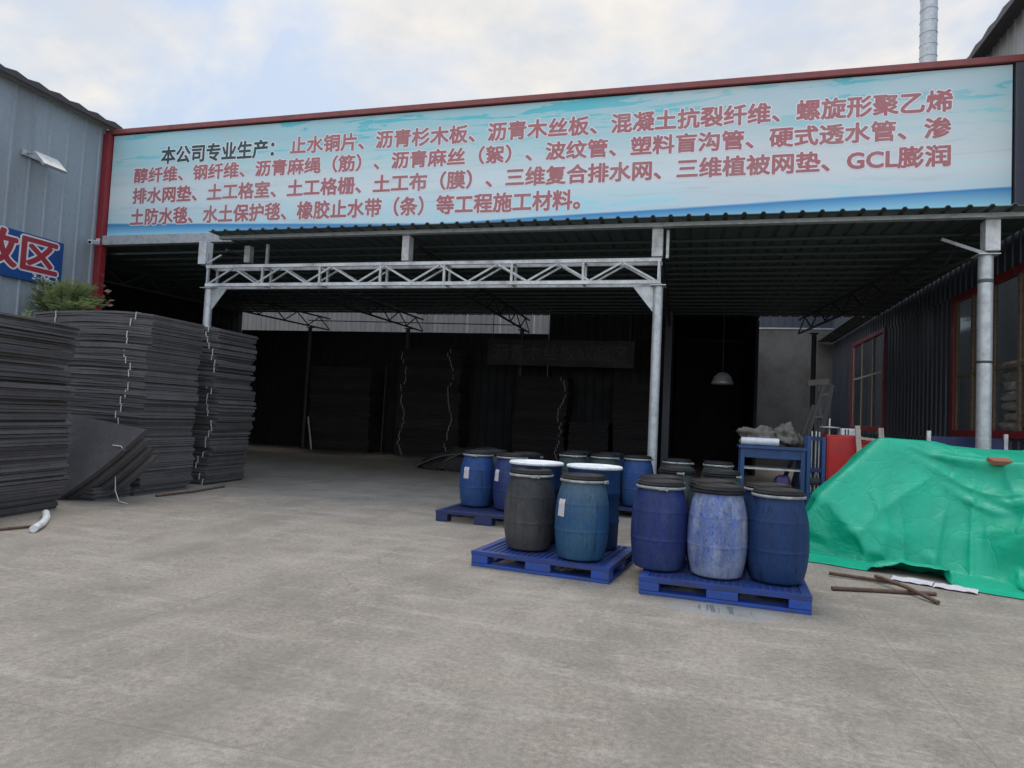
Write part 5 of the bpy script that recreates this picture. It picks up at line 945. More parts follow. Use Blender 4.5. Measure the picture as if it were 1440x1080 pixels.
1365,9376,24,26,-14,51,16,-5,55,10,-6,56,3,-9,57,-6,-9,56,-14,-11,57,-20,-20,55,24,-54,27,58,-30,3,65,-8,-4,62,-16,1,50,-35,10,38,-42,17,49,-25,19,56,-1,12,56,7,8,53,-3,18,56,4,12,56,-3,11,57,-6,6,59,-15,1,55,-34,5,58,3,-36,66,-22,-25,66,-24,-30,67,-30,-27,66,-19,-35,66,-18,-31,64,-14,-25,62,-13,-17,60,-14,-7,59,-13,1,56,-12,9,54,-14,14,51,-17,18,51,-20,18,51,-25,16,43,-38,19,32,-50,20,41,-50,15,44,-52,10,45,-54,8,38,-58,11,37,-41,24,36,-36,29,36,-29,33,35,-22,39,37,-13,43,50,-2,35,33,-1,54,47,10,43,56,22,27,56,20,25,57,22,14,56,19,5,57,11,4,57,3,2,56,-5,2,56,-1,-11,46,25,-24,42,33,-23,46,28,-19,52,20,-11,54,20,-3,55,20,4,56,19,10,59,11,20,58,5,23,58,3,23,53,-14,26,52,27,-2,31,42,-22,50,13,-23,52,-7,-27,45,8,-39,31,21,-50,-2,21,-61,-13,3,-62,-3,-20,-58,-5,-24,-55,-17,-22,-52,-30,-8,-48,-33,15,-43,-3,41,-40,1,41,-40,
1405,9398,24,24,-11,52,18,-6,56,11,-7,56,5,-12,55,-3,-17,55,-13,-18,55,-19,-19,56,-25,-20,56,40,-49,16,63,-19,-1,63,-8,0,54,-29,8,39,-42,18,52,-19,17,57,6,5,54,-3,17,55,2,15,55,4,13,56,-2,11,57,-7,6,60,-13,1,53,-36,6,60,1,-33,65,-20,-26,67,-25,-29,66,-25,-31,67,-27,-29,65,-19,-29,64,-15,-25,62,-10,-18,61,-11,-8,59,-9,-1,56,-11,7,55,-12,14,52,-16,17,52,-19,17,52,-22,14,36,-43,23,47,-40,11,35,-53,19,38,-55,13,40,-57,11,39,-57,10,39,-39,24,40,-34,27,41,-26,30,43,-18,33,50,-9,28,35,-6,50,39,1,50,41,7,50,54,18,31,56,21,24,56,23,11,57,16,11,57,9,6,56,5,0,57,0,-5,57,-6,-5,57,-9,-5,47,25,-22,41,34,-19,46,32,-13,52,22,-5,55,21,4,57,19,11,58,13,18,59,5,23,58,3,23,53,-14,27,47,34,-7,43,33,-18,54,-5,-18,49,7,-30,34,22,-45,-11,11,-61,-9,-12,-62,1,-22,-60,0,-22,-58,-16,-13,-57,-24,4,-53,-15,25,-48,23,24,-46,5,38,-43,0,42,-39,
1447,9415,24,19,-1,55,12,1,57,7,-4,57,5,-11,55,1,-19,55,-5,-26,53,-15,-27,54,-29,-11,56,-9,-44,48,53,-38,9,63,-8,-1,57,-22,7,42,-38,18,55,-14,14,56,6,5,55,1,15,55,2,16,54,1,15,56,-2,11,58,-6,6,59,-13,1,52,-36,7,62,-2,-30,65,-19,-27,66,-24,-29,67,-25,-31,66,-25,-29,66,-22,-27,63,-19,-22,63,-11,-17,61,-8,-10,59,-4,-4,57,-8,7,54,-11,13,53,-15,16,53,-17,15,53,-21,14,46,-35,15,47,-41,12,42,-49,11,41,-53,10,40,-57,10,38,-57,12,41,-39,22,41,-33,25,43,-26,28,44,-18,31,37,-12,44,39,-5,45,37,1,52,36,4,54,52,15,38,56,19,24,58,18,18,57,11,14,57,6,8,56,2,2,57,2,-6,57,2,-11,56,-4,-9,57,-6,-6,48,24,-18,43,36,-13,45,35,-6,53,24,2,57,20,11,58,14,17,58,7,23,58,2,23,54,-12,25,46,36,-8,55,8,-11,53,6,-20,35,26,-39,-15,-3,-58,-1,-27,-57,-3,-18,-61,-5,-15,-62,-12,5,-61,-4,19,-57,9,21,-53,26,11,-50,12,32,-45,5,38,-43,-2,42,-39,
1473,9452,28,8,5,58,6,3,58,4,-3,58,4,-11,55,5,-20,54,3,-27,53,-1,-34,51,-14,-35,52,-30,-16,56,12,-52,37,58,-24,6,60,-12,5,47,-33,17,56,-7,9,56,4,7,55,2,16,55,2,16,54,1,14,56,-2,12,58,-6,7,59,-11,0,52,-36,8,63,-7,-27,65,-16,-28,66,-24,-29,67,-25,-30,66,-24,-29,65,-23,-27,64,-18,-21,62,-14,-16,61,-9,-8,59,-1,-6,57,-5,5,56,-10,12,53,-12,15,53,-16,16,52,-23,14,49,-32,14,49,-38,10,46,-45,7,46,-51,7,43,-55,6,41,-55,9,42,-38,21,42,-33,24,41,-27,28,39,-19,37,39,-12,42,33,-7,50,29,-3,56,46,11,46,53,17,33,58,20,22,58,20,7,56,10,19,55,3,17,55,-4,14,57,-8,4,56,-6,-5,57,-1,-12,56,0,-10,57,1,-6,50,24,-12,45,35,-7,44,40,1,55,23,10,58,17,16,58,7,22,58,3,23,54,-12,25,56,17,-4,55,12,-11,41,26,-27,-18,-10,-55,-13,-12,-58,-5,-6,-62,0,-3,-64,31,9,-55,18,4,-59,13,8,-58,15,16,-54,-7,29,-49,-2,33,-46,-3,36,-43,22,41,-35,
1479,9496,36,4,6,59,5,3,59,4,-3,57,4,-10,55,4,-19,54,4,-27,53,4,-35,51,3,-39,50,-7,-40,51,-26,-25,54,33,-47,27,58,-17,8,53,-22,13,58,1,4,56,0,12,55,1,15,54,2,16,55,2,15,55,-2,12,58,-5,7,59,-11,1,53,-35,7,64,-15,-20,64,-11,-32,66,-23,-28,67,-25,-30,66,-24,-30,65,-22,-26,64,-18,-21,62,-14,-15,60,-9,-8,59,-2,-5,58,-3,4,55,-8,11,54,-11,15,54,-16,16,51,-22,14,51,-30,13,49,-37,9,50,-43,6,48,-48,3,46,-51,4,44,-54,6,44,-37,19,42,-32,23,41,-27,30,38,-20,37,29,-16,48,25,-12,54,43,6,46,60,17,19,54,18,31,61,17,9,46,21,36,58,13,5,55,2,17,54,-4,18,53,-11,19,54,-15,10,57,-11,-1,56,-4,-8,57,3,-7,56,8,-5,51,25,-5,49,33,1,43,42,8,57,22,14,58,9,22,58,1,23,57,-3,20,56,17,-4,57,2,-6,-21,9,-52,-15,3,-57,-4,5,-60,6,3,-62,11,1,-63,14,3,-62,23,7,-58,24,12,-54,31,15,-47,15,26,-49,0,32,-46,-27,36,-36,-26,17,-49,
1479,9541,45,4,6,59,4,3,59,6,-2,57,4,-10,56,4,-19,54,4,-27,52,4,-34,51,4,-39,50,3,-41,50,1,-42,50,-12,-36,51,49,-31,20,57,-14,8,58,-1,6,55,-1,13,55,2,15,54,2,17,55,2,15,55,-2,12,58,-5,7,59,-10,1,55,-32,6,63,-21,-15,64,-10,-32,66,-22,-29,66,-25,-30,66,-24,-29,66,-22,-25,63,-18,-21,62,-13,-15,61,-9,-8,59,-3,-3,57,-1,2,56,-6,11,54,-11,14,53,-15,16,52,-22,15,52,-29,12,51,-34,8,51,-41,4,50,-46,2,49,-49,2,48,-50,1,45,-36,17,43,-32,22,37,-29,34,27,-25,42,22,-21,50,41,0,45,59,13,20,60,16,17,59,17,23,43,10,47,54,31,-1,55,12,19,55,2,18,54,-4,15,54,-11,15,52,-15,18,54,-17,14,55,-14,8,56,-4,-2,57,5,-2,56,14,0,53,25,2,53,30,7,43,43,13,58,13,20,57,1,24,59,6,13,58,-2,6,22,34,-39,-29,1,-49,-6,11,-57,10,8,-60,11,4,-62,11,1,-63,35,-5,-52,24,6,-57,16,16,-56,11,19,-54,-15,9,-54,-14,-17,-53,-21,15,-51,-23,15,-50,
1480,9586,54,3,6,59,6,4,59,4,-2,57,3,-10,56,6,-18,54,4,-27,52,-1,-34,52,2,-39,50,3,-41,49,3,-40,51,3,-38,51,30,-38,38,54,-20,16,57,-4,8,55,0,13,55,1,16,54,3,17,55,2,15,55,-1,13,58,-5,7,59,-11,1,56,-28,3,62,-25,-10,65,-11,-31,66,-22,-30,66,-24,-29,66,-24,-29,65,-21,-25,64,-18,-21,62,-13,-14,60,-9,-8,59,-3,-3,58,0,2,56,-5,11,54,-10,14,53,-15,15,52,-21,15,52,-27,12,51,-35,8,48,-44,7,44,-51,4,45,-52,2,52,-47,1,50,-30,15,53,-20,13,28,-34,36,19,-30,44,42,-7,41,56,6,21,60,13,17,59,16,22,32,-1,56,55,29,18,55,24,16,55,11,19,56,4,16,55,-2,12,56,-9,9,55,-13,9,54,-16,12,53,-16,14,53,-12,16,56,-4,9,57,6,6,56,18,7,51,33,5,57,19,18,48,35,15,59,3,24,64,4,14,51,16,-9,-23,24,-48,5,20,-54,30,-3,-50,18,-2,-58,8,8,-62,5,7,-63,1,10,-62,-1,0,-63,-5,-4,-59,5,-26,-52,-12,1,-55,-19,2,-54,-21,21,-49,-16,34,-43,
1480,9631,63,5,7,59,5,4,59,4,-2,57,4,-10,56,1,-18,55,7,-26,52,0,-34,51,6,-38,50,0,-41,50,11,-41,49,3,-38,50,27,-35,43,39,-30,33,53,-14,18,56,0,13,55,3,15,54,3,17,54,2,16,56,-1,13,57,-5,7,59,-10,2,59,-22,-2,60,-31,-5,65,-14,-28,65,-20,-30,67,-24,-29,66,-24,-29,65,-21,-25,64,-18,-20,62,-12,-14,60,-8,-9,59,-4,-2,57,1,2,56,-5,11,55,-8,13,53,-14,16,53,-20,14,51,-27,12,45,-42,12,38,-52,7,50,-46,5,55,-40,-3,57,-40,-5,56,-21,2,37,-34,29,19,-39,37,44,-14,33,54,-3,23,58,7,17,57,12,24,50,9,41,28,-3,59,54,31,14,55,18,23,55,11,21,55,4,15,56,-1,11,57,-6,5,56,-10,4,56,-12,5,55,-13,8,55,-11,12,54,-7,15,54,0,20,56,8,18,57,16,15,51,34,10,57,10,27,59,9,28,64,15,7,22,35,-49,30,19,-41,6,19,-53,4,11,-57,-7,-3,-60,-24,-20,-54,-1,-15,-62,3,-13,-63,4,-10,-61,-4,-5,-60,-5,1,-58,-11,11,-55,0,32,-47,2,33,-46,6,36,-44,
1481,9676,72,5,7,60,4,4,58,5,-2,57,4,-9,57,3,-17,54,0,-26,53,6,-34,51,7,-38,50,6,-41,49,2,-40,50,13,-38,49,28,-35,41,34,-29,39,40,-22,34,51,-11,23,55,2,16,54,6,16,55,2,16,55,-1,13,57,-5,8,59,-10,1,61,-18,-4,59,-31,-4,65,-22,-22,66,-16,-32,66,-24,-29,66,-23,-28,65,-21,-25,63,-18,-20,62,-13,-14,60,-7,-8,59,-3,-2,57,0,3,57,-3,10,54,-7,13,55,-13,15,52,-19,14,46,-34,16,34,-51,13,55,-34,1,58,-33,-10,57,-37,-9,57,-39,-6,46,-32,20,23,-44,32,51,-19,16,47,-13,29,55,-2,17,55,5,26,52,8,36,46,6,45,24,-5,61,56,13,30,53,29,16,54,8,21,56,4,16,56,0,10,56,-4,5,57,-8,2,57,-9,1,57,-9,2,56,-8,7,56,-4,11,55,2,16,55,6,20,54,11,26,54,11,31,57,23,20,59,18,13,60,23,1,26,34,-51,31,19,-44,-13,17,-53,-5,7,-58,-7,-2,-60,-4,-13,-61,-3,-15,-62,0,-14,-62,1,-10,-61,4,-4,-60,9,1,-58,25,-12,-50,2,28,-49,7,28,-49,12,26,-50,
1482,9721,81,5,7,60,4,4,58,4,-1,58,4,-9,56,2,-17,54,5,-26,53,5,-33,51,9,-38,50,6,-41,49,3,-39,50,17,-38,47,29,-35,41,34,-29,38,35,-22,40,40,-16,37,49,-9,28,53,1,20,55,6,14,56,0,12,56,-4,8,59,-10,2,61,-16,-5,61,-29,-6,64,-27,-17,65,-17,-31,66,-23,-29,66,-23,-28,65,-21,-24,64,-17,-20,62,-13,-14,60,-7,-8,58,-3,-1,58,1,2,56,-2,10,55,-6,13,54,-11,14,51,-23,16,36,-44,19,52,-32,5,59,-22,-15,57,-35,-8,57,-37,-7,55,-42,-1,30,-43,28,51,-26,10,52,-19,16,50,-13,23,52,-3,26,50,1,34,47,4,42,47,6,46,27,-4,59,48,-1,43,53,28,17,54,8,22,56,3,17,56,0,9,56,-4,5,57,-7,1,57,-7,0,57,-8,1,57,-5,5,56,-3,10,55,1,16,55,5,23,55,14,22,56,22,16,56,27,8,58,25,5,60,24,-4,26,28,-44,37,18,-38,15,9,-54,6,-3,-58,-3,-6,-60,-11,-6,-62,-14,-7,-62,11,-22,-58,1,-11,-61,10,-12,-58,14,-6,-56,17,0,-54,15,10,-54,10,21,-53,12,23,-51,
1483,9765,91,4,8,59,4,5,59,3,-1,57,3,-9,56,6,-17,55,7,-25,52,8,-33,51,3,-38,50,10,-40,49,4,-40,51,20,-38,45,31,-34,39,34,-28,39,36,-22,40,36,-16,41,39,-12,39,46,-9,33,52,-3,21,56,4,11,57,-3,7,59,-9,2,60,-16,-5,63,-24,-9,63,-31,-13,65,-21,-28,66,-21,-30,66,-23,-28,65,-20,-24,63,-18,-20,62,-12,-13,60,-7,-7,59,-3,-2,57,1,3,56,-1,9,56,-4,12,54,-12,15,46,-28,20,42,-39,17,58,-17,-12,59,-24,-10,57,-34,-8,58,-36,-9,44,-51,9,53,-28,5,49,-28,16,49,-20,19,50,-13,25,49,-7,31,47,-1,38,46,2,43,44,4,48,44,4,48,31,-11,55,54,21,23,53,3,26,56,3,16,56,0,9,57,-3,5,57,-7,1,57,-7,0,57,-7,1,57,-5,4,56,0,9,56,6,12,56,13,13,56,22,10,56,26,4,57,29,2,56,26,4,56,22,5,42,22,-36,-6,14,-56,11,6,-56,28,7,-51,24,-6,-55,10,-14,-61,-16,-6,-61,10,-23,-59,11,-17,-58,9,-12,-59,13,-5,-56,15,2,-55,18,7,-53,18,13,-53,18,16,-53,
1483,9810,100,4,8,59,3,5,59,3,0,58,6,-9,56,8,-16,54,8,-26,52,6,-32,51,6,-37,50,5,-40,50,9,-40,49,24,-38,44,32,-34,39,34,-28,38,35,-21,40,37,-15,41,37,-12,42,38,-10,41,43,-11,35,52,-9,22,57,0,6,59,-8,1,61,-15,-5,63,-21,-11,62,-31,-13,66,-25,-23,66,-21,-31,66,-23,-27,65,-20,-24,63,-17,-19,62,-12,-13,60,-7,-8,58,-2,-1,57,1,3,57,1,8,55,-5,13,53,-14,16,39,-36,23,58,-12,-4,58,-19,-7,57,-29,-4,57,-34,-6,57,-37,-8,54,-42,-4,50,-32,12,49,-27,15,49,-22,21,48,-14,26,48,-8,33,45,-3,40,45,0,45,43,2,49,42,1,50,33,-10,56,54,12,30,55,11,19,57,9,11,56,3,6,57,-2,3,57,-6,0,57,-8,1,58,-6,0,57,-4,3,56,3,4,57,10,5,56,16,3,57,23,3,56,27,3,56,28,5,56,26,4,56,21,7,36,23,-40,8,13,-55,-12,4,-56,4,-5,-58,22,-8,-56,37,0,-50,29,-13,-56,10,-22,-59,10,-17,-59,10,-12,-58,11,-4,-57,14,3,-55,13,9,-54,13,15,-54,11,17,-54,
1484,9855,109,3,8,59,3,6,59,5,-1,58,8,-8,56,9,-16,54,8,-25,52,7,-32,51,4,-37,51,6,-40,49,12,-39,49,26,-38,42,33,-34,38,34,-27,39,36,-21,40,36,-15,41,37,-12,41,38,-10,42,37,-11,42,41,-15,36,51,-15,21,60,-5,-1,61,-13,-6,62,-20,-11,64,-28,-15,65,-29,-20,66,-22,-29,65,-22,-27,65,-21,-24,64,-16,-19,61,-12,-13,60,-7,-7,59,-2,-1,57,1,4,56,3,7,55,-6,14,52,-16,18,47,-27,18,58,-6,-12,56,-25,1,57,-30,-4,56,-35,-5,57,-38,-6,55,-39,-5,51,-30,10,50,-27,14,49,-21,21,48,-15,26,47,-9,34,45,-4,41,44,0,45,42,1,50,41,0,51,38,-6,53,54,15,27,57,20,6,57,12,1,57,5,0,57,-2,-1,57,-6,0,57,-8,1,57,-7,1,57,-3,1,57,3,3,57,10,4,56,16,5,56,23,5,57,26,4,56,28,5,56,27,4,56,21,9,34,22,-43,11,14,-54,-5,3,-57,-8,-5,-57,0,-13,-59,17,-17,-58,36,-5,-53,32,-10,-54,20,-15,-57,15,-11,-57,13,-4,-57,10,2,-56,8,9,-55,5,13,-56,3,15,-55,
1485,9900,118,2,8,60,4,6,58,7,0,58,9,-8,56,9,-16,54,8,-24,52,8,-32,51,7,-37,50,3,-39,50,16,-40,48,27,-37,42,34,-34,36,34,-27,40,36,-20,40,36,-15,41,37,-11,41,38,-10,42,37,-11,41,36,-15,42,40,-21,36,53,-21,16,61,-10,-8,63,-18,-13,64,-25,-16,65,-31,-19,65,-24,-26,66,-22,-27,65,-20,-23,63,-16,-19,62,-12,-13,60,-7,-7,58,-2,-1,57,2,4,56,3,7,54,-9,17,48,-22,20,58,-2,-3,54,-21,6,56,-26,2,58,-26,-6,57,-34,-5,56,-38,-6,55,-40,-5,52,-28,9,51,-26,14,50,-20,20,47,-15,26,47,-10,35,45,-4,41,42,-2,46,39,-3,52,37,-6,54,51,16,36,56,25,-1,57,20,0,57,12,5,57,4,3,56,-2,1,58,-7,2,57,-8,0,57,-6,1,57,-3,2,57,3,3,56,9,4,57,17,4,56,23,4,56,26,4,56,28,5,56,27,4,56,22,10,33,21,-43,11,13,-55,1,4,-57,-4,-6,-58,-7,-13,-58,0,-18,-60,10,-21,-60,29,-12,-55,30,-6,-54,19,-9,-56,15,-3,-57,9,2,-56,6,7,-56,5,13,-55,3,15,-56,
1484,9944,127,3,9,60,6,6,59,9,1,57,10,-8,56,9,-16,54,8,-24,52,7,-31,51,7,-37,50,4,-39,51,19,-39,46,30,-38,39,34,-33,38,34,-26,39,35,-21,40,37,-14,41,38,-11,42,38,-9,41,37,-11,42,35,-14,42,35,-21,41,40,-29,33,56,-26,7,64,-14,-15,64,-23,-18,65,-28,-19,65,-28,-23,66,-22,-27,65,-20,-23,63,-16,-19,61,-11,-12,60,-7,-7,58,-2,0,57,2,4,57,4,6,50,-15,21,57,-2,5,52,-22,13,53,-24,8,58,-19,-1,59,-22,-8,57,-34,-5,56,-37,-6,56,-38,-5,52,-28,8,52,-25,14,49,-20,19,48,-16,27,46,-10,35,43,-7,43,37,-9,49,37,-7,54,49,15,41,56,30,-5,57,25,6,56,19,5,56,12,5,57,4,2,57,-2,2,57,-6,1,57,-8,1,57,-7,1,57,-3,2,57,3,3,57,10,3,56,17,3,57,22,4,56,27,4,56,28,5,56,27,4,56,22,10,34,20,-42,3,13,-56,2,4,-57,4,-5,-58,-2,-13,-59,-6,-19,-59,0,-21,-61,7,-20,-59,20,-15,-58,20,-7,-56,16,-3,-56,11,4,-55,8,10,-56,6,13,-55,6,17,-55,
1483,9989,136,5,9,60,8,7,59,11,0,57,10,-7,55,9,-15,55,8,-24,52,6,-31,51,6,-37,51,8,-38,50,21,-40,44,32,-37,39,34,-33,37,34,-26,40,35,-20,40,37,-14,41,38,-10,41,37,-9,42,38,-11,42,36,-14,41,34,-21,42,32,-28,40,45,-36,26,60,-27,-4,65,-18,-20,65,-27,-21,65,-29,-21,66,-23,-26,64,-19,-23,63,-16,-18,62,-11,-12,59,-7,-7,58,-1,0,57,2,4,57,3,7,54,-7,14,51,-19,18,51,-22,13,58,-10,1,59,-17,-4,57,-27,-3,57,-33,-5,57,-37,-6,56,-37,-5,53,-27,8,51,-25,13,50,-21,20,46,-17,28,43,-15,37,37,-15,46,38,-9,50,47,12,43,57,32,-7,56,30,11,56,26,6,56,19,5,57,11,4,57,4,3,57,-2,2,57,-6,1,57,-8,1,57,-7,1,57,-3,2,57,3,2,56,10,2,57,17,3,56,23,4,56,27,4,56,28,5,56,27,4,56,22,10,36,20,-42,2,13,-56,1,4,-56,1,-6,-58,1,-13,-60,3,-18,-59,-4,-21,-61,-2,-21,-60,6,-17,-59,14,-10,-58,13,-4,-56,11,4,-56,9,10,-56,7,14,-54,7,17,-55,
1483,10034,146,7,10,59,10,6,59,12,1,56,9,-7,56,9,-15,55,8,-24,52,8,-31,51,5,-35,51,10,-39,49,24,-39,43,33,-37,37,33,-33,39,34,-26,39,36,-19,40,37,-14,41,38,-10,42,37,-9,42,38,-10,41,37,-14,41,34,-20,42,31,-28,41,33,-37,38,51,-41,15,63,-26,-14,66,-22,-23,65,-28,-22,65,-24,-24,65,-20,-23,63,-15,-17,61,-12,-13,60,-6,-6,58,-1,0,57,2,4,56,1,10,52,-15,18,50,-20,18,57,-5,4,58,-9,0,58,-20,0,57,-28,-2,56,-34,-4,57,-36,-6,56,-37,-5,52,-29,9,50,-26,14,47,-25,21,43,-23,30,39,-20,38,41,-10,45,47,9,41,57,31,-9,55,31,14,56,30,9,57,26,6,56,19,5,56,12,4,57,4,3,57,-2,2,57,-7,1,57,-8,1,57,-6,1,57,-3,0,57,3,2,57,10,2,56,17,3,56,23,4,57,27,4,56,28,5,56,27,5,56,22,8,37,19,-41,11,13,-55,1,3,-57,0,-5,-58,1,-13,-59,-1,-18,-60,-3,-21,-61,-3,-20,-60,-2,-17,-59,7,-12,-59,9,-4,-57,10,4,-57,8,9,-55,7,14,-55,6,17,-54,
1484,10078,155,10,10,59,12,7,58,10,1,57,10,-6,56,9,-15,54,6,-23,53,7,-31,52,6,-35,50,14,-39,48,27,-39,42,34,-37,36,33,-31,39,34,-26,39,36,-19,41,37,-14,41,37,-10,41,38,-8,42,38,-10,42,37,-13,41,36,-21,40,32,-28,41,28,-36,42,36,-45,32,58,-40,1,65,-24,-21,66,-25,-23,65,-26,-23,64,-19,-22,63,-16,-18,62,-11,-12,59,-5,-6,58,-2,0,57,2,5,54,-8,15,51,-18,20,56,-2,8,57,-3,2,57,-12,4,57,-23,2,54,-33,1,54,-37,-3,56,-37,-5,56,-37,-4,50,-32,9,48,-31,15,44,-28,22,44,-22,29,43,-12,37,50,8,34,56,27,-10,57,31,7,55,30,20,56,31,7,56,25,6,56,19,5,57,12,4,57,4,3,56,-2,2,57,-6,1,58,-8,0,57,-7,0,57,-2,0,57,3,1,56,10,3,57,16,3,56,23,4,56,28,4,56,28,5,56,27,5,56,22,6,41,18,-38,-1,12,-56,3,5,-57,3,-5,-58,1,-13,-59,1,-19,-60,-1,-20,-60,-3,-21,-61,-2,-17,-59,4,-11,-59,7,-4,-58,8,3,-56,8,9,-55,7,15,-55,8,17,-55,
1488,10123,163,11,10,59,11,7,59,11,2,57,9,-6,56,9,-15,54,8,-23,53,7,-30,52,5,-35,51,18,-38,46,29,-39,39,33,-37,38,33,-31,38,35,-26,40,35,-19,40,37,-13,41,38,-9,42,38,-8,42,38,-10,42,37,-13,41,36,-20,40,34,-28,39,30,-36,40,26,-45,42,44,-49,21,63,-34,-12,66,-25,-23,65,-26,-22,64,-19,-22,63,-15,-17,61,-11,-12,60,-5,-6,58,-2,0,56,-2,8,51,-16,19,56,-2,12,57,3,3,56,-7,7,55,-19,9,47,-38,6,48,-41,1,54,-37,-3,57,-36,-4,56,-35,-5,50,-32,10,49,-29,15,49,-22,21,48,-11,27,53,5,24,56,20,-13,57,28,2,55,29,20,55,31,15,56,31,6,56,26,7,57,19,5,56,11,4,57,4,3,57,-2,1,57,-6,0,57,-8,0,57,-6,0,57,-3,0,57,3,1,57,10,3,56,17,3,56,23,4,56,27,4,56,29,5,56,27,5,57,23,4,45,16,-35,-4,13,-57,2,4,-57,-2,-5,-58,0,-13,-59,0,-19,-59,0,-20,-61,0,-20,-60,0,-17,-60,5,-11,-59,7,-5,-57,8,3,-57,9,10,-55,11,14,-54,14,16,-54,
1492,10168,172,9,10,60,9,8,58,11,1,58,12,-5,56,11,-15,53,8,-22,53,8,-30,52,4,-35,50,22,-38,45,31,-39,39,33,-36,37,33,-31,39,34,-25,39,36,-19,41,37,-13,41,38,-9,41,38,-8,42,38,-9,42,37,-13,41,36,-19,41,34,-28,39,32,-36,38,28,-45,40,27,-51,40,54,-48,6,66,-27,-21,65,-25,-21,64,-20,-21,63,-15,-18,61,-11,-12,59,-5,-5,58,-2,1,54,-12,13,55,-5,14,56,7,4,56,-2,9,53,-18,14,35,-47,6,49,-34,9,54,-33,2,56,-34,-2,57,-35,-4,56,-35,-4,54,-26,9,53,-21,13,54,-11,15,56,2,10,55,11,-16,57,21,-1,56,26,15,54,29,23,56,32,11,56,31,5,56,26,7,56,19,5,57,12,4,56,4,1,57,-2,1,57,-6,0,57,-8,0,57,-7,0,57,-2,0,57,3,1,57,10,3,56,17,3,57,23,4,56,27,4,55,29,5,56,28,8,60,22,0,46,15,-33,-6,13,-58,3,5,-56,7,-7,-58,1,-13,-59,-5,-17,-60,-6,-21,-60,0,-20,-60,3,-17,-60,6,-11,-59,9,-5,-57,11,3,-56,14,8,-54,18,12,-53,21,12,-52,
1465,10201,187,8,11,60,10,8,58,14,5,57,17,-2,55,18,-11,52,18,-21,51,14,-29,51,5,-35,50,27,-38,42,32,-39,38,32,-35,38,33,-31,39,35,-25,39,36,-18,41,37,-13,41,38,-8,42,38,-8,42,38,-8,41,37,-13,42,36,-20,40,34,-27,39,32,-36,39,31,-44,37,25,-51,41,35,-55,31,62,-39,-9,65,-24,-21,64,-21,-20,62,-16,-17,61,-10,-12,60,-5,-5,57,-8,5,55,-9,12,56,7,3,56,3,9,52,-14,17,30,-48,10,54,-19,12,56,-24,4,55,-29,1,56,-34,-2,57,-34,-4,56,-35,-5,57,-20,4,57,-13,2,56,-5,-2,55,2,-15,57,12,-3,57,20,10,54,26,20,54,29,22,56,32,8,56,31,4,56,26,7,56,19,4,57,12,3,57,4,1,57,-2,1,57,-6,0,57,-7,-1,57,-7,0,57,-3,1,57,3,1,56,10,2,57,17,4,56,23,4,56,27,7,56,30,12,56,31,0,61,26,-5,50,8,-30,28,-6,-52,19,-18,-51,9,-21,-54,0,-18,-59,-4,-11,-61,-11,0,-63,-8,-7,-63,-5,-10,-61,2,-8,-60,8,-3,-57,13,1,-55,19,4,-54,24,6,-52,26,5,-50,
1427,10217,207,8,10,60,10,11,58,16,11,55,23,6,52,25,-5,51,23,-17,50,21,-26,50,22,-32,48,32,-39,38,31,-38,38,32,-36,38,34,-30,39,34,-24,40,36,-18,40,37,-13,41,38,-8,42,38,-7,43,37,-8,42,37,-13,41,36,-19,41,35,-27,39,33,-35,37,31,-44,38,29,-51,37,24,-55,41,46,-55,18,66,-26,-20,64,-23,-18,63,-15,-16,60,-10,-12,60,-7,-4,56,-11,7,57,5,2,56,5,6,53,-11,19,38,-38,18,55,2,-14,56,-17,6,55,-23,5,55,-31,5,56,-29,-16,57,-33,-8,56,-35,0,57,-19,-8,56,-13,-6,57,-6,-6,56,2,4,56,7,17,55,24,-3,54,25,24,55,30,14,56,34,3,56,31,9,56,26,5,57,19,3,56,12,2,57,4,2,57,-2,1,57,-6,0,57,-8,-1,57,-6,0,57,-3,1,57,3,1,56,10,2,57,17,6,56,22,9,56,28,7,55,32,-6,55,26,-15,54,20,-21,50,6,-32,1,-28,-52,43,9,-36,40,-18,-39,26,-33,-43,7,-34,-53,-9,-16,-61,-8,-7,-63,-6,2,-62,0,-2,-60,7,-2,-57,14,0,-56,21,-1,-53,25,-1,-51,27,-4,-50,
1396,10245,224,16,20,55,30,19,50,37,7,44,35,-4,45,30,-11,47,23,-16,51,17,-19,54,13,-23,56,18,-33,50,33,-39,37,33,-36,38,33,-30,39,35,-24,40,35,-17,41,36,-12,42,39,-9,42,39,-6,40,40,-9,41,39,-12,39,37,-19,40,32,-26,41,29,-35,41,32,-44,37,29,-50,37,29,-55,37,27,-58,40,57,-44,3,65,-21,-21,63,-15,-16,61,-10,-12,59,-10,-2,57,-2,1,57,6,1,53,-10,17,45,-27,22,54,7,-16,57,-4,-1,57,-13,1,54,-25,8,56,-23,-15,57,-29,-12,57,-33,-11,57,-33,-8,57,-19,-5,56,-14,-2,56,-9,6,55,-4,16,55,17,-12,55,21,12,54,26,19,57,32,5,55,33,8,56,31,6,56,26,5,57,20,3,56,11,2,57,5,2,57,-2,0,57,-7,0,57,-7,0,57,-7,0,57,-3,1,57,3,3,56,9,7,56,16,8,57,24,0,54,27,-14,53,25,-23,53,18,-30,53,17,-23,52,13,-22,21,-25,-47,-13,-34,-43,45,6,-34,51,-10,-31,42,-32,-34,19,-41,-45,-2,-29,-57,-6,-11,-61,0,-5,-60,7,-2,-57,15,1,-55,20,-4,-54,24,-5,-51,27,-4,-50,
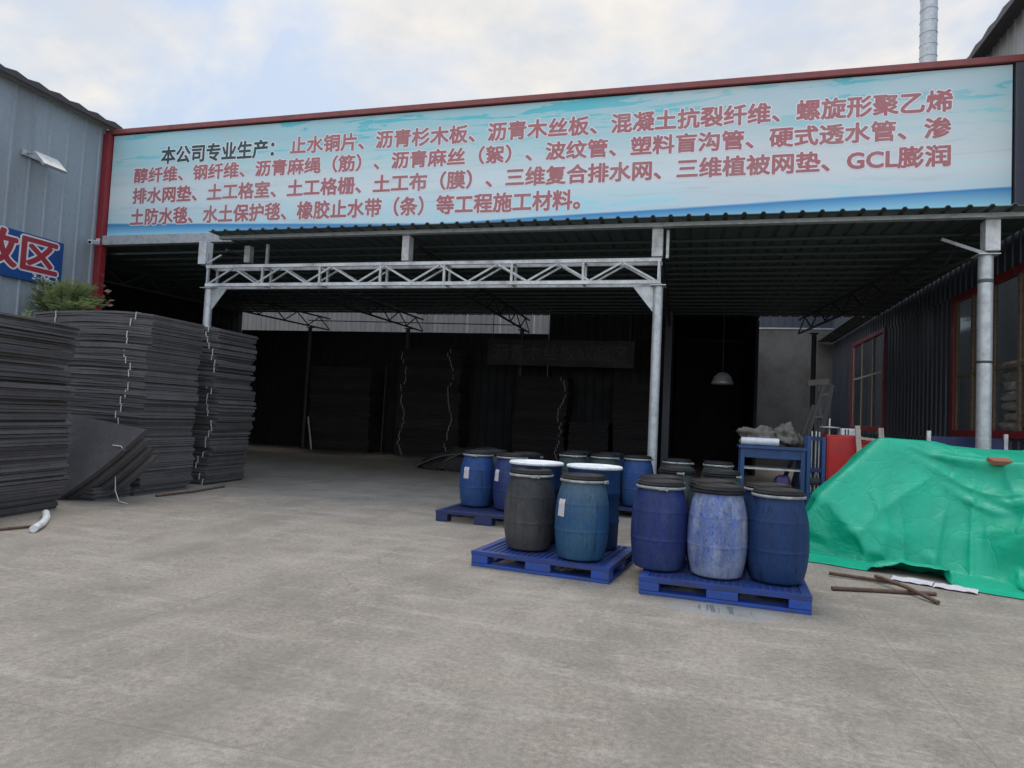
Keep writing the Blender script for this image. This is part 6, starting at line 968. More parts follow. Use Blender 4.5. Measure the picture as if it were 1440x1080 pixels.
1388,10290,229,40,18,44,45,6,39,43,-4,40,37,-10,43,30,-13,46,23,-14,51,17,-16,55,12,-17,58,10,-18,59,17,-29,52,29,-35,41,33,-30,40,34,-23,40,37,-18,40,39,-12,39,41,-8,39,41,-7,40,40,-8,40,38,-12,40,35,-18,42,32,-26,41,31,-35,40,21,-41,45,31,-51,36,31,-54,34,28,-56,39,35,-58,33,65,-30,-10,65,-14,-17,59,-11,-11,59,-7,-5,58,2,-1,51,-21,14,54,-4,16,54,10,-14,57,-1,2,57,-4,-1,57,-9,-4,57,-20,-4,56,-26,-5,56,-32,-7,57,-28,-18,57,-32,-11,57,-20,-2,55,-19,6,55,-10,8,54,7,-17,56,15,-2,55,20,18,56,28,9,56,33,7,56,33,7,56,31,5,56,26,5,56,19,3,57,12,2,56,4,2,57,-2,1,57,-6,0,57,-8,1,57,-7,2,57,-4,6,56,2,4,57,11,2,56,17,-8,53,18,-23,52,16,-30,53,22,-27,53,22,-25,53,19,-21,53,14,-19,31,-22,-44,-15,-34,-44,-1,-44,-37,49,-10,-31,56,7,-29,53,-21,-27,32,-39,-39,12,-36,-50,4,-21,-56,7,-12,-56,13,-7,-55,20,-5,-53,25,-5,-52,27,-4,-50,
1414,10325,216,49,5,37,48,-1,37,44,-9,39,37,-8,42,30,-10,47,23,-13,52,17,-16,54,12,-17,57,11,-19,59,10,-12,60,17,-22,54,27,-28,45,35,-23,39,40,-18,37,38,-12,40,39,-7,41,39,-6,42,38,-7,42,27,-12,49,27,-19,46,40,-25,36,38,-33,33,36,-47,27,27,-47,41,26,-52,42,26,-54,42,26,-57,42,49,-49,20,73,-18,-13,55,-9,-14,59,-7,-6,54,-14,7,57,7,-5,56,4,2,56,-5,10,57,3,-2,57,-3,-1,57,-9,-4,57,-17,-6,57,-27,-5,56,-23,-21,57,-32,-9,57,-33,-8,55,-23,2,57,-14,-2,53,-2,-20,55,7,-13,57,13,7,55,21,14,56,29,7,56,32,8,56,33,6,56,31,5,56,26,3,56,20,3,57,11,5,56,2,9,57,-2,2,57,-6,0,57,-8,0,57,-6,0,57,-2,-3,56,2,-8,54,5,-18,52,2,-28,53,17,-23,53,22,-24,53,23,-26,53,22,-25,53,20,-21,54,14,-18,35,-19,-40,2,-36,-44,-15,-42,-38,3,-50,-34,55,-12,-28,57,11,-27,57,-9,-26,43,-30,-34,27,-32,-43,19,-25,-49,18,-16,-52,21,-10,-52,25,-6,-51,27,-5,-50,
1450,10344,195,50,1,36,49,-5,36,44,-5,39,37,-7,43,30,-10,47,24,-13,51,17,-16,55,13,-17,56,10,-16,60,8,-8,60,15,-17,56,20,-16,54,25,-17,49,31,-15,45,35,-12,44,37,-7,43,39,-5,42,37,-7,42,36,-12,43,42,-35,11,37,-22,39,37,-26,41,24,-39,45,28,-47,41,28,-52,39,26,-54,40,26,-52,41,29,-53,48,57,-40,12,68,-7,-14,59,-9,-6,58,-3,-3,57,0,2,57,3,3,57,3,2,57,2,1,57,-2,-2,57,-8,-4,58,-14,-9,56,-18,-21,56,-31,-6,57,-31,-10,57,-31,-11,57,-16,-12,53,-11,-21,55,-2,-17,56,6,-4,57,13,8,55,21,12,56,29,8,56,32,6,56,34,4,56,31,4,56,26,6,56,17,12,56,12,1,57,4,-6,56,-2,-7,57,-8,-6,56,-10,-6,56,-10,-9,55,-9,-11,52,-12,-19,55,5,-18,54,15,-18,53,18,-22,53,22,-25,53,24,-25,53,22,-25,53,19,-22,54,15,-16,41,-15,-36,5,-36,-44,-13,-42,-39,-3,-51,-34,12,-53,-31,58,-10,-26,56,11,-27,55,2,-28,48,-16,-33,37,-21,-40,30,-18,-45,27,-12,-49,27,-6,-49,27,-5,-51,
1487,10359,174,51,-1,35,49,-3,36,44,-4,39,37,-7,43,31,-10,47,23,-13,51,18,-16,54,13,-16,57,7,-8,61,12,-15,59,16,-26,52,19,-11,55,25,-12,50,30,-12,47,35,-10,44,38,-12,40,38,-2,43,37,-3,44,36,-19,38,34,-12,44,-6,-22,49,-1,-54,24,25,-32,51,34,-37,46,39,-42,43,43,-47,35,46,-49,20,28,-41,49,48,-30,27,67,-28,5,60,-12,-2,58,-2,-3,58,2,-2,57,4,-1,57,5,-1,57,3,-2,58,-1,-2,57,-9,-3,59,-15,0,57,-22,-13,57,-26,-17,56,-29,-17,56,-29,-19,53,-17,-21,55,-10,-18,57,-3,-8,56,5,1,56,14,9,56,21,9,56,29,5,57,33,5,56,33,3,55,30,11,56,26,8,56,18,-11,54,6,-20,54,-5,-18,54,-11,-13,55,-14,-10,54,-16,-9,56,-11,-9,56,-6,-10,56,4,-9,55,9,-14,54,15,-18,54,18,-22,52,22,-25,53,24,-25,53,22,-25,53,19,-22,54,16,-15,45,-12,-33,8,-36,-44,-2,-44,-39,-11,-49,-34,-2,-54,-31,23,-52,-29,58,-9,-26,54,7,-29,50,11,-32,45,-4,-36,39,-8,-41,33,-7,-46,29,-5,-49,28,-4,-50,
1524,10375,152,51,-2,35,49,-2,36,44,-4,39,38,-8,42,31,-9,47,24,-13,51,18,-15,54,7,-4,60,12,-15,59,14,-26,54,16,-24,53,20,-15,54,25,-13,50,30,-10,47,35,-8,44,38,-6,42,39,-6,42,37,-8,42,16,15,53,-24,-25,44,-17,-37,42,34,-17,48,42,-32,37,42,-42,34,41,-47,34,36,-38,49,47,-47,27,22,-40,51,51,-29,29,60,-22,5,59,-15,-3,57,-3,-2,57,1,-1,57,5,-3,57,5,-3,57,3,-2,58,-1,-2,57,-8,-1,58,-14,0,59,-21,-6,54,-27,-23,55,-29,-18,56,-29,-19,56,-16,-15,57,-10,-11,57,-4,-3,56,5,4,57,13,8,56,23,5,56,29,3,56,33,3,55,32,13,56,31,2,54,20,-24,51,3,-31,51,-7,-26,52,-12,-21,54,-11,-13,56,-10,-9,57,-7,-5,57,-3,-3,57,-1,-5,56,4,-9,55,9,-14,54,15,-18,54,19,-22,52,22,-25,53,23,-26,53,22,-24,53,19,-23,54,16,-14,49,-8,-29,9,-36,-44,4,-44,-38,-7,-49,-35,-8,-54,-31,2,-57,-29,32,-47,-29,54,-8,-28,50,8,-32,44,10,-37,40,3,-41,35,-1,-45,31,-2,-48,29,-1,-49,
1561,10390,131,52,-1,34,49,-3,36,45,-6,38,38,-7,43,31,-8,47,23,-9,51,16,-11,56,12,-22,55,10,-3,61,14,-27,53,16,-24,53,20,-14,53,26,-13,50,30,-10,47,36,-8,44,38,-6,42,38,-2,43,-2,21,53,-30,-25,42,-24,-19,48,38,-5,44,40,-21,40,43,-41,26,42,-42,33,39,-40,43,38,-39,48,39,-35,48,12,-38,55,53,-30,25,57,-20,7,58,-13,-2,58,-5,-1,57,2,-3,56,5,-2,57,5,-3,57,4,-2,57,-1,-2,58,-7,-1,57,-15,0,59,-20,-1,55,-27,-21,55,-28,-18,57,-29,-16,56,-16,-13,57,-11,-9,57,-3,-4,57,5,3,56,13,7,56,23,3,56,29,5,56,31,14,55,34,-4,52,18,-33,48,1,-40,49,-6,-34,51,-6,-26,54,-4,-18,56,-4,-9,57,-3,-3,58,-4,-2,57,-3,-3,57,-1,-5,56,4,-9,55,9,-14,54,15,-18,54,19,-22,52,22,-25,53,23,-26,53,22,-25,53,19,-22,54,16,-15,53,-4,-24,1,-38,-43,4,-43,-39,11,-49,-34,-8,-54,-31,-7,-56,-30,8,-55,-30,35,-41,-30,51,-9,-32,45,5,-36,38,7,-42,35,4,-45,30,2,-48,30,1,-49,
1599,10402,108,52,-4,34,50,-6,35,45,-10,37,38,-9,42,31,-10,47,24,-9,51,17,-5,56,12,-20,56,10,-3,60,11,-8,60,12,-16,57,26,-30,44,25,-12,50,31,-10,46,36,-8,44,36,2,45,-12,20,52,-34,-25,40,-31,-13,46,40,5,40,44,-15,36,35,-39,30,39,-7,50,26,-33,53,26,-41,51,52,-38,32,9,-42,56,48,-36,33,44,-23,42,58,-20,9,57,-12,-1,57,-5,-1,57,2,-3,57,5,-2,56,6,-3,57,4,-2,57,-1,-2,57,-6,-1,58,-14,-1,58,-21,0,58,-26,-7,54,-28,-24,56,-28,-16,57,-16,-10,57,-11,-7,57,-4,-3,57,5,2,56,14,4,56,22,7,56,27,14,55,33,-11,50,15,-39,46,0,-45,48,-2,-40,50,1,-32,54,3,-21,56,2,-12,56,0,-6,57,-3,-3,58,-4,-2,57,-3,-3,57,-1,-5,56,4,-9,55,9,-14,54,15,-18,54,19,-22,52,22,-25,53,23,-26,53,22,-25,53,19,-22,54,16,-16,55,0,-19,11,-38,-42,-4,-43,-39,3,-50,-35,10,-53,-31,-9,-56,-30,-4,-56,-30,14,-51,-32,34,-36,-33,44,-12,-36,40,1,-41,35,3,-45,30,4,-48,29,3,-50,
1637,10409,84,53,-6,34,50,-7,34,45,-8,38,39,-8,42,31,-10,46,24,-11,51,17,-5,56,13,-20,56,9,-14,59,10,-13,58,13,-13,58,22,7,53,29,-25,43,31,-9,46,30,7,49,-19,15,52,-34,-27,37,-35,-16,43,32,20,43,46,-8,31,44,-23,30,32,-44,26,36,-23,48,32,-14,58,6,-11,68,25,-36,56,33,-37,50,52,-40,20,36,-19,51,57,-18,16,58,-12,-1,57,-4,-1,57,1,-2,56,6,-3,57,6,-2,57,4,-3,57,0,-2,57,-6,-1,58,-14,-1,58,-20,1,54,-28,-17,59,-26,3,57,-30,-10,55,-14,-20,57,-11,-5,57,-4,0,57,5,3,56,12,9,56,23,4,55,27,-18,48,10,-42,46,-1,-47,46,2,-44,51,7,-36,52,9,-27,55,7,-18,56,4,-11,56,0,-5,57,-2,-2,58,-4,-2,57,-3,-3,57,-1,-5,56,4,-9,55,9,-14,54,15,-18,54,19,-22,53,22,-25,52,24,-25,53,24,-23,53,17,-24,56,19,-14,55,0,-18,22,-37,-41,-9,-43,-39,0,-50,-35,8,-54,-31,-1,-56,-30,-7,-56,-30,2,-53,-32,16,-46,-35,31,-32,-38,37,-14,-41,34,-5,-45,31,0,-48,29,2,-50,
1676,10415,61,53,-6,33,50,-6,34,45,-8,38,40,-9,41,31,-10,47,24,-11,50,18,-12,55,13,-13,58,10,-13,58,9,-11,59,2,9,60,31,-20,45,29,-8,49,17,10,53,-23,6,52,-33,-28,37,-36,-22,40,17,29,46,48,2,30,45,-29,20,45,-15,33,35,-40,29,34,-14,52,13,2,66,25,-24,61,24,-40,53,15,-15,66,50,-37,26,30,-17,55,56,-16,19,58,-12,3,57,-4,-1,57,2,-2,57,5,-2,56,7,-2,57,5,-2,57,0,-2,58,-6,-2,58,-13,-2,59,-20,0,56,-28,3,54,-27,-24,57,-28,10,57,-17,-5,58,-12,-4,57,-4,0,56,6,-1,56,15,-8,53,16,-25,48,3,-41,45,-1,-47,47,5,-45,50,12,-39,52,13,-31,53,11,-25,55,7,-19,55,2,-12,57,-1,-7,57,-3,-2,58,-2,0,57,0,0,57,1,-3,56,4,-9,55,10,-13,54,14,-18,54,19,-23,53,22,-25,52,27,-21,52,18,-30,53,19,-24,54,12,-19,56,2,-17,43,-28,-28,-10,-43,-40,-10,-48,-35,0,-55,-31,0,-56,-30,0,-56,-31,0,-53,-32,5,-48,-35,15,-40,-40,25,-29,-42,30,-17,-45,30,-8,-48,29,-4,-50,
1714,10421,37,54,-5,33,50,-5,35,46,-5,38,39,-6,42,31,-7,47,23,-8,52,14,-4,57,11,-8,59,-13,-5,59,26,-16,53,6,5,60,31,-19,46,5,7,57,-25,-6,50,-29,-30,39,-33,-29,38,0,30,49,46,14,32,50,-18,19,43,-33,18,46,-10,34,38,-31,34,29,-3,56,13,-38,54,29,-17,61,28,-13,64,-10,1,69,42,-27,46,30,-16,55,55,-13,21,58,-10,9,58,-5,0,57,1,-3,57,5,-4,56,7,-5,57,4,-4,57,1,-3,58,-3,1,59,-11,4,61,-18,6,47,-41,-24,60,-18,6,58,-28,5,57,-17,-2,58,-12,-5,56,-4,-9,54,1,-16,52,2,-27,48,-4,-37,47,-1,-43,48,7,-43,50,15,-40,51,17,-35,52,14,-31,53,11,-25,55,5,-19,55,2,-13,57,-2,-7,57,-3,-4,57,-4,-1,58,-1,-1,57,2,-2,56,6,-8,55,10,-12,54,14,-18,54,21,-21,52,29,-17,52,16,-33,51,14,-32,52,12,-28,52,-5,-26,53,14,-14,35,-38,-25,53,-18,-15,-23,-41,-38,-22,-48,-34,-4,-57,-30,0,-55,-30,0,-53,-32,2,-49,-36,6,-42,-40,12,-35,-43,19,-27,-46,24,-18,-49,26,-12,-50,
1746,10447,58,60,-17,-9,47,5,38,42,4,43,24,5,52,8,-5,56,-12,-31,46,14,-3,57,27,8,53,28,-1,54,36,-24,43,10,2,59,-12,-6,56,-23,-20,49,-22,-33,41,-30,-30,38,-12,24,51,38,23,37,53,-8,19,43,-35,12,48,-23,21,46,-9,34,40,-18,40,13,-41,46,31,-13,59,24,-2,64,-6,2,71,16,-1,68,32,-15,58,23,-54,25,55,3,26,57,0,15,58,-2,4,56,3,-1,57,6,-4,56,1,-11,56,1,-7,57,-1,-4,57,-4,-1,59,-4,9,61,-6,16,60,-29,3,41,-45,-33,58,-29,4,58,-17,-2,57,-11,-5,56,-9,-11,52,-7,-21,51,-5,-29,49,1,-36,50,9,-38,50,15,-38,51,19,-37,52,17,-35,52,14,-31,53,10,-25,54,5,-20,55,0,-14,57,-2,-8,57,-4,-4,57,-4,-1,58,-2,-2,57,1,-3,56,6,-7,55,11,-12,54,19,-14,53,25,-15,51,5,-35,51,11,-35,51,20,-30,51,-4,-33,53,0,-25,49,25,-9,45,-29,-21,30,-46,-19,56,-23,-8,-32,-38,-39,-32,-42,-36,-11,-54,-31,-2,-53,-32,1,-48,-36,3,-43,-39,5,-36,-44,10,-31,-47,14,-24,-49,19,-20,-51,
1773,10453,21,58,14,20,40,11,45,14,4,58,-8,-25,52,4,-29,48,9,18,54,49,4,31,47,-21,31,24,8,55,-7,-6,60,-13,-19,56,-15,-27,49,-17,-32,44,-26,-29,42,-18,15,52,29,28,41,52,6,26,42,-38,7,52,-19,16,49,-17,23,45,-20,30,22,-41,37,34,-13,52,16,10,64,2,5,69,14,1,70,21,-3,67,35,-35,45,4,-57,22,55,7,25,58,-9,11,56,-2,4,57,0,-1,56,9,-4,52,23,-2,56,-3,-10,56,-7,-7,55,-17,-4,59,-2,6,60,-2,13,62,-12,13,59,-19,11,44,-40,-24,52,-27,-11,54,-21,-11,55,-13,-13,53,-6,-21,52,1,-26,52,8,-31,51,14,-34,52,18,-36,51,18,-37,51,17,-35,52,13,-32,52,9,-26,54,5,-21,55,0,-14,57,-3,-8,57,-5,-5,57,-5,-2,58,-2,-1,57,2,-3,56,7,-6,54,16,-7,55,17,-16,51,-2,-32,51,1,-36,50,25,-30,51,5,-35,50,-7,-33,53,4,-24,46,33,-7,51,-19,-17,24,-49,-19,43,-42,-10,52,-34,-4,-37,-32,-41,-37,-33,-40,-18,-48,-34,-5,-48,-36,0,-43,-39,2,-36,-44,4,-31,-48,7,-27,-50,11,-24,-51,
1782,10497,24,57,15,24,17,4,59,-17,-37,44,-3,-44,37,14,28,47,52,7,24,51,-10,25,27,11,53,-10,-15,58,-10,-21,56,-9,-29,51,-14,-31,48,-21,-26,47,-18,8,53,23,26,44,46,15,32,52,-21,14,39,-42,5,50,-23,15,51,-10,24,34,-37,28,39,-16,42,12,16,60,8,11,66,16,3,67,22,-5,67,27,-9,64,-13,-55,37,31,-48,19,51,10,25,56,-16,9,57,1,4,57,-1,-2,56,6,-4,47,32,1,56,3,-8,53,-18,-11,54,-18,-5,59,-2,6,60,-3,11,61,-5,15,57,-28,10,62,6,15,52,-27,-12,50,-24,-17,52,-16,-20,52,-7,-22,52,1,-26,51,8,-31,52,14,-35,49,15,-40,51,18,-36,51,17,-35,51,13,-33,53,7,-28,53,3,-21,55,0,-15,56,-4,-9,57,-5,-5,57,-5,-2,58,-1,-1,56,5,0,56,6,-6,55,6,-16,51,-13,-27,52,-1,-32,50,22,-29,51,15,-35,49,-6,-37,51,-2,-32,53,8,-24,43,37,-4,55,-8,-13,25,-49,-19,35,-48,-11,56,-28,-2,34,-53,-8,-40,-27,-43,-36,-25,-43,-23,-39,-40,-8,-41,-40,-2,-36,-45,0,-31,-47,2,-27,-50,4,-25,-52,
1794,10541,22,39,10,47,-18,-52,27,-16,-40,42,14,16,54,45,28,20,55,-14,5,37,12,43,-12,-20,55,-9,-27,54,-8,-25,54,-11,-29,51,-16,-24,51,-14,3,55,22,23,47,39,18,38,54,-6,21,44,-37,6,40,-41,5,50,-24,15,50,-15,23,40,-28,31,22,18,52,12,16,60,15,8,64,21,-1,66,24,-7,66,20,-41,52,-39,-40,37,37,-48,17,54,11,25,55,-16,8,57,1,4,57,0,-2,56,4,-4,43,38,2,56,7,-7,51,-22,-13,52,-22,-6,59,-1,5,60,-2,11,61,-2,16,56,-28,11,60,-18,12,57,19,4,57,-13,-6,53,-14,-16,51,-8,-23,51,0,-28,50,6,-34,49,10,-40,51,19,-34,51,17,-38,50,15,-38,50,11,-35,51,6,-29,54,3,-22,55,0,-15,56,-3,-8,57,-5,-4,57,-5,-2,57,-3,-4,56,-4,-7,56,-5,-12,52,-14,-20,51,-11,-26,52,14,-29,50,24,-29,50,1,-38,49,-8,-37,52,5,-32,53,10,-23,39,41,-3,56,-1,-10,41,-40,-15,19,-56,-14,48,-39,-4,56,-30,0,18,-60,-14,-38,-21,-45,-32,-20,-46,-24,-28,-46,-11,-32,-46,-4,-30,-48,-1,-26,-51,1,-25,-52,
1811,10584,24,-24,-40,43,-17,-55,24,-9,-5,60,48,30,14,54,14,7,56,-3,14,-12,-11,56,-10,-34,48,-9,-25,54,-9,-27,53,-12,-22,54,-7,2,58,24,16,49,38,14,40,46,9,33,43,-37,7,45,-38,5,45,-35,7,49,-24,15,48,-21,22,38,11,42,19,20,53,13,15,59,20,6,63,25,-7,64,28,-25,59,-4,-53,44,-49,-28,37,41,-45,18,54,12,24,56,-16,8,57,0,4,56,2,-2,57,3,-5,38,42,3,55,11,-6,51,-22,-12,50,-28,-9,58,-2,5,60,-1,11,60,0,16,59,-22,12,55,-31,9,59,-4,4,54,22,-2,57,1,-8,54,-1,-18,52,2,-26,51,7,-33,48,10,-39,48,10,-43,48,9,-44,49,5,-42,50,2,-36,52,0,-31,53,-1,-22,55,0,-15,57,-2,-8,57,-2,-4,57,-3,-2,57,-5,-3,57,-7,-8,53,-15,-12,53,-8,-20,53,7,-24,50,25,-25,51,10,-34,49,-9,-39,51,0,-36,51,7,-31,53,13,-23,37,43,-1,56,2,-10,51,-27,-10,18,-56,-14,33,-53,-7,56,-30,0,52,-37,-2,5,-58,-21,-32,-23,-46,-27,-15,-49,-19,-18,-51,-11,-23,-51,-5,-23,-52,-3,-23,-52,
1766,10579,24,-24,-44,39,-18,-46,37,34,38,32,56,16,-3,56,-7,-3,14,21,52,-19,-26,49,-11,-40,42,-9,-29,52,-9,-23,56,3,5,58,31,7,49,35,9,45,42,8,37,50,-9,26,44,-37,6,41,-42,2,40,-40,3,51,-23,15,49,1,30,29,20,44,16,22,53,19,13,59,26,-3,60,29,-18,60,19,-42,53,-27,-50,39,-50,-21,38,44,-40,19,55,12,23,55,-17,7,57,1,4,57,2,-2,57,3,-6,33,46,4,55,14,-4,49,-25,-15,47,-31,-8,59,-2,4,59,-1,10,61,2,16,60,-15,14,53,-33,8,56,-22,2,59,3,-1,52,20,-9,54,8,-17,52,6,-26,51,6,-33,49,6,-40,48,4,-43,48,3,-45,49,0,-41,51,-2,-37,52,-3,-29,53,-2,-22,55,-1,-15,56,1,-8,57,0,-5,57,-8,-1,57,-5,-3,57,-4,-8,55,-4,-14,54,4,-19,51,23,-19,51,16,-28,50,-5,-37,49,-6,-39,51,7,-35,52,7,-31,52,16,-22,34,45,0,57,4,-9,55,-18,-6,35,-48,-10,14,-60,-11,45,-46,-3,57,-28,0,47,-40,-6,0,-53,-29,-26,-21,-47,-20,-13,-52,-14,-14,-53,-9,-17,-54,-5,-19,-54,
1722,10569,22,-19,-55,28,10,19,59,50,34,-1,54,-3,-21,52,15,18,-25,-21,47,-19,-25,49,-13,-25,52,-1,-13,59,24,-8,54,36,-14,45,35,-24,39,31,24,42,38,16,39,50,-20,19,40,-42,3,33,-48,-2,47,-34,6,53,-11,19,43,15,34,23,25,46,18,21,53,27,7,56,31,-14,57,26,-32,54,5,-51,47,-47,-25,43,-46,-33,34,47,-36,19,55,11,22,56,-15,8,57,1,3,56,2,-3,57,3,-6,30,48,5,53,19,-4,46,-31,-15,47,-31,-9,58,-1,4,60,-2,9,60,3,17,61,-9,15,56,-29,9,52,-30,-1,56,-15,-2,56,5,-9,53,13,-17,51,10,-26,50,6,-33,49,5,-40,49,4,-44,48,1,-44,49,-1,-41,51,-6,-36,52,-4,-29,53,-1,-22,55,1,-15,56,0,-9,57,0,-4,58,1,-3,57,1,-4,56,1,-7,55,3,-12,54,14,-16,51,23,-19,51,-2,-33,49,-8,-37,51,4,-37,50,8,-36,52,7,-31,51,20,-20,33,46,0,56,3,-9,57,-11,-4,48,-37,-5,14,-60,-11,27,-57,-6,52,-38,-2,56,-26,-4,43,-40,-11,0,-47,-34,-18,-21,-50,-15,-11,-54,-10,-13,-54,-7,-15,-56,
1677,10560,22,-12,-35,51,44,44,7,54,25,-10,57,6,-12,22,18,48,-33,-29,36,-20,-25,49,17,-8,56,25,-19,51,37,-28,39,31,-37,33,37,-6,44,35,14,43,34,27,37,47,-31,14,34,-46,-1,32,-49,-3,52,-26,8,51,4,24,35,25,38,21,27,46,25,17,52,33,-5,52,31,-26,52,20,-43,50,-17,-51,43,-52,-10,44,-45,-37,32,51,-33,20,55,10,21,56,-13,8,57,1,3,57,2,-3,56,3,-6,27,51,5,52,22,-3,46,-30,-15,43,-36,-11,58,-2,3,59,-3,10,60,4,16,62,-4,16,57,-24,10,51,-32,-1,53,-23,-5,56,-10,-9,54,3,-17,52,8,-26,50,7,-33,49,6,-40,48,6,-44,48,-3,-43,50,-2,-42,50,1,-36,51,6,-30,54,4,-22,55,4,-14,56,1,-8,57,1,-5,57,1,-2,58,1,-4,56,1,-7,55,13,-10,52,20,-12,53,2,-27,50,-9,-33,51,0,-36,50,8,-37,51,8,-35,51,7,-31,50,23,-20,31,48,2,55,-10,-12,58,1,-2,56,-22,0,31,-55,-6,11,-62,-11,36,-52,-4,55,-29,-4,53,-26,-9,42,-36,-17,6,-43,-37,-12,-21,-52,-9,-12,-55,-8,-13,-55,
1638,10536,22,21,34,49,50,23,-31,53,26,-9,49,27,17,3,10,56,-35,-30,33,15,-14,55,40,-21,38,31,-31,41,26,-49,23,36,-16,43,39,-11,41,37,10,42,32,29,37,37,-44,4,31,-49,-2,37,-45,-2,55,-13,13,45,19,29,29,29,39,24,26,46,33,7,48,36,-19,47,28,-35,48,7,-50,46,-35,-43,42,-51,-1,45,-43,-40,31,52,-29,20,57,8,20,56,-12,8,57,1,3,56,3,-3,57,3,-7,23,53,5,50,26,-1,44,-33,-16,41,-37,-12,58,-2,3,60,-3,9,60,2,15,61,0,17,59,-18,12,51,-31,-1,52,-28,-6,53,-16,-11,54,-6,-18,52,1,-25,51,4,-34,49,3,-40,48,4,-43,48,4,-44,49,7,-41,50,8,-36,52,6,-29,53,5,-22,55,3,-14,56,2,-9,58,1,-4,57,1,-3,57,2,-3,56,12,-4,54,15,-7,54,3,-19,52,-8,-27,51,-3,-33,51,7,-36,50,8,-37,51,8,-35,52,7,-31,48,28,-18,33,46,1,50,-23,-13,58,4,-2,60,-3,5,46,-43,-1,14,-62,-10,17,-60,-9,44,-43,-6,54,-25,-8,52,-23,-15,42,-31,-23,17,-39,-37,-7,-20,-53,-7,-14,-55,
1609,10566,40,44,46,12,51,24,-28,53,29,0,39,24,36,-26,-15,47,16,-8,55,47,-29,15,19,-56,9,38,-7,46,30,-43,27,36,-22,41,38,-4,43,9,30,48,53,-9,20,34,-46,3,35,-46,-1,38,-45,-2,53,11,21,41,24,31,25,32,40,32,20,43,40,-7,43,33,-30,43,21,-43,45,-8,-53,42,-45,-31,42,-50,6,46,-40,-43,30,53,-27,20,57,6,19,56,-9,8,57,1,3,57,2,-4,57,5,-7,19,53,6,48,31,-1,42,-36,-17,40,-39,-11,58,-2,2,59,-3,9,61,1,14,60,3,18,60,-12,13,54,-28,0,48,-31,-7,52,-20,-12,53,-10,-19,52,-3,-27,50,2,-33,50,4,-40,48,5,-43,48,6,-44,49,8,-40,51,8,-37,51,6,-29,54,5,-22,55,3,-14,56,3,-8,57,3,-4,57,4,-1,57,10,-1,56,10,-4,56,1,-12,53,-7,-20,52,-5,-27,52,5,-32,50,8,-36,51,8,-36,51,8,-36,51,7,-31,46,33,-16,36,44,0,45,-32,-13,58,-1,-3,60,8,7,58,-22,5,27,-58,-6,16,-61,-9,17,-58,-12,50,-32,-10,52,-23,-15,48,-21,-21,44,-23,-28,32,-34,-33,-4,-19,-54,
1595,10610,42,50,37,-18,52,35,0,53,29,0,7,-5,55,21,7,52,48,-24,18,11,-53,-19,40,-39,18,39,-11,44,33,-38,32,37,-23,39,-7,20,54,45,10,34,43,-35,11,23,-53,3,37,-44,-2,58,-8,9,51,14,23,39,29,32,25,32,39,40,9,40,40,-23,37,29,-37,40,13,-48,42,-24,-50,40,-50,-19,43,-49,8,46,-38,-46,28,55,-23,21,57,3,18,57,-6,9,57,1,1,57,2,-3,56,5,-7,17,54,5,46,35,1,39,-37,-18,38,-41,-12,58,-3,2,60,-2,8,60,-2,14,60,4,17,61,-5,15,55,-23,2,48,-32,-8,51,-24,-13,51,-13,-20,51,-6,-27,51,-1,-34,49,4,-40,48,9,-42,49,10,-42,49,10,-41,50,9,-35,52,7,-29,53,4,-22,55,2,-15,56,3,-8,57,6,-2,58,6,-1,57,4,-3,56,-1,-7,55,-7,-13,54,-5,-20,53,3,-26,51,7,-32,51,8,-35,50,8,-37,51,8,-35,52,7,-31,39,41,-12,43,38,-5,40,-39,-13,58,-1,-2,60,10,7,61,-4,11,36,-52,-4,5,-63,-9,23,-57,-13,41,-42,-12,47,-30,-16,46,-26,-22,44,-22,-27,45,-18,-32,48,-11,-28,
1587,10654,32,52,38,-8,52,35,0,52,28,13,6,-6,58,50,6,27,26,-48,-17,34,-45,-9,42,-34,24,40,-31,32,36,-25,40,-10,-4,58,32,17,45,51,-22,13,25,-51,5,18,-55,2,56,-16,6,57,1,14,48,21,25,26,37,37,40,21,33,46,-11,32,36,-32,33,26,-41,39,2,-53,38,-37,-41,39,-51,-10,44,-49,10,47,-34,-50,26,55,-20,21,57,1,18,57,-4,8,57,2,1,57,2,-4,56,6,-7,15,55,6,43,38,1,43,-34,-17,31,-46,-13,58,-5,1,59,-1,8,60,-4,12,61,3,17,60,1,16,58,-17,5,49,-31,-8,47,-28,-14,51,-15,-20,51,-8,-28,49,-2,-35,49,1,-40,49,6,-43,49,9,-43,49,11,-40,50,10,-35,51,8,-29,54,8,-21,55,5,-14,56,5,-7,57,2,-4,58,1,-2,57,-2,-4,56,-6,-7,55,-5,-13,54,2,-20,53,6,-25,52,7,-32,50,8,-35,51,8,-37,51,8,-35,51,8,-31,47,33,-14,34,45,-2,37,-42,-13,58,-1,-3,60,-1,6,57,21,19,47,-44,-3,2,-63,-8,31,-52,-11,32,-49,-16,46,-31,-16,47,-24,-21,48,-18,-25,51,-8,-24,56,-1,-14,
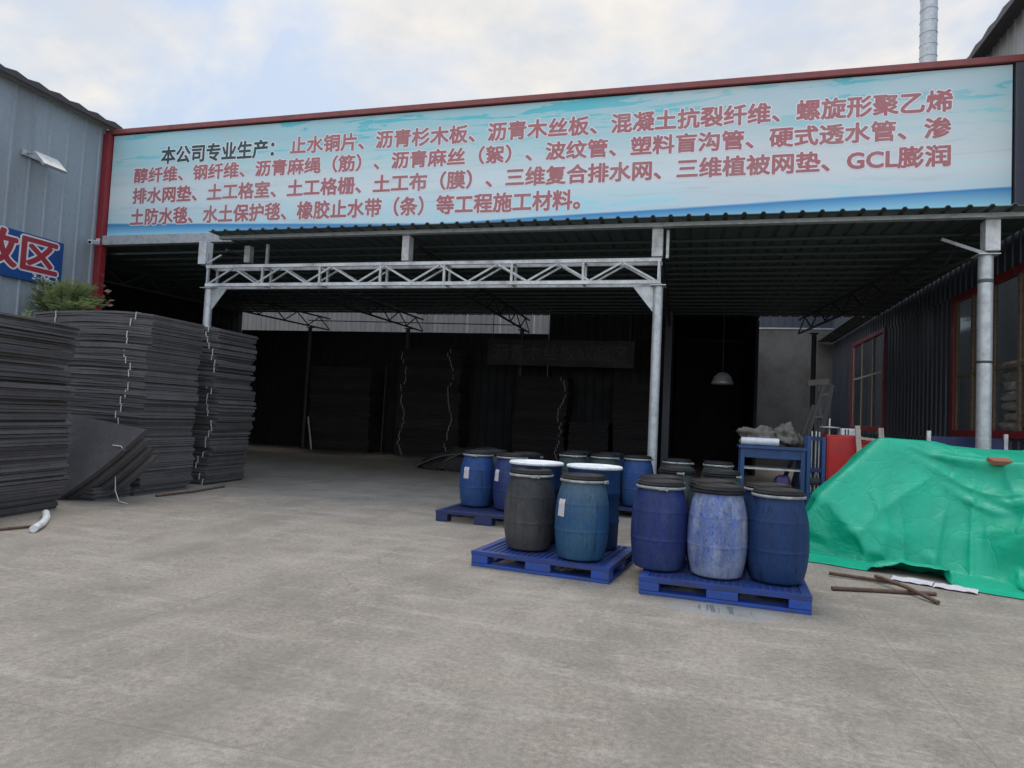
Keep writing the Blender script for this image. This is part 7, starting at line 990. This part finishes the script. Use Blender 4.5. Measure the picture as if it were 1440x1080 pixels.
1581,10699,26,52,38,-2,52,36,6,48,20,31,34,-3,48,52,-10,-21,20,-49,-22,44,-37,4,41,-29,29,40,-29,35,-12,-22,53,22,3,55,53,-14,17,28,-50,0,6,-56,8,54,-20,6,56,-14,7,55,10,18,27,36,37,43,26,27,51,6,27,41,-30,25,36,-33,33,21,-46,36,-13,-53,36,-45,-31,38,-52,-2,45,-48,10,47,-31,-53,25,56,-17,21,58,-2,17,57,-1,8,57,1,1,56,3,-4,57,7,-7,12,55,5,40,41,2,44,-31,-16,27,-49,-14,57,-10,-1,59,0,8,60,-3,12,61,0,16,60,5,17,59,-9,6,52,-27,-5,45,-31,-16,49,-20,-21,50,-8,-28,50,-4,-35,48,1,-40,49,3,-44,48,6,-44,49,7,-40,51,8,-36,52,6,-29,53,5,-21,55,5,-14,56,5,-7,57,5,-4,58,2,-2,57,-6,-3,56,-3,-8,56,3,-12,54,4,-19,52,6,-26,52,7,-31,51,8,-36,50,8,-36,51,8,-36,52,13,-29,50,24,-17,30,49,-1,54,0,20,38,-32,-31,49,19,29,63,-1,-4,55,-33,1,16,-60,-8,10,-61,-12,42,-41,-14,48,-28,-14,51,-19,-17,53,-12,-18,56,-1,-10,58,1,-2,
1575,10744,24,51,39,0,46,20,39,48,17,34,51,-6,-28,35,-36,-27,51,-21,-12,48,-25,20,40,-26,35,-7,-29,51,13,-15,56,52,-15,23,30,-49,-6,-1,-56,7,51,-24,10,54,-19,7,57,-12,8,26,34,40,43,30,26,55,9,15,49,-21,18,40,-32,25,38,-30,33,12,-51,33,-26,-48,34,-51,-21,40,-51,0,45,-49,11,46,-26,-54,24,57,-16,21,57,-2,16,57,0,8,57,1,1,57,3,-5,56,7,-7,11,56,6,36,44,2,46,-29,-16,22,-51,-15,56,-14,-1,59,0,7,61,-1,13,60,-3,15,60,6,16,59,-2,8,55,-21,-3,44,-32,-16,47,-24,-23,49,-11,-28,50,-3,-35,49,1,-40,48,3,-44,48,4,-44,49,5,-41,51,6,-36,52,6,-29,53,5,-22,55,3,-14,56,2,-8,57,0,-4,58,1,-2,57,1,-3,57,1,-7,55,3,-12,54,4,-19,53,6,-26,52,7,-31,50,8,-35,51,9,-37,51,13,-34,51,14,-28,53,15,-20,54,19,2,6,46,33,49,-17,-26,55,15,22,48,-38,-12,64,-5,5,27,-56,-9,9,-61,-12,49,-33,-9,52,-24,-10,56,-12,-7,56,-5,-1,57,-1,0,58,2,0,
1571,10789,24,51,37,16,41,16,46,55,6,-26,44,-18,-35,56,-11,-1,54,-17,2,49,-25,18,2,-29,51,15,-23,52,42,-25,33,33,-47,-12,-5,-57,-1,47,-30,12,51,-23,10,53,-21,5,55,4,21,14,39,41,56,12,12,55,-15,6,39,-38,17,36,-36,25,48,-15,32,3,-53,31,-39,-40,32,-52,-12,41,-48,11,48,-51,2,43,-23,-57,22,57,-13,22,57,-2,16,57,-1,8,57,2,0,57,2,-5,56,9,-7,9,57,5,33,46,3,47,-28,-16,19,-51,-15,54,-19,-3,60,0,8,60,-1,12,60,-3,14,60,5,16,59,3,10,57,-14,-1,47,-29,-15,43,-28,-24,48,-15,-30,49,-4,-35,49,1,-41,48,3,-43,49,5,-44,49,5,-41,50,4,-37,51,4,-29,54,3,-22,55,3,-14,56,1,-8,58,1,-4,57,1,-2,58,0,-4,56,2,-6,55,3,-13,55,4,-19,52,6,-25,52,8,-31,51,11,-35,50,16,-34,51,22,-29,52,26,-17,53,24,-6,54,18,1,54,13,15,29,11,49,23,3,-56,49,-16,35,25,-53,-24,47,-37,-20,50,-37,0,53,-29,4,51,-23,16,53,-10,-18,56,-6,6,57,0,-8,57,2,0,
1566,10835,28,45,27,39,60,20,-3,46,-5,-40,59,-2,0,55,-12,12,54,-16,-7,45,-24,26,-1,-28,52,37,-31,34,37,-46,0,-12,-54,-16,40,-42,6,47,-28,14,51,-24,9,54,-20,5,23,26,47,46,27,27,53,-20,-12,45,-36,5,31,-45,18,51,-12,23,45,-22,31,-9,-53,28,-48,-27,33,-53,-5,41,-45,14,49,-53,-4,41,-19,-58,21,57,-12,22,58,-2,16,57,0,7,57,1,0,56,3,-5,56,10,-8,7,57,6,30,49,3,48,-26,-15,16,-52,-16,53,-24,-4,59,0,7,60,-1,12,60,-2,14,61,1,15,58,8,11,58,-6,1,50,-25,-13,41,-30,-25,46,-19,-31,48,-7,-36,49,0,-41,48,4,-43,49,5,-44,49,5,-41,50,5,-36,52,5,-30,53,3,-22,55,1,-15,56,-1,-8,58,-1,-4,57,0,-3,58,0,-3,56,2,-7,56,3,-12,54,5,-19,53,9,-25,51,12,-29,51,20,-31,51,27,-25,51,35,-10,52,31,0,53,25,0,53,15,16,52,12,-16,18,8,53,59,-13,3,45,-2,-44,33,-49,26,47,-37,-21,49,-33,-17,42,-32,27,55,-19,-6,55,-12,-8,55,-5,-13,56,0,6,58,3,-6,
1566,10880,34,52,27,29,54,5,-34,60,9,-5,57,-4,14,55,-10,-14,54,-14,10,15,-32,45,38,-24,38,42,-41,-1,18,-54,-17,0,-57,-14,44,-32,16,48,-28,13,51,-24,8,54,-11,19,20,28,47,58,-7,7,15,-55,-18,46,-33,3,51,-22,14,51,-12,23,43,-26,30,-26,-50,25,-53,-13,35,-51,-1,42,-44,17,49,-54,-10,39,-16,-60,20,58,-10,22,57,-2,15,57,-1,8,57,2,-1,56,3,-6,56,11,-7,6,57,5,26,51,4,50,-23,-15,13,-53,-16,50,-29,-5,59,0,6,60,-1,12,60,-2,14,61,-1,14,58,9,11,58,1,3,54,-17,-11,41,-30,-25,43,-23,-32,47,-11,-37,48,-1,-41,48,3,-44,49,5,-43,49,6,-41,50,7,-36,52,6,-29,54,4,-21,55,2,-15,56,0,-8,57,-2,-5,58,-1,-3,57,-1,-3,57,1,-7,55,4,-12,54,8,-18,53,14,-22,52,21,-24,51,31,-17,52,37,-3,51,35,0,52,31,0,53,25,0,55,14,2,52,8,21,58,-7,-3,16,2,58,55,-25,-14,57,-24,-18,25,-35,-46,44,-37,24,50,-29,-16,55,-19,-5,56,-11,-3,56,-4,0,57,1,0,58,2,0,
1569,10925,38,60,24,10,59,6,-24,58,8,17,59,-1,1,52,-10,-18,31,-23,39,40,-26,33,49,-31,1,21,-51,-22,-2,-57,-17,40,-41,7,44,-35,11,48,-29,11,51,-22,11,33,4,47,52,9,26,44,-33,-22,12,-54,-20,47,-33,4,48,-29,12,51,-14,22,38,-33,29,-44,-34,24,-53,-9,35,-51,5,43,-42,17,49,-54,-16,36,-13,-60,20,57,-9,22,57,-2,15,57,0,7,57,2,-1,57,3,-6,55,13,-7,4,57,5,23,52,4,51,-20,-15,12,-53,-16,46,-35,-7,59,-1,7,60,-1,11,60,-1,13,60,-2,14,59,6,10,58,8,5,56,-8,-8,45,-26,-23,39,-26,-34,44,-17,-39,48,-3,-41,48,3,-44,48,5,-43,50,8,-41,50,8,-35,52,8,-28,54,6,-21,55,5,-13,57,2,-7,57,-1,-4,58,-2,-3,57,0,-4,56,2,-6,56,7,-10,54,13,-14,54,21,-14,52,30,-8,52,35,0,51,36,0,51,35,9,52,31,-3,53,22,11,52,17,-17,56,4,0,59,-5,0,28,0,53,53,-22,25,25,-32,-49,56,-31,-4,44,-36,-25,55,-25,0,55,-18,0,56,-11,0,56,-4,0,58,1,0,57,2,0,
1576,10970,38,62,16,-14,63,13,0,60,8,12,58,-4,-10,57,-8,4,29,-22,43,48,-30,13,30,-42,-27,0,-54,-23,38,-45,5,41,-41,7,44,-36,7,47,-31,7,37,-9,42,49,-2,32,56,-17,-2,9,-46,-36,44,-38,-8,44,-38,-1,41,-39,7,36,-37,24,40,-31,27,-55,5,24,-53,-16,32,-49,8,44,-43,17,49,-53,-22,34,-11,-61,19,57,-7,22,57,-1,15,58,-2,6,56,2,-1,57,3,-6,55,15,-8,3,57,5,19,54,5,52,-17,-14,12,-54,-17,41,-39,-8,59,-2,6,60,-1,11,60,-1,13,60,-2,13,60,2,10,57,12,5,57,1,-5,49,-20,-21,39,-26,-34,40,-22,-40,46,-8,-43,48,3,-44,49,7,-43,49,9,-40,51,12,-34,52,13,-25,54,12,-17,56,8,-10,56,4,-5,58,1,-3,57,-1,-2,57,1,-2,57,4,-4,56,10,-5,54,18,-4,54,25,-1,52,30,0,52,35,0,52,36,0,52,35,0,50,31,14,54,23,3,55,14,0,54,6,-17,58,-5,0,56,-13,19,32,-8,53,38,-33,-39,41,-35,-33,54,-31,0,55,-25,0,55,-18,0,56,-11,0,57,-4,0,57,0,0,57,3,0,
1588,11014,34,63,16,-10,63,13,0,62,6,0,59,-1,0,53,-9,19,34,-23,40,24,-40,-32,25,-45,-27,38,-45,2,39,-44,3,40,-42,3,44,-37,6,47,-27,17,35,-6,45,54,-14,13,46,-30,-21,20,-47,-32,48,-33,-1,46,-35,4,42,-38,9,31,-26,40,6,-56,-17,-56,-7,22,-53,3,37,-50,6,43,-44,16,48,-51,-28,32,-10,-61,18,57,-7,22,58,-1,15,57,-3,5,56,4,0,57,3,-7,55,16,-8,1,58,5,16,54,5,53,-13,-14,11,-54,-17,37,-43,-8,59,-4,4,60,-1,11,60,-1,13,60,-1,13,60,-1,9,57,9,4,56,11,-2,53,-11,-19,42,-25,-32,36,-24,-42,43,-15,-45,48,3,-43,49,10,-43,50,15,-37,51,19,-29,53,22,-18,54,18,-8,56,12,-4,56,6,-1,58,1,0,57,0,0,58,2,0,57,5,0,55,10,0,55,18,0,53,25,0,53,31,0,52,34,0,51,37,0,52,34,0,53,30,0,52,24,11,55,13,-7,56,6,11,56,-4,-15,58,-14,3,39,-10,48,54,-33,-5,31,-32,-46,54,-30,0,55,-25,0,55,-18,0,56,-11,0,57,-4,0,57,0,0,57,3,0,
1601,11058,30,64,16,-6,63,13,0,62,6,0,59,-1,1,39,-12,40,50,-26,-6,21,-40,-35,39,-43,0,39,-45,0,38,-44,0,40,-42,0,43,-38,0,42,-20,31,44,-14,34,50,-26,-11,27,-39,-34,50,-33,-2,49,-33,-1,46,-35,7,42,-35,14,34,-36,29,-32,-38,-29,-58,-15,14,-56,-7,30,-52,1,40,-44,16,48,-48,-36,29,-11,-61,19,58,-6,21,57,0,14,57,-4,5,57,5,0,56,3,-8,55,18,-7,-1,57,4,13,56,6,54,-10,-14,12,-54,-17,32,-47,-9,58,-6,4,60,-1,10,60,-1,12,60,-1,13,60,-1,9,58,5,4,54,16,-2,55,-2,-15,46,-20,-31,34,-26,-42,39,-19,-47,48,3,-43,50,17,-39,51,26,-30,51,31,-13,53,28,-3,55,19,0,55,12,0,57,6,0,57,2,0,58,0,0,57,1,0,57,5,0,56,11,0,54,18,0,54,24,0,52,31,0,52,35,0,51,36,0,52,34,0,53,30,0,54,23,0,55,14,7,56,4,-7,56,-3,17,56,-13,-17,57,-26,10,51,-16,35,32,-32,-45,54,-31,0,55,-25,0,55,-18,0,56,-10,0,57,-5,0,57,1,0,57,3,0,
1614,11101,28,64,17,-4,64,13,0,62,7,0,58,-2,11,48,-14,29,34,-31,-34,42,-38,-6,40,-42,0,38,-45,0,39,-44,0,40,-41,0,43,-38,0,47,-31,9,43,-10,36,36,-34,-31,47,-34,-7,51,-32,-1,49,-33,3,46,-32,15,36,-33,30,23,-45,-26,-52,-20,-16,-57,-21,5,-58,-13,23,-44,8,48,-59,-7,31,-42,-44,26,-12,-60,19,57,-4,21,57,-1,14,57,-3,5,57,2,-2,56,6,-7,54,19,-7,-2,58,4,10,56,5,55,-7,-12,13,-52,-18,26,-50,-10,58,-10,3,60,-1,10,60,-1,12,60,-1,12,60,-1,9,58,3,4,54,19,-1,55,5,-13,46,-18,-31,40,-21,-40,32,-25,-48,50,9,-42,50,33,-26,51,39,-6,52,34,0,53,27,0,54,20,0,55,12,0,57,5,0,58,2,0,57,0,0,57,1,0,57,5,0,56,11,0,55,18,0,53,25,0,53,30,0,51,35,0,52,36,0,52,35,0,52,30,0,54,23,0,56,13,0,56,5,0,58,-5,4,56,-16,18,54,-23,-22,51,-15,35,49,-31,-28,53,-31,-7,55,-25,0,55,-18,0,56,-11,0,57,-4,0,57,1,0,57,3,0,
1629,11144,24,64,17,5,63,14,-5,60,5,16,58,-1,10,55,-17,-3,41,-32,-23,43,-37,0,40,-42,0,39,-44,0,39,-44,0,40,-42,0,43,-37,4,47,-32,-4,47,-16,26,44,-37,-10,46,-33,-16,51,-32,0,49,-32,3,45,-29,24,39,-38,16,-14,-32,-43,-56,-13,0,-57,-21,0,-56,-29,0,-47,5,45,-55,-31,20,-44,-41,27,-15,-59,18,57,-4,21,58,-1,13,57,0,6,56,0,-3,57,3,-8,52,24,-7,-2,57,4,6,57,6,56,-3,-12,15,-52,-18,20,-53,-10,57,-15,1,60,1,10,60,-2,12,60,-1,12,59,0,8,59,1,4,53,20,-1,54,13,-10,38,-31,-32,40,-20,-40,42,-11,-47,50,38,-18,51,41,-1,51,39,0,52,34,0,53,27,0,54,20,0,56,12,0,57,6,0,57,1,0,57,0,0,58,2,0,57,5,0,55,11,0,55,17,0,54,25,0,52,31,0,52,34,0,51,37,0,52,34,0,53,30,0,54,23,0,55,14,0,56,3,9,58,-5,6,59,-14,0,56,-23,-15,59,-25,2,55,-24,21,50,-28,-23,55,-25,0,55,-18,0,56,-11,0,57,-4,0,57,1,0,57,3,0,
1642,11188,24,65,16,0,63,14,5,63,3,-3,59,-7,-2,56,-15,0,49,-29,0,43,-38,0,40,-41,0,39,-44,0,39,-44,0,41,-41,0,43,-37,0,48,-32,0,49,-29,0,48,-32,0,50,-33,0,51,-32,0,50,-32,0,46,-33,14,37,-43,4,-53,-4,-20,-57,-12,0,-57,-21,-1,-56,-29,3,-22,-62,0,-58,-26,16,-58,-23,22,-24,-56,18,58,-3,21,57,-2,13,57,0,5,57,0,-3,56,3,-8,51,26,-7,-2,58,4,2,57,6,56,0,-12,17,-51,-18,16,-54,-11,55,-19,1,60,-5,8,60,-2,11,60,-1,12,59,1,9,58,5,4,55,17,-1,52,20,-9,30,-39,-31,41,-20,-40,51,36,-10,50,41,0,51,41,0,51,39,0,52,34,0,53,28,0,54,19,0,56,12,0,57,6,0,57,2,0,58,0,0,57,1,0,57,5,0,56,11,0,54,18,0,54,24,0,52,31,0,52,35,0,52,36,0,52,35,0,53,29,0,54,23,0,56,14,0,57,3,0,58,-6,0,59,-15,0,59,-20,0,59,-25,0,57,-28,2,57,-24,0,55,-25,-2,55,-18,0,57,-11,0,56,-4,0,58,0,0,57,4,0]
P = np.cumsum(np.array(TARP).reshape(80,86,3), axis=1).reshape(-1,3)/1000.   # rows of steps from point to point, in millimetres
G = P.reshape(80,86,3); K = 3
for _ in range(2): G[1:-1,1:-1] = .6*G[1:-1,1:-1]+.1*(G[:-2,1:-1]+G[2:,1:-1]+G[1:-1,:-2]+G[1:-1,2:])
def fine(A):                                   # smooth refinement of the rows, then of the columns
    n = A.shape[0]; x = np.linspace(0, n-1, (n-1)*K+1); i1 = np.clip(x.astype(int), 0, n-2); f = (x-i1)[:,None,None]
    p0 = A[np.clip(i1-1,0,n-1)]; p1 = A[i1]; p2 = A[i1+1]; p3 = A[np.clip(i1+2,0,n-1)]
    return p1+.5*f*(p2-p0+f*(2*p0-5*p1+4*p2-p3+f*(3*(p1-p2)+p3-p0)))
G = fine(fine(G).swapaxes(0,1)).swapaxes(0,1); H_, W_ = G.shape[:2]
nr = np.cross(np.gradient(G, axis=1), np.gradient(G, axis=0)); nr /= np.linalg.norm(nr, axis=2)[...,None]+1e-9; nr *= np.sign(nr[...,2].mean())
D = np.zeros((H_,W_))
def ridge(x, y, z): return 1-abs(noise.noise(Vector((x,y,z))))*2
for a in range(H_):
    for b_ in range(W_):
        x, y, z = G[a,b_]
        up = min(1, max(0, z/1.3)); lo = max(0, 1-z/.55)
        d1 = math.hypot(x-2.35, y-9.75); t1 = math.atan2(y-9.75, x-2.35); d2 = math.hypot(x-3.4, y-9.7); t2 = math.atan2(y-9.7, x-3.4)
        f1 = max(0, ridge(t1*2.1, d1*.22, 1))**4*min(1,max(0,d1-.35)*1.4); f2 = max(0, ridge(t2*2.0+5, d2*.25, 4))**4*min(1,max(0,d2-.35)*1.4)
        c1 = ridge(x*1.7+y*.8, y*1.5-x*.6, 7); c2 = max(0, ridge(x*3.6+y, y*3.6-x*2, 9))**4
        D[a,b_] = .050*f1+.045*f2+.004*lo*c1+.006*c2
D *= np.clip(nr[...,2]*3, 0, 1)*np.clip((.97-nr[...,2])*6, .15, 1); G = G+nr*D[...,None]
G[...,2] -= .13*np.clip(1-G[...,2]/.36, 0, 1); G[...,2] = np.maximum(G[...,2], .008); P = G.reshape(-1,3)
m = MB(); m.add([tuple(map(float,p)) for p in P], [(j*W_+i, j*W_+i+1, (j+1)*W_+i+1, (j+1)*W_+i) for j in range(H_-1) for i in range(W_-1)], True)
o = part('tarpaulin', m, tarp_mat(), None, loc=(2.9,9.4,0)); put(o, 'large bright green tarpaulin draped over a pile at the right', 'tarpaulin')
s_ = o.modifiers.new('solid', 'SOLIDIFY'); s_.thickness = .004; s_.offset = 1
bk = bpy.data.objects.new('brick', MB().box((-.12,-.06,0),(.12,.06,.055)).mesh('brick')); C.objects.link(bk); bk.data.materials.append(M['brick']); put(bk, 'reddish brick weighing down the top of the tarpaulin', 'brick')
bv = bk.modifiers.new('bevel', 'BEVEL'); bv.width = .006; bv.segments = 2
q_ = P[np.argmin((P[:,0]-3.42)**2+(P[:,1]-9.13)**2)]; bk.location = (q_[0],q_[1],q_[2]+.004); bk.rotation_euler = (R(20),0,.30)
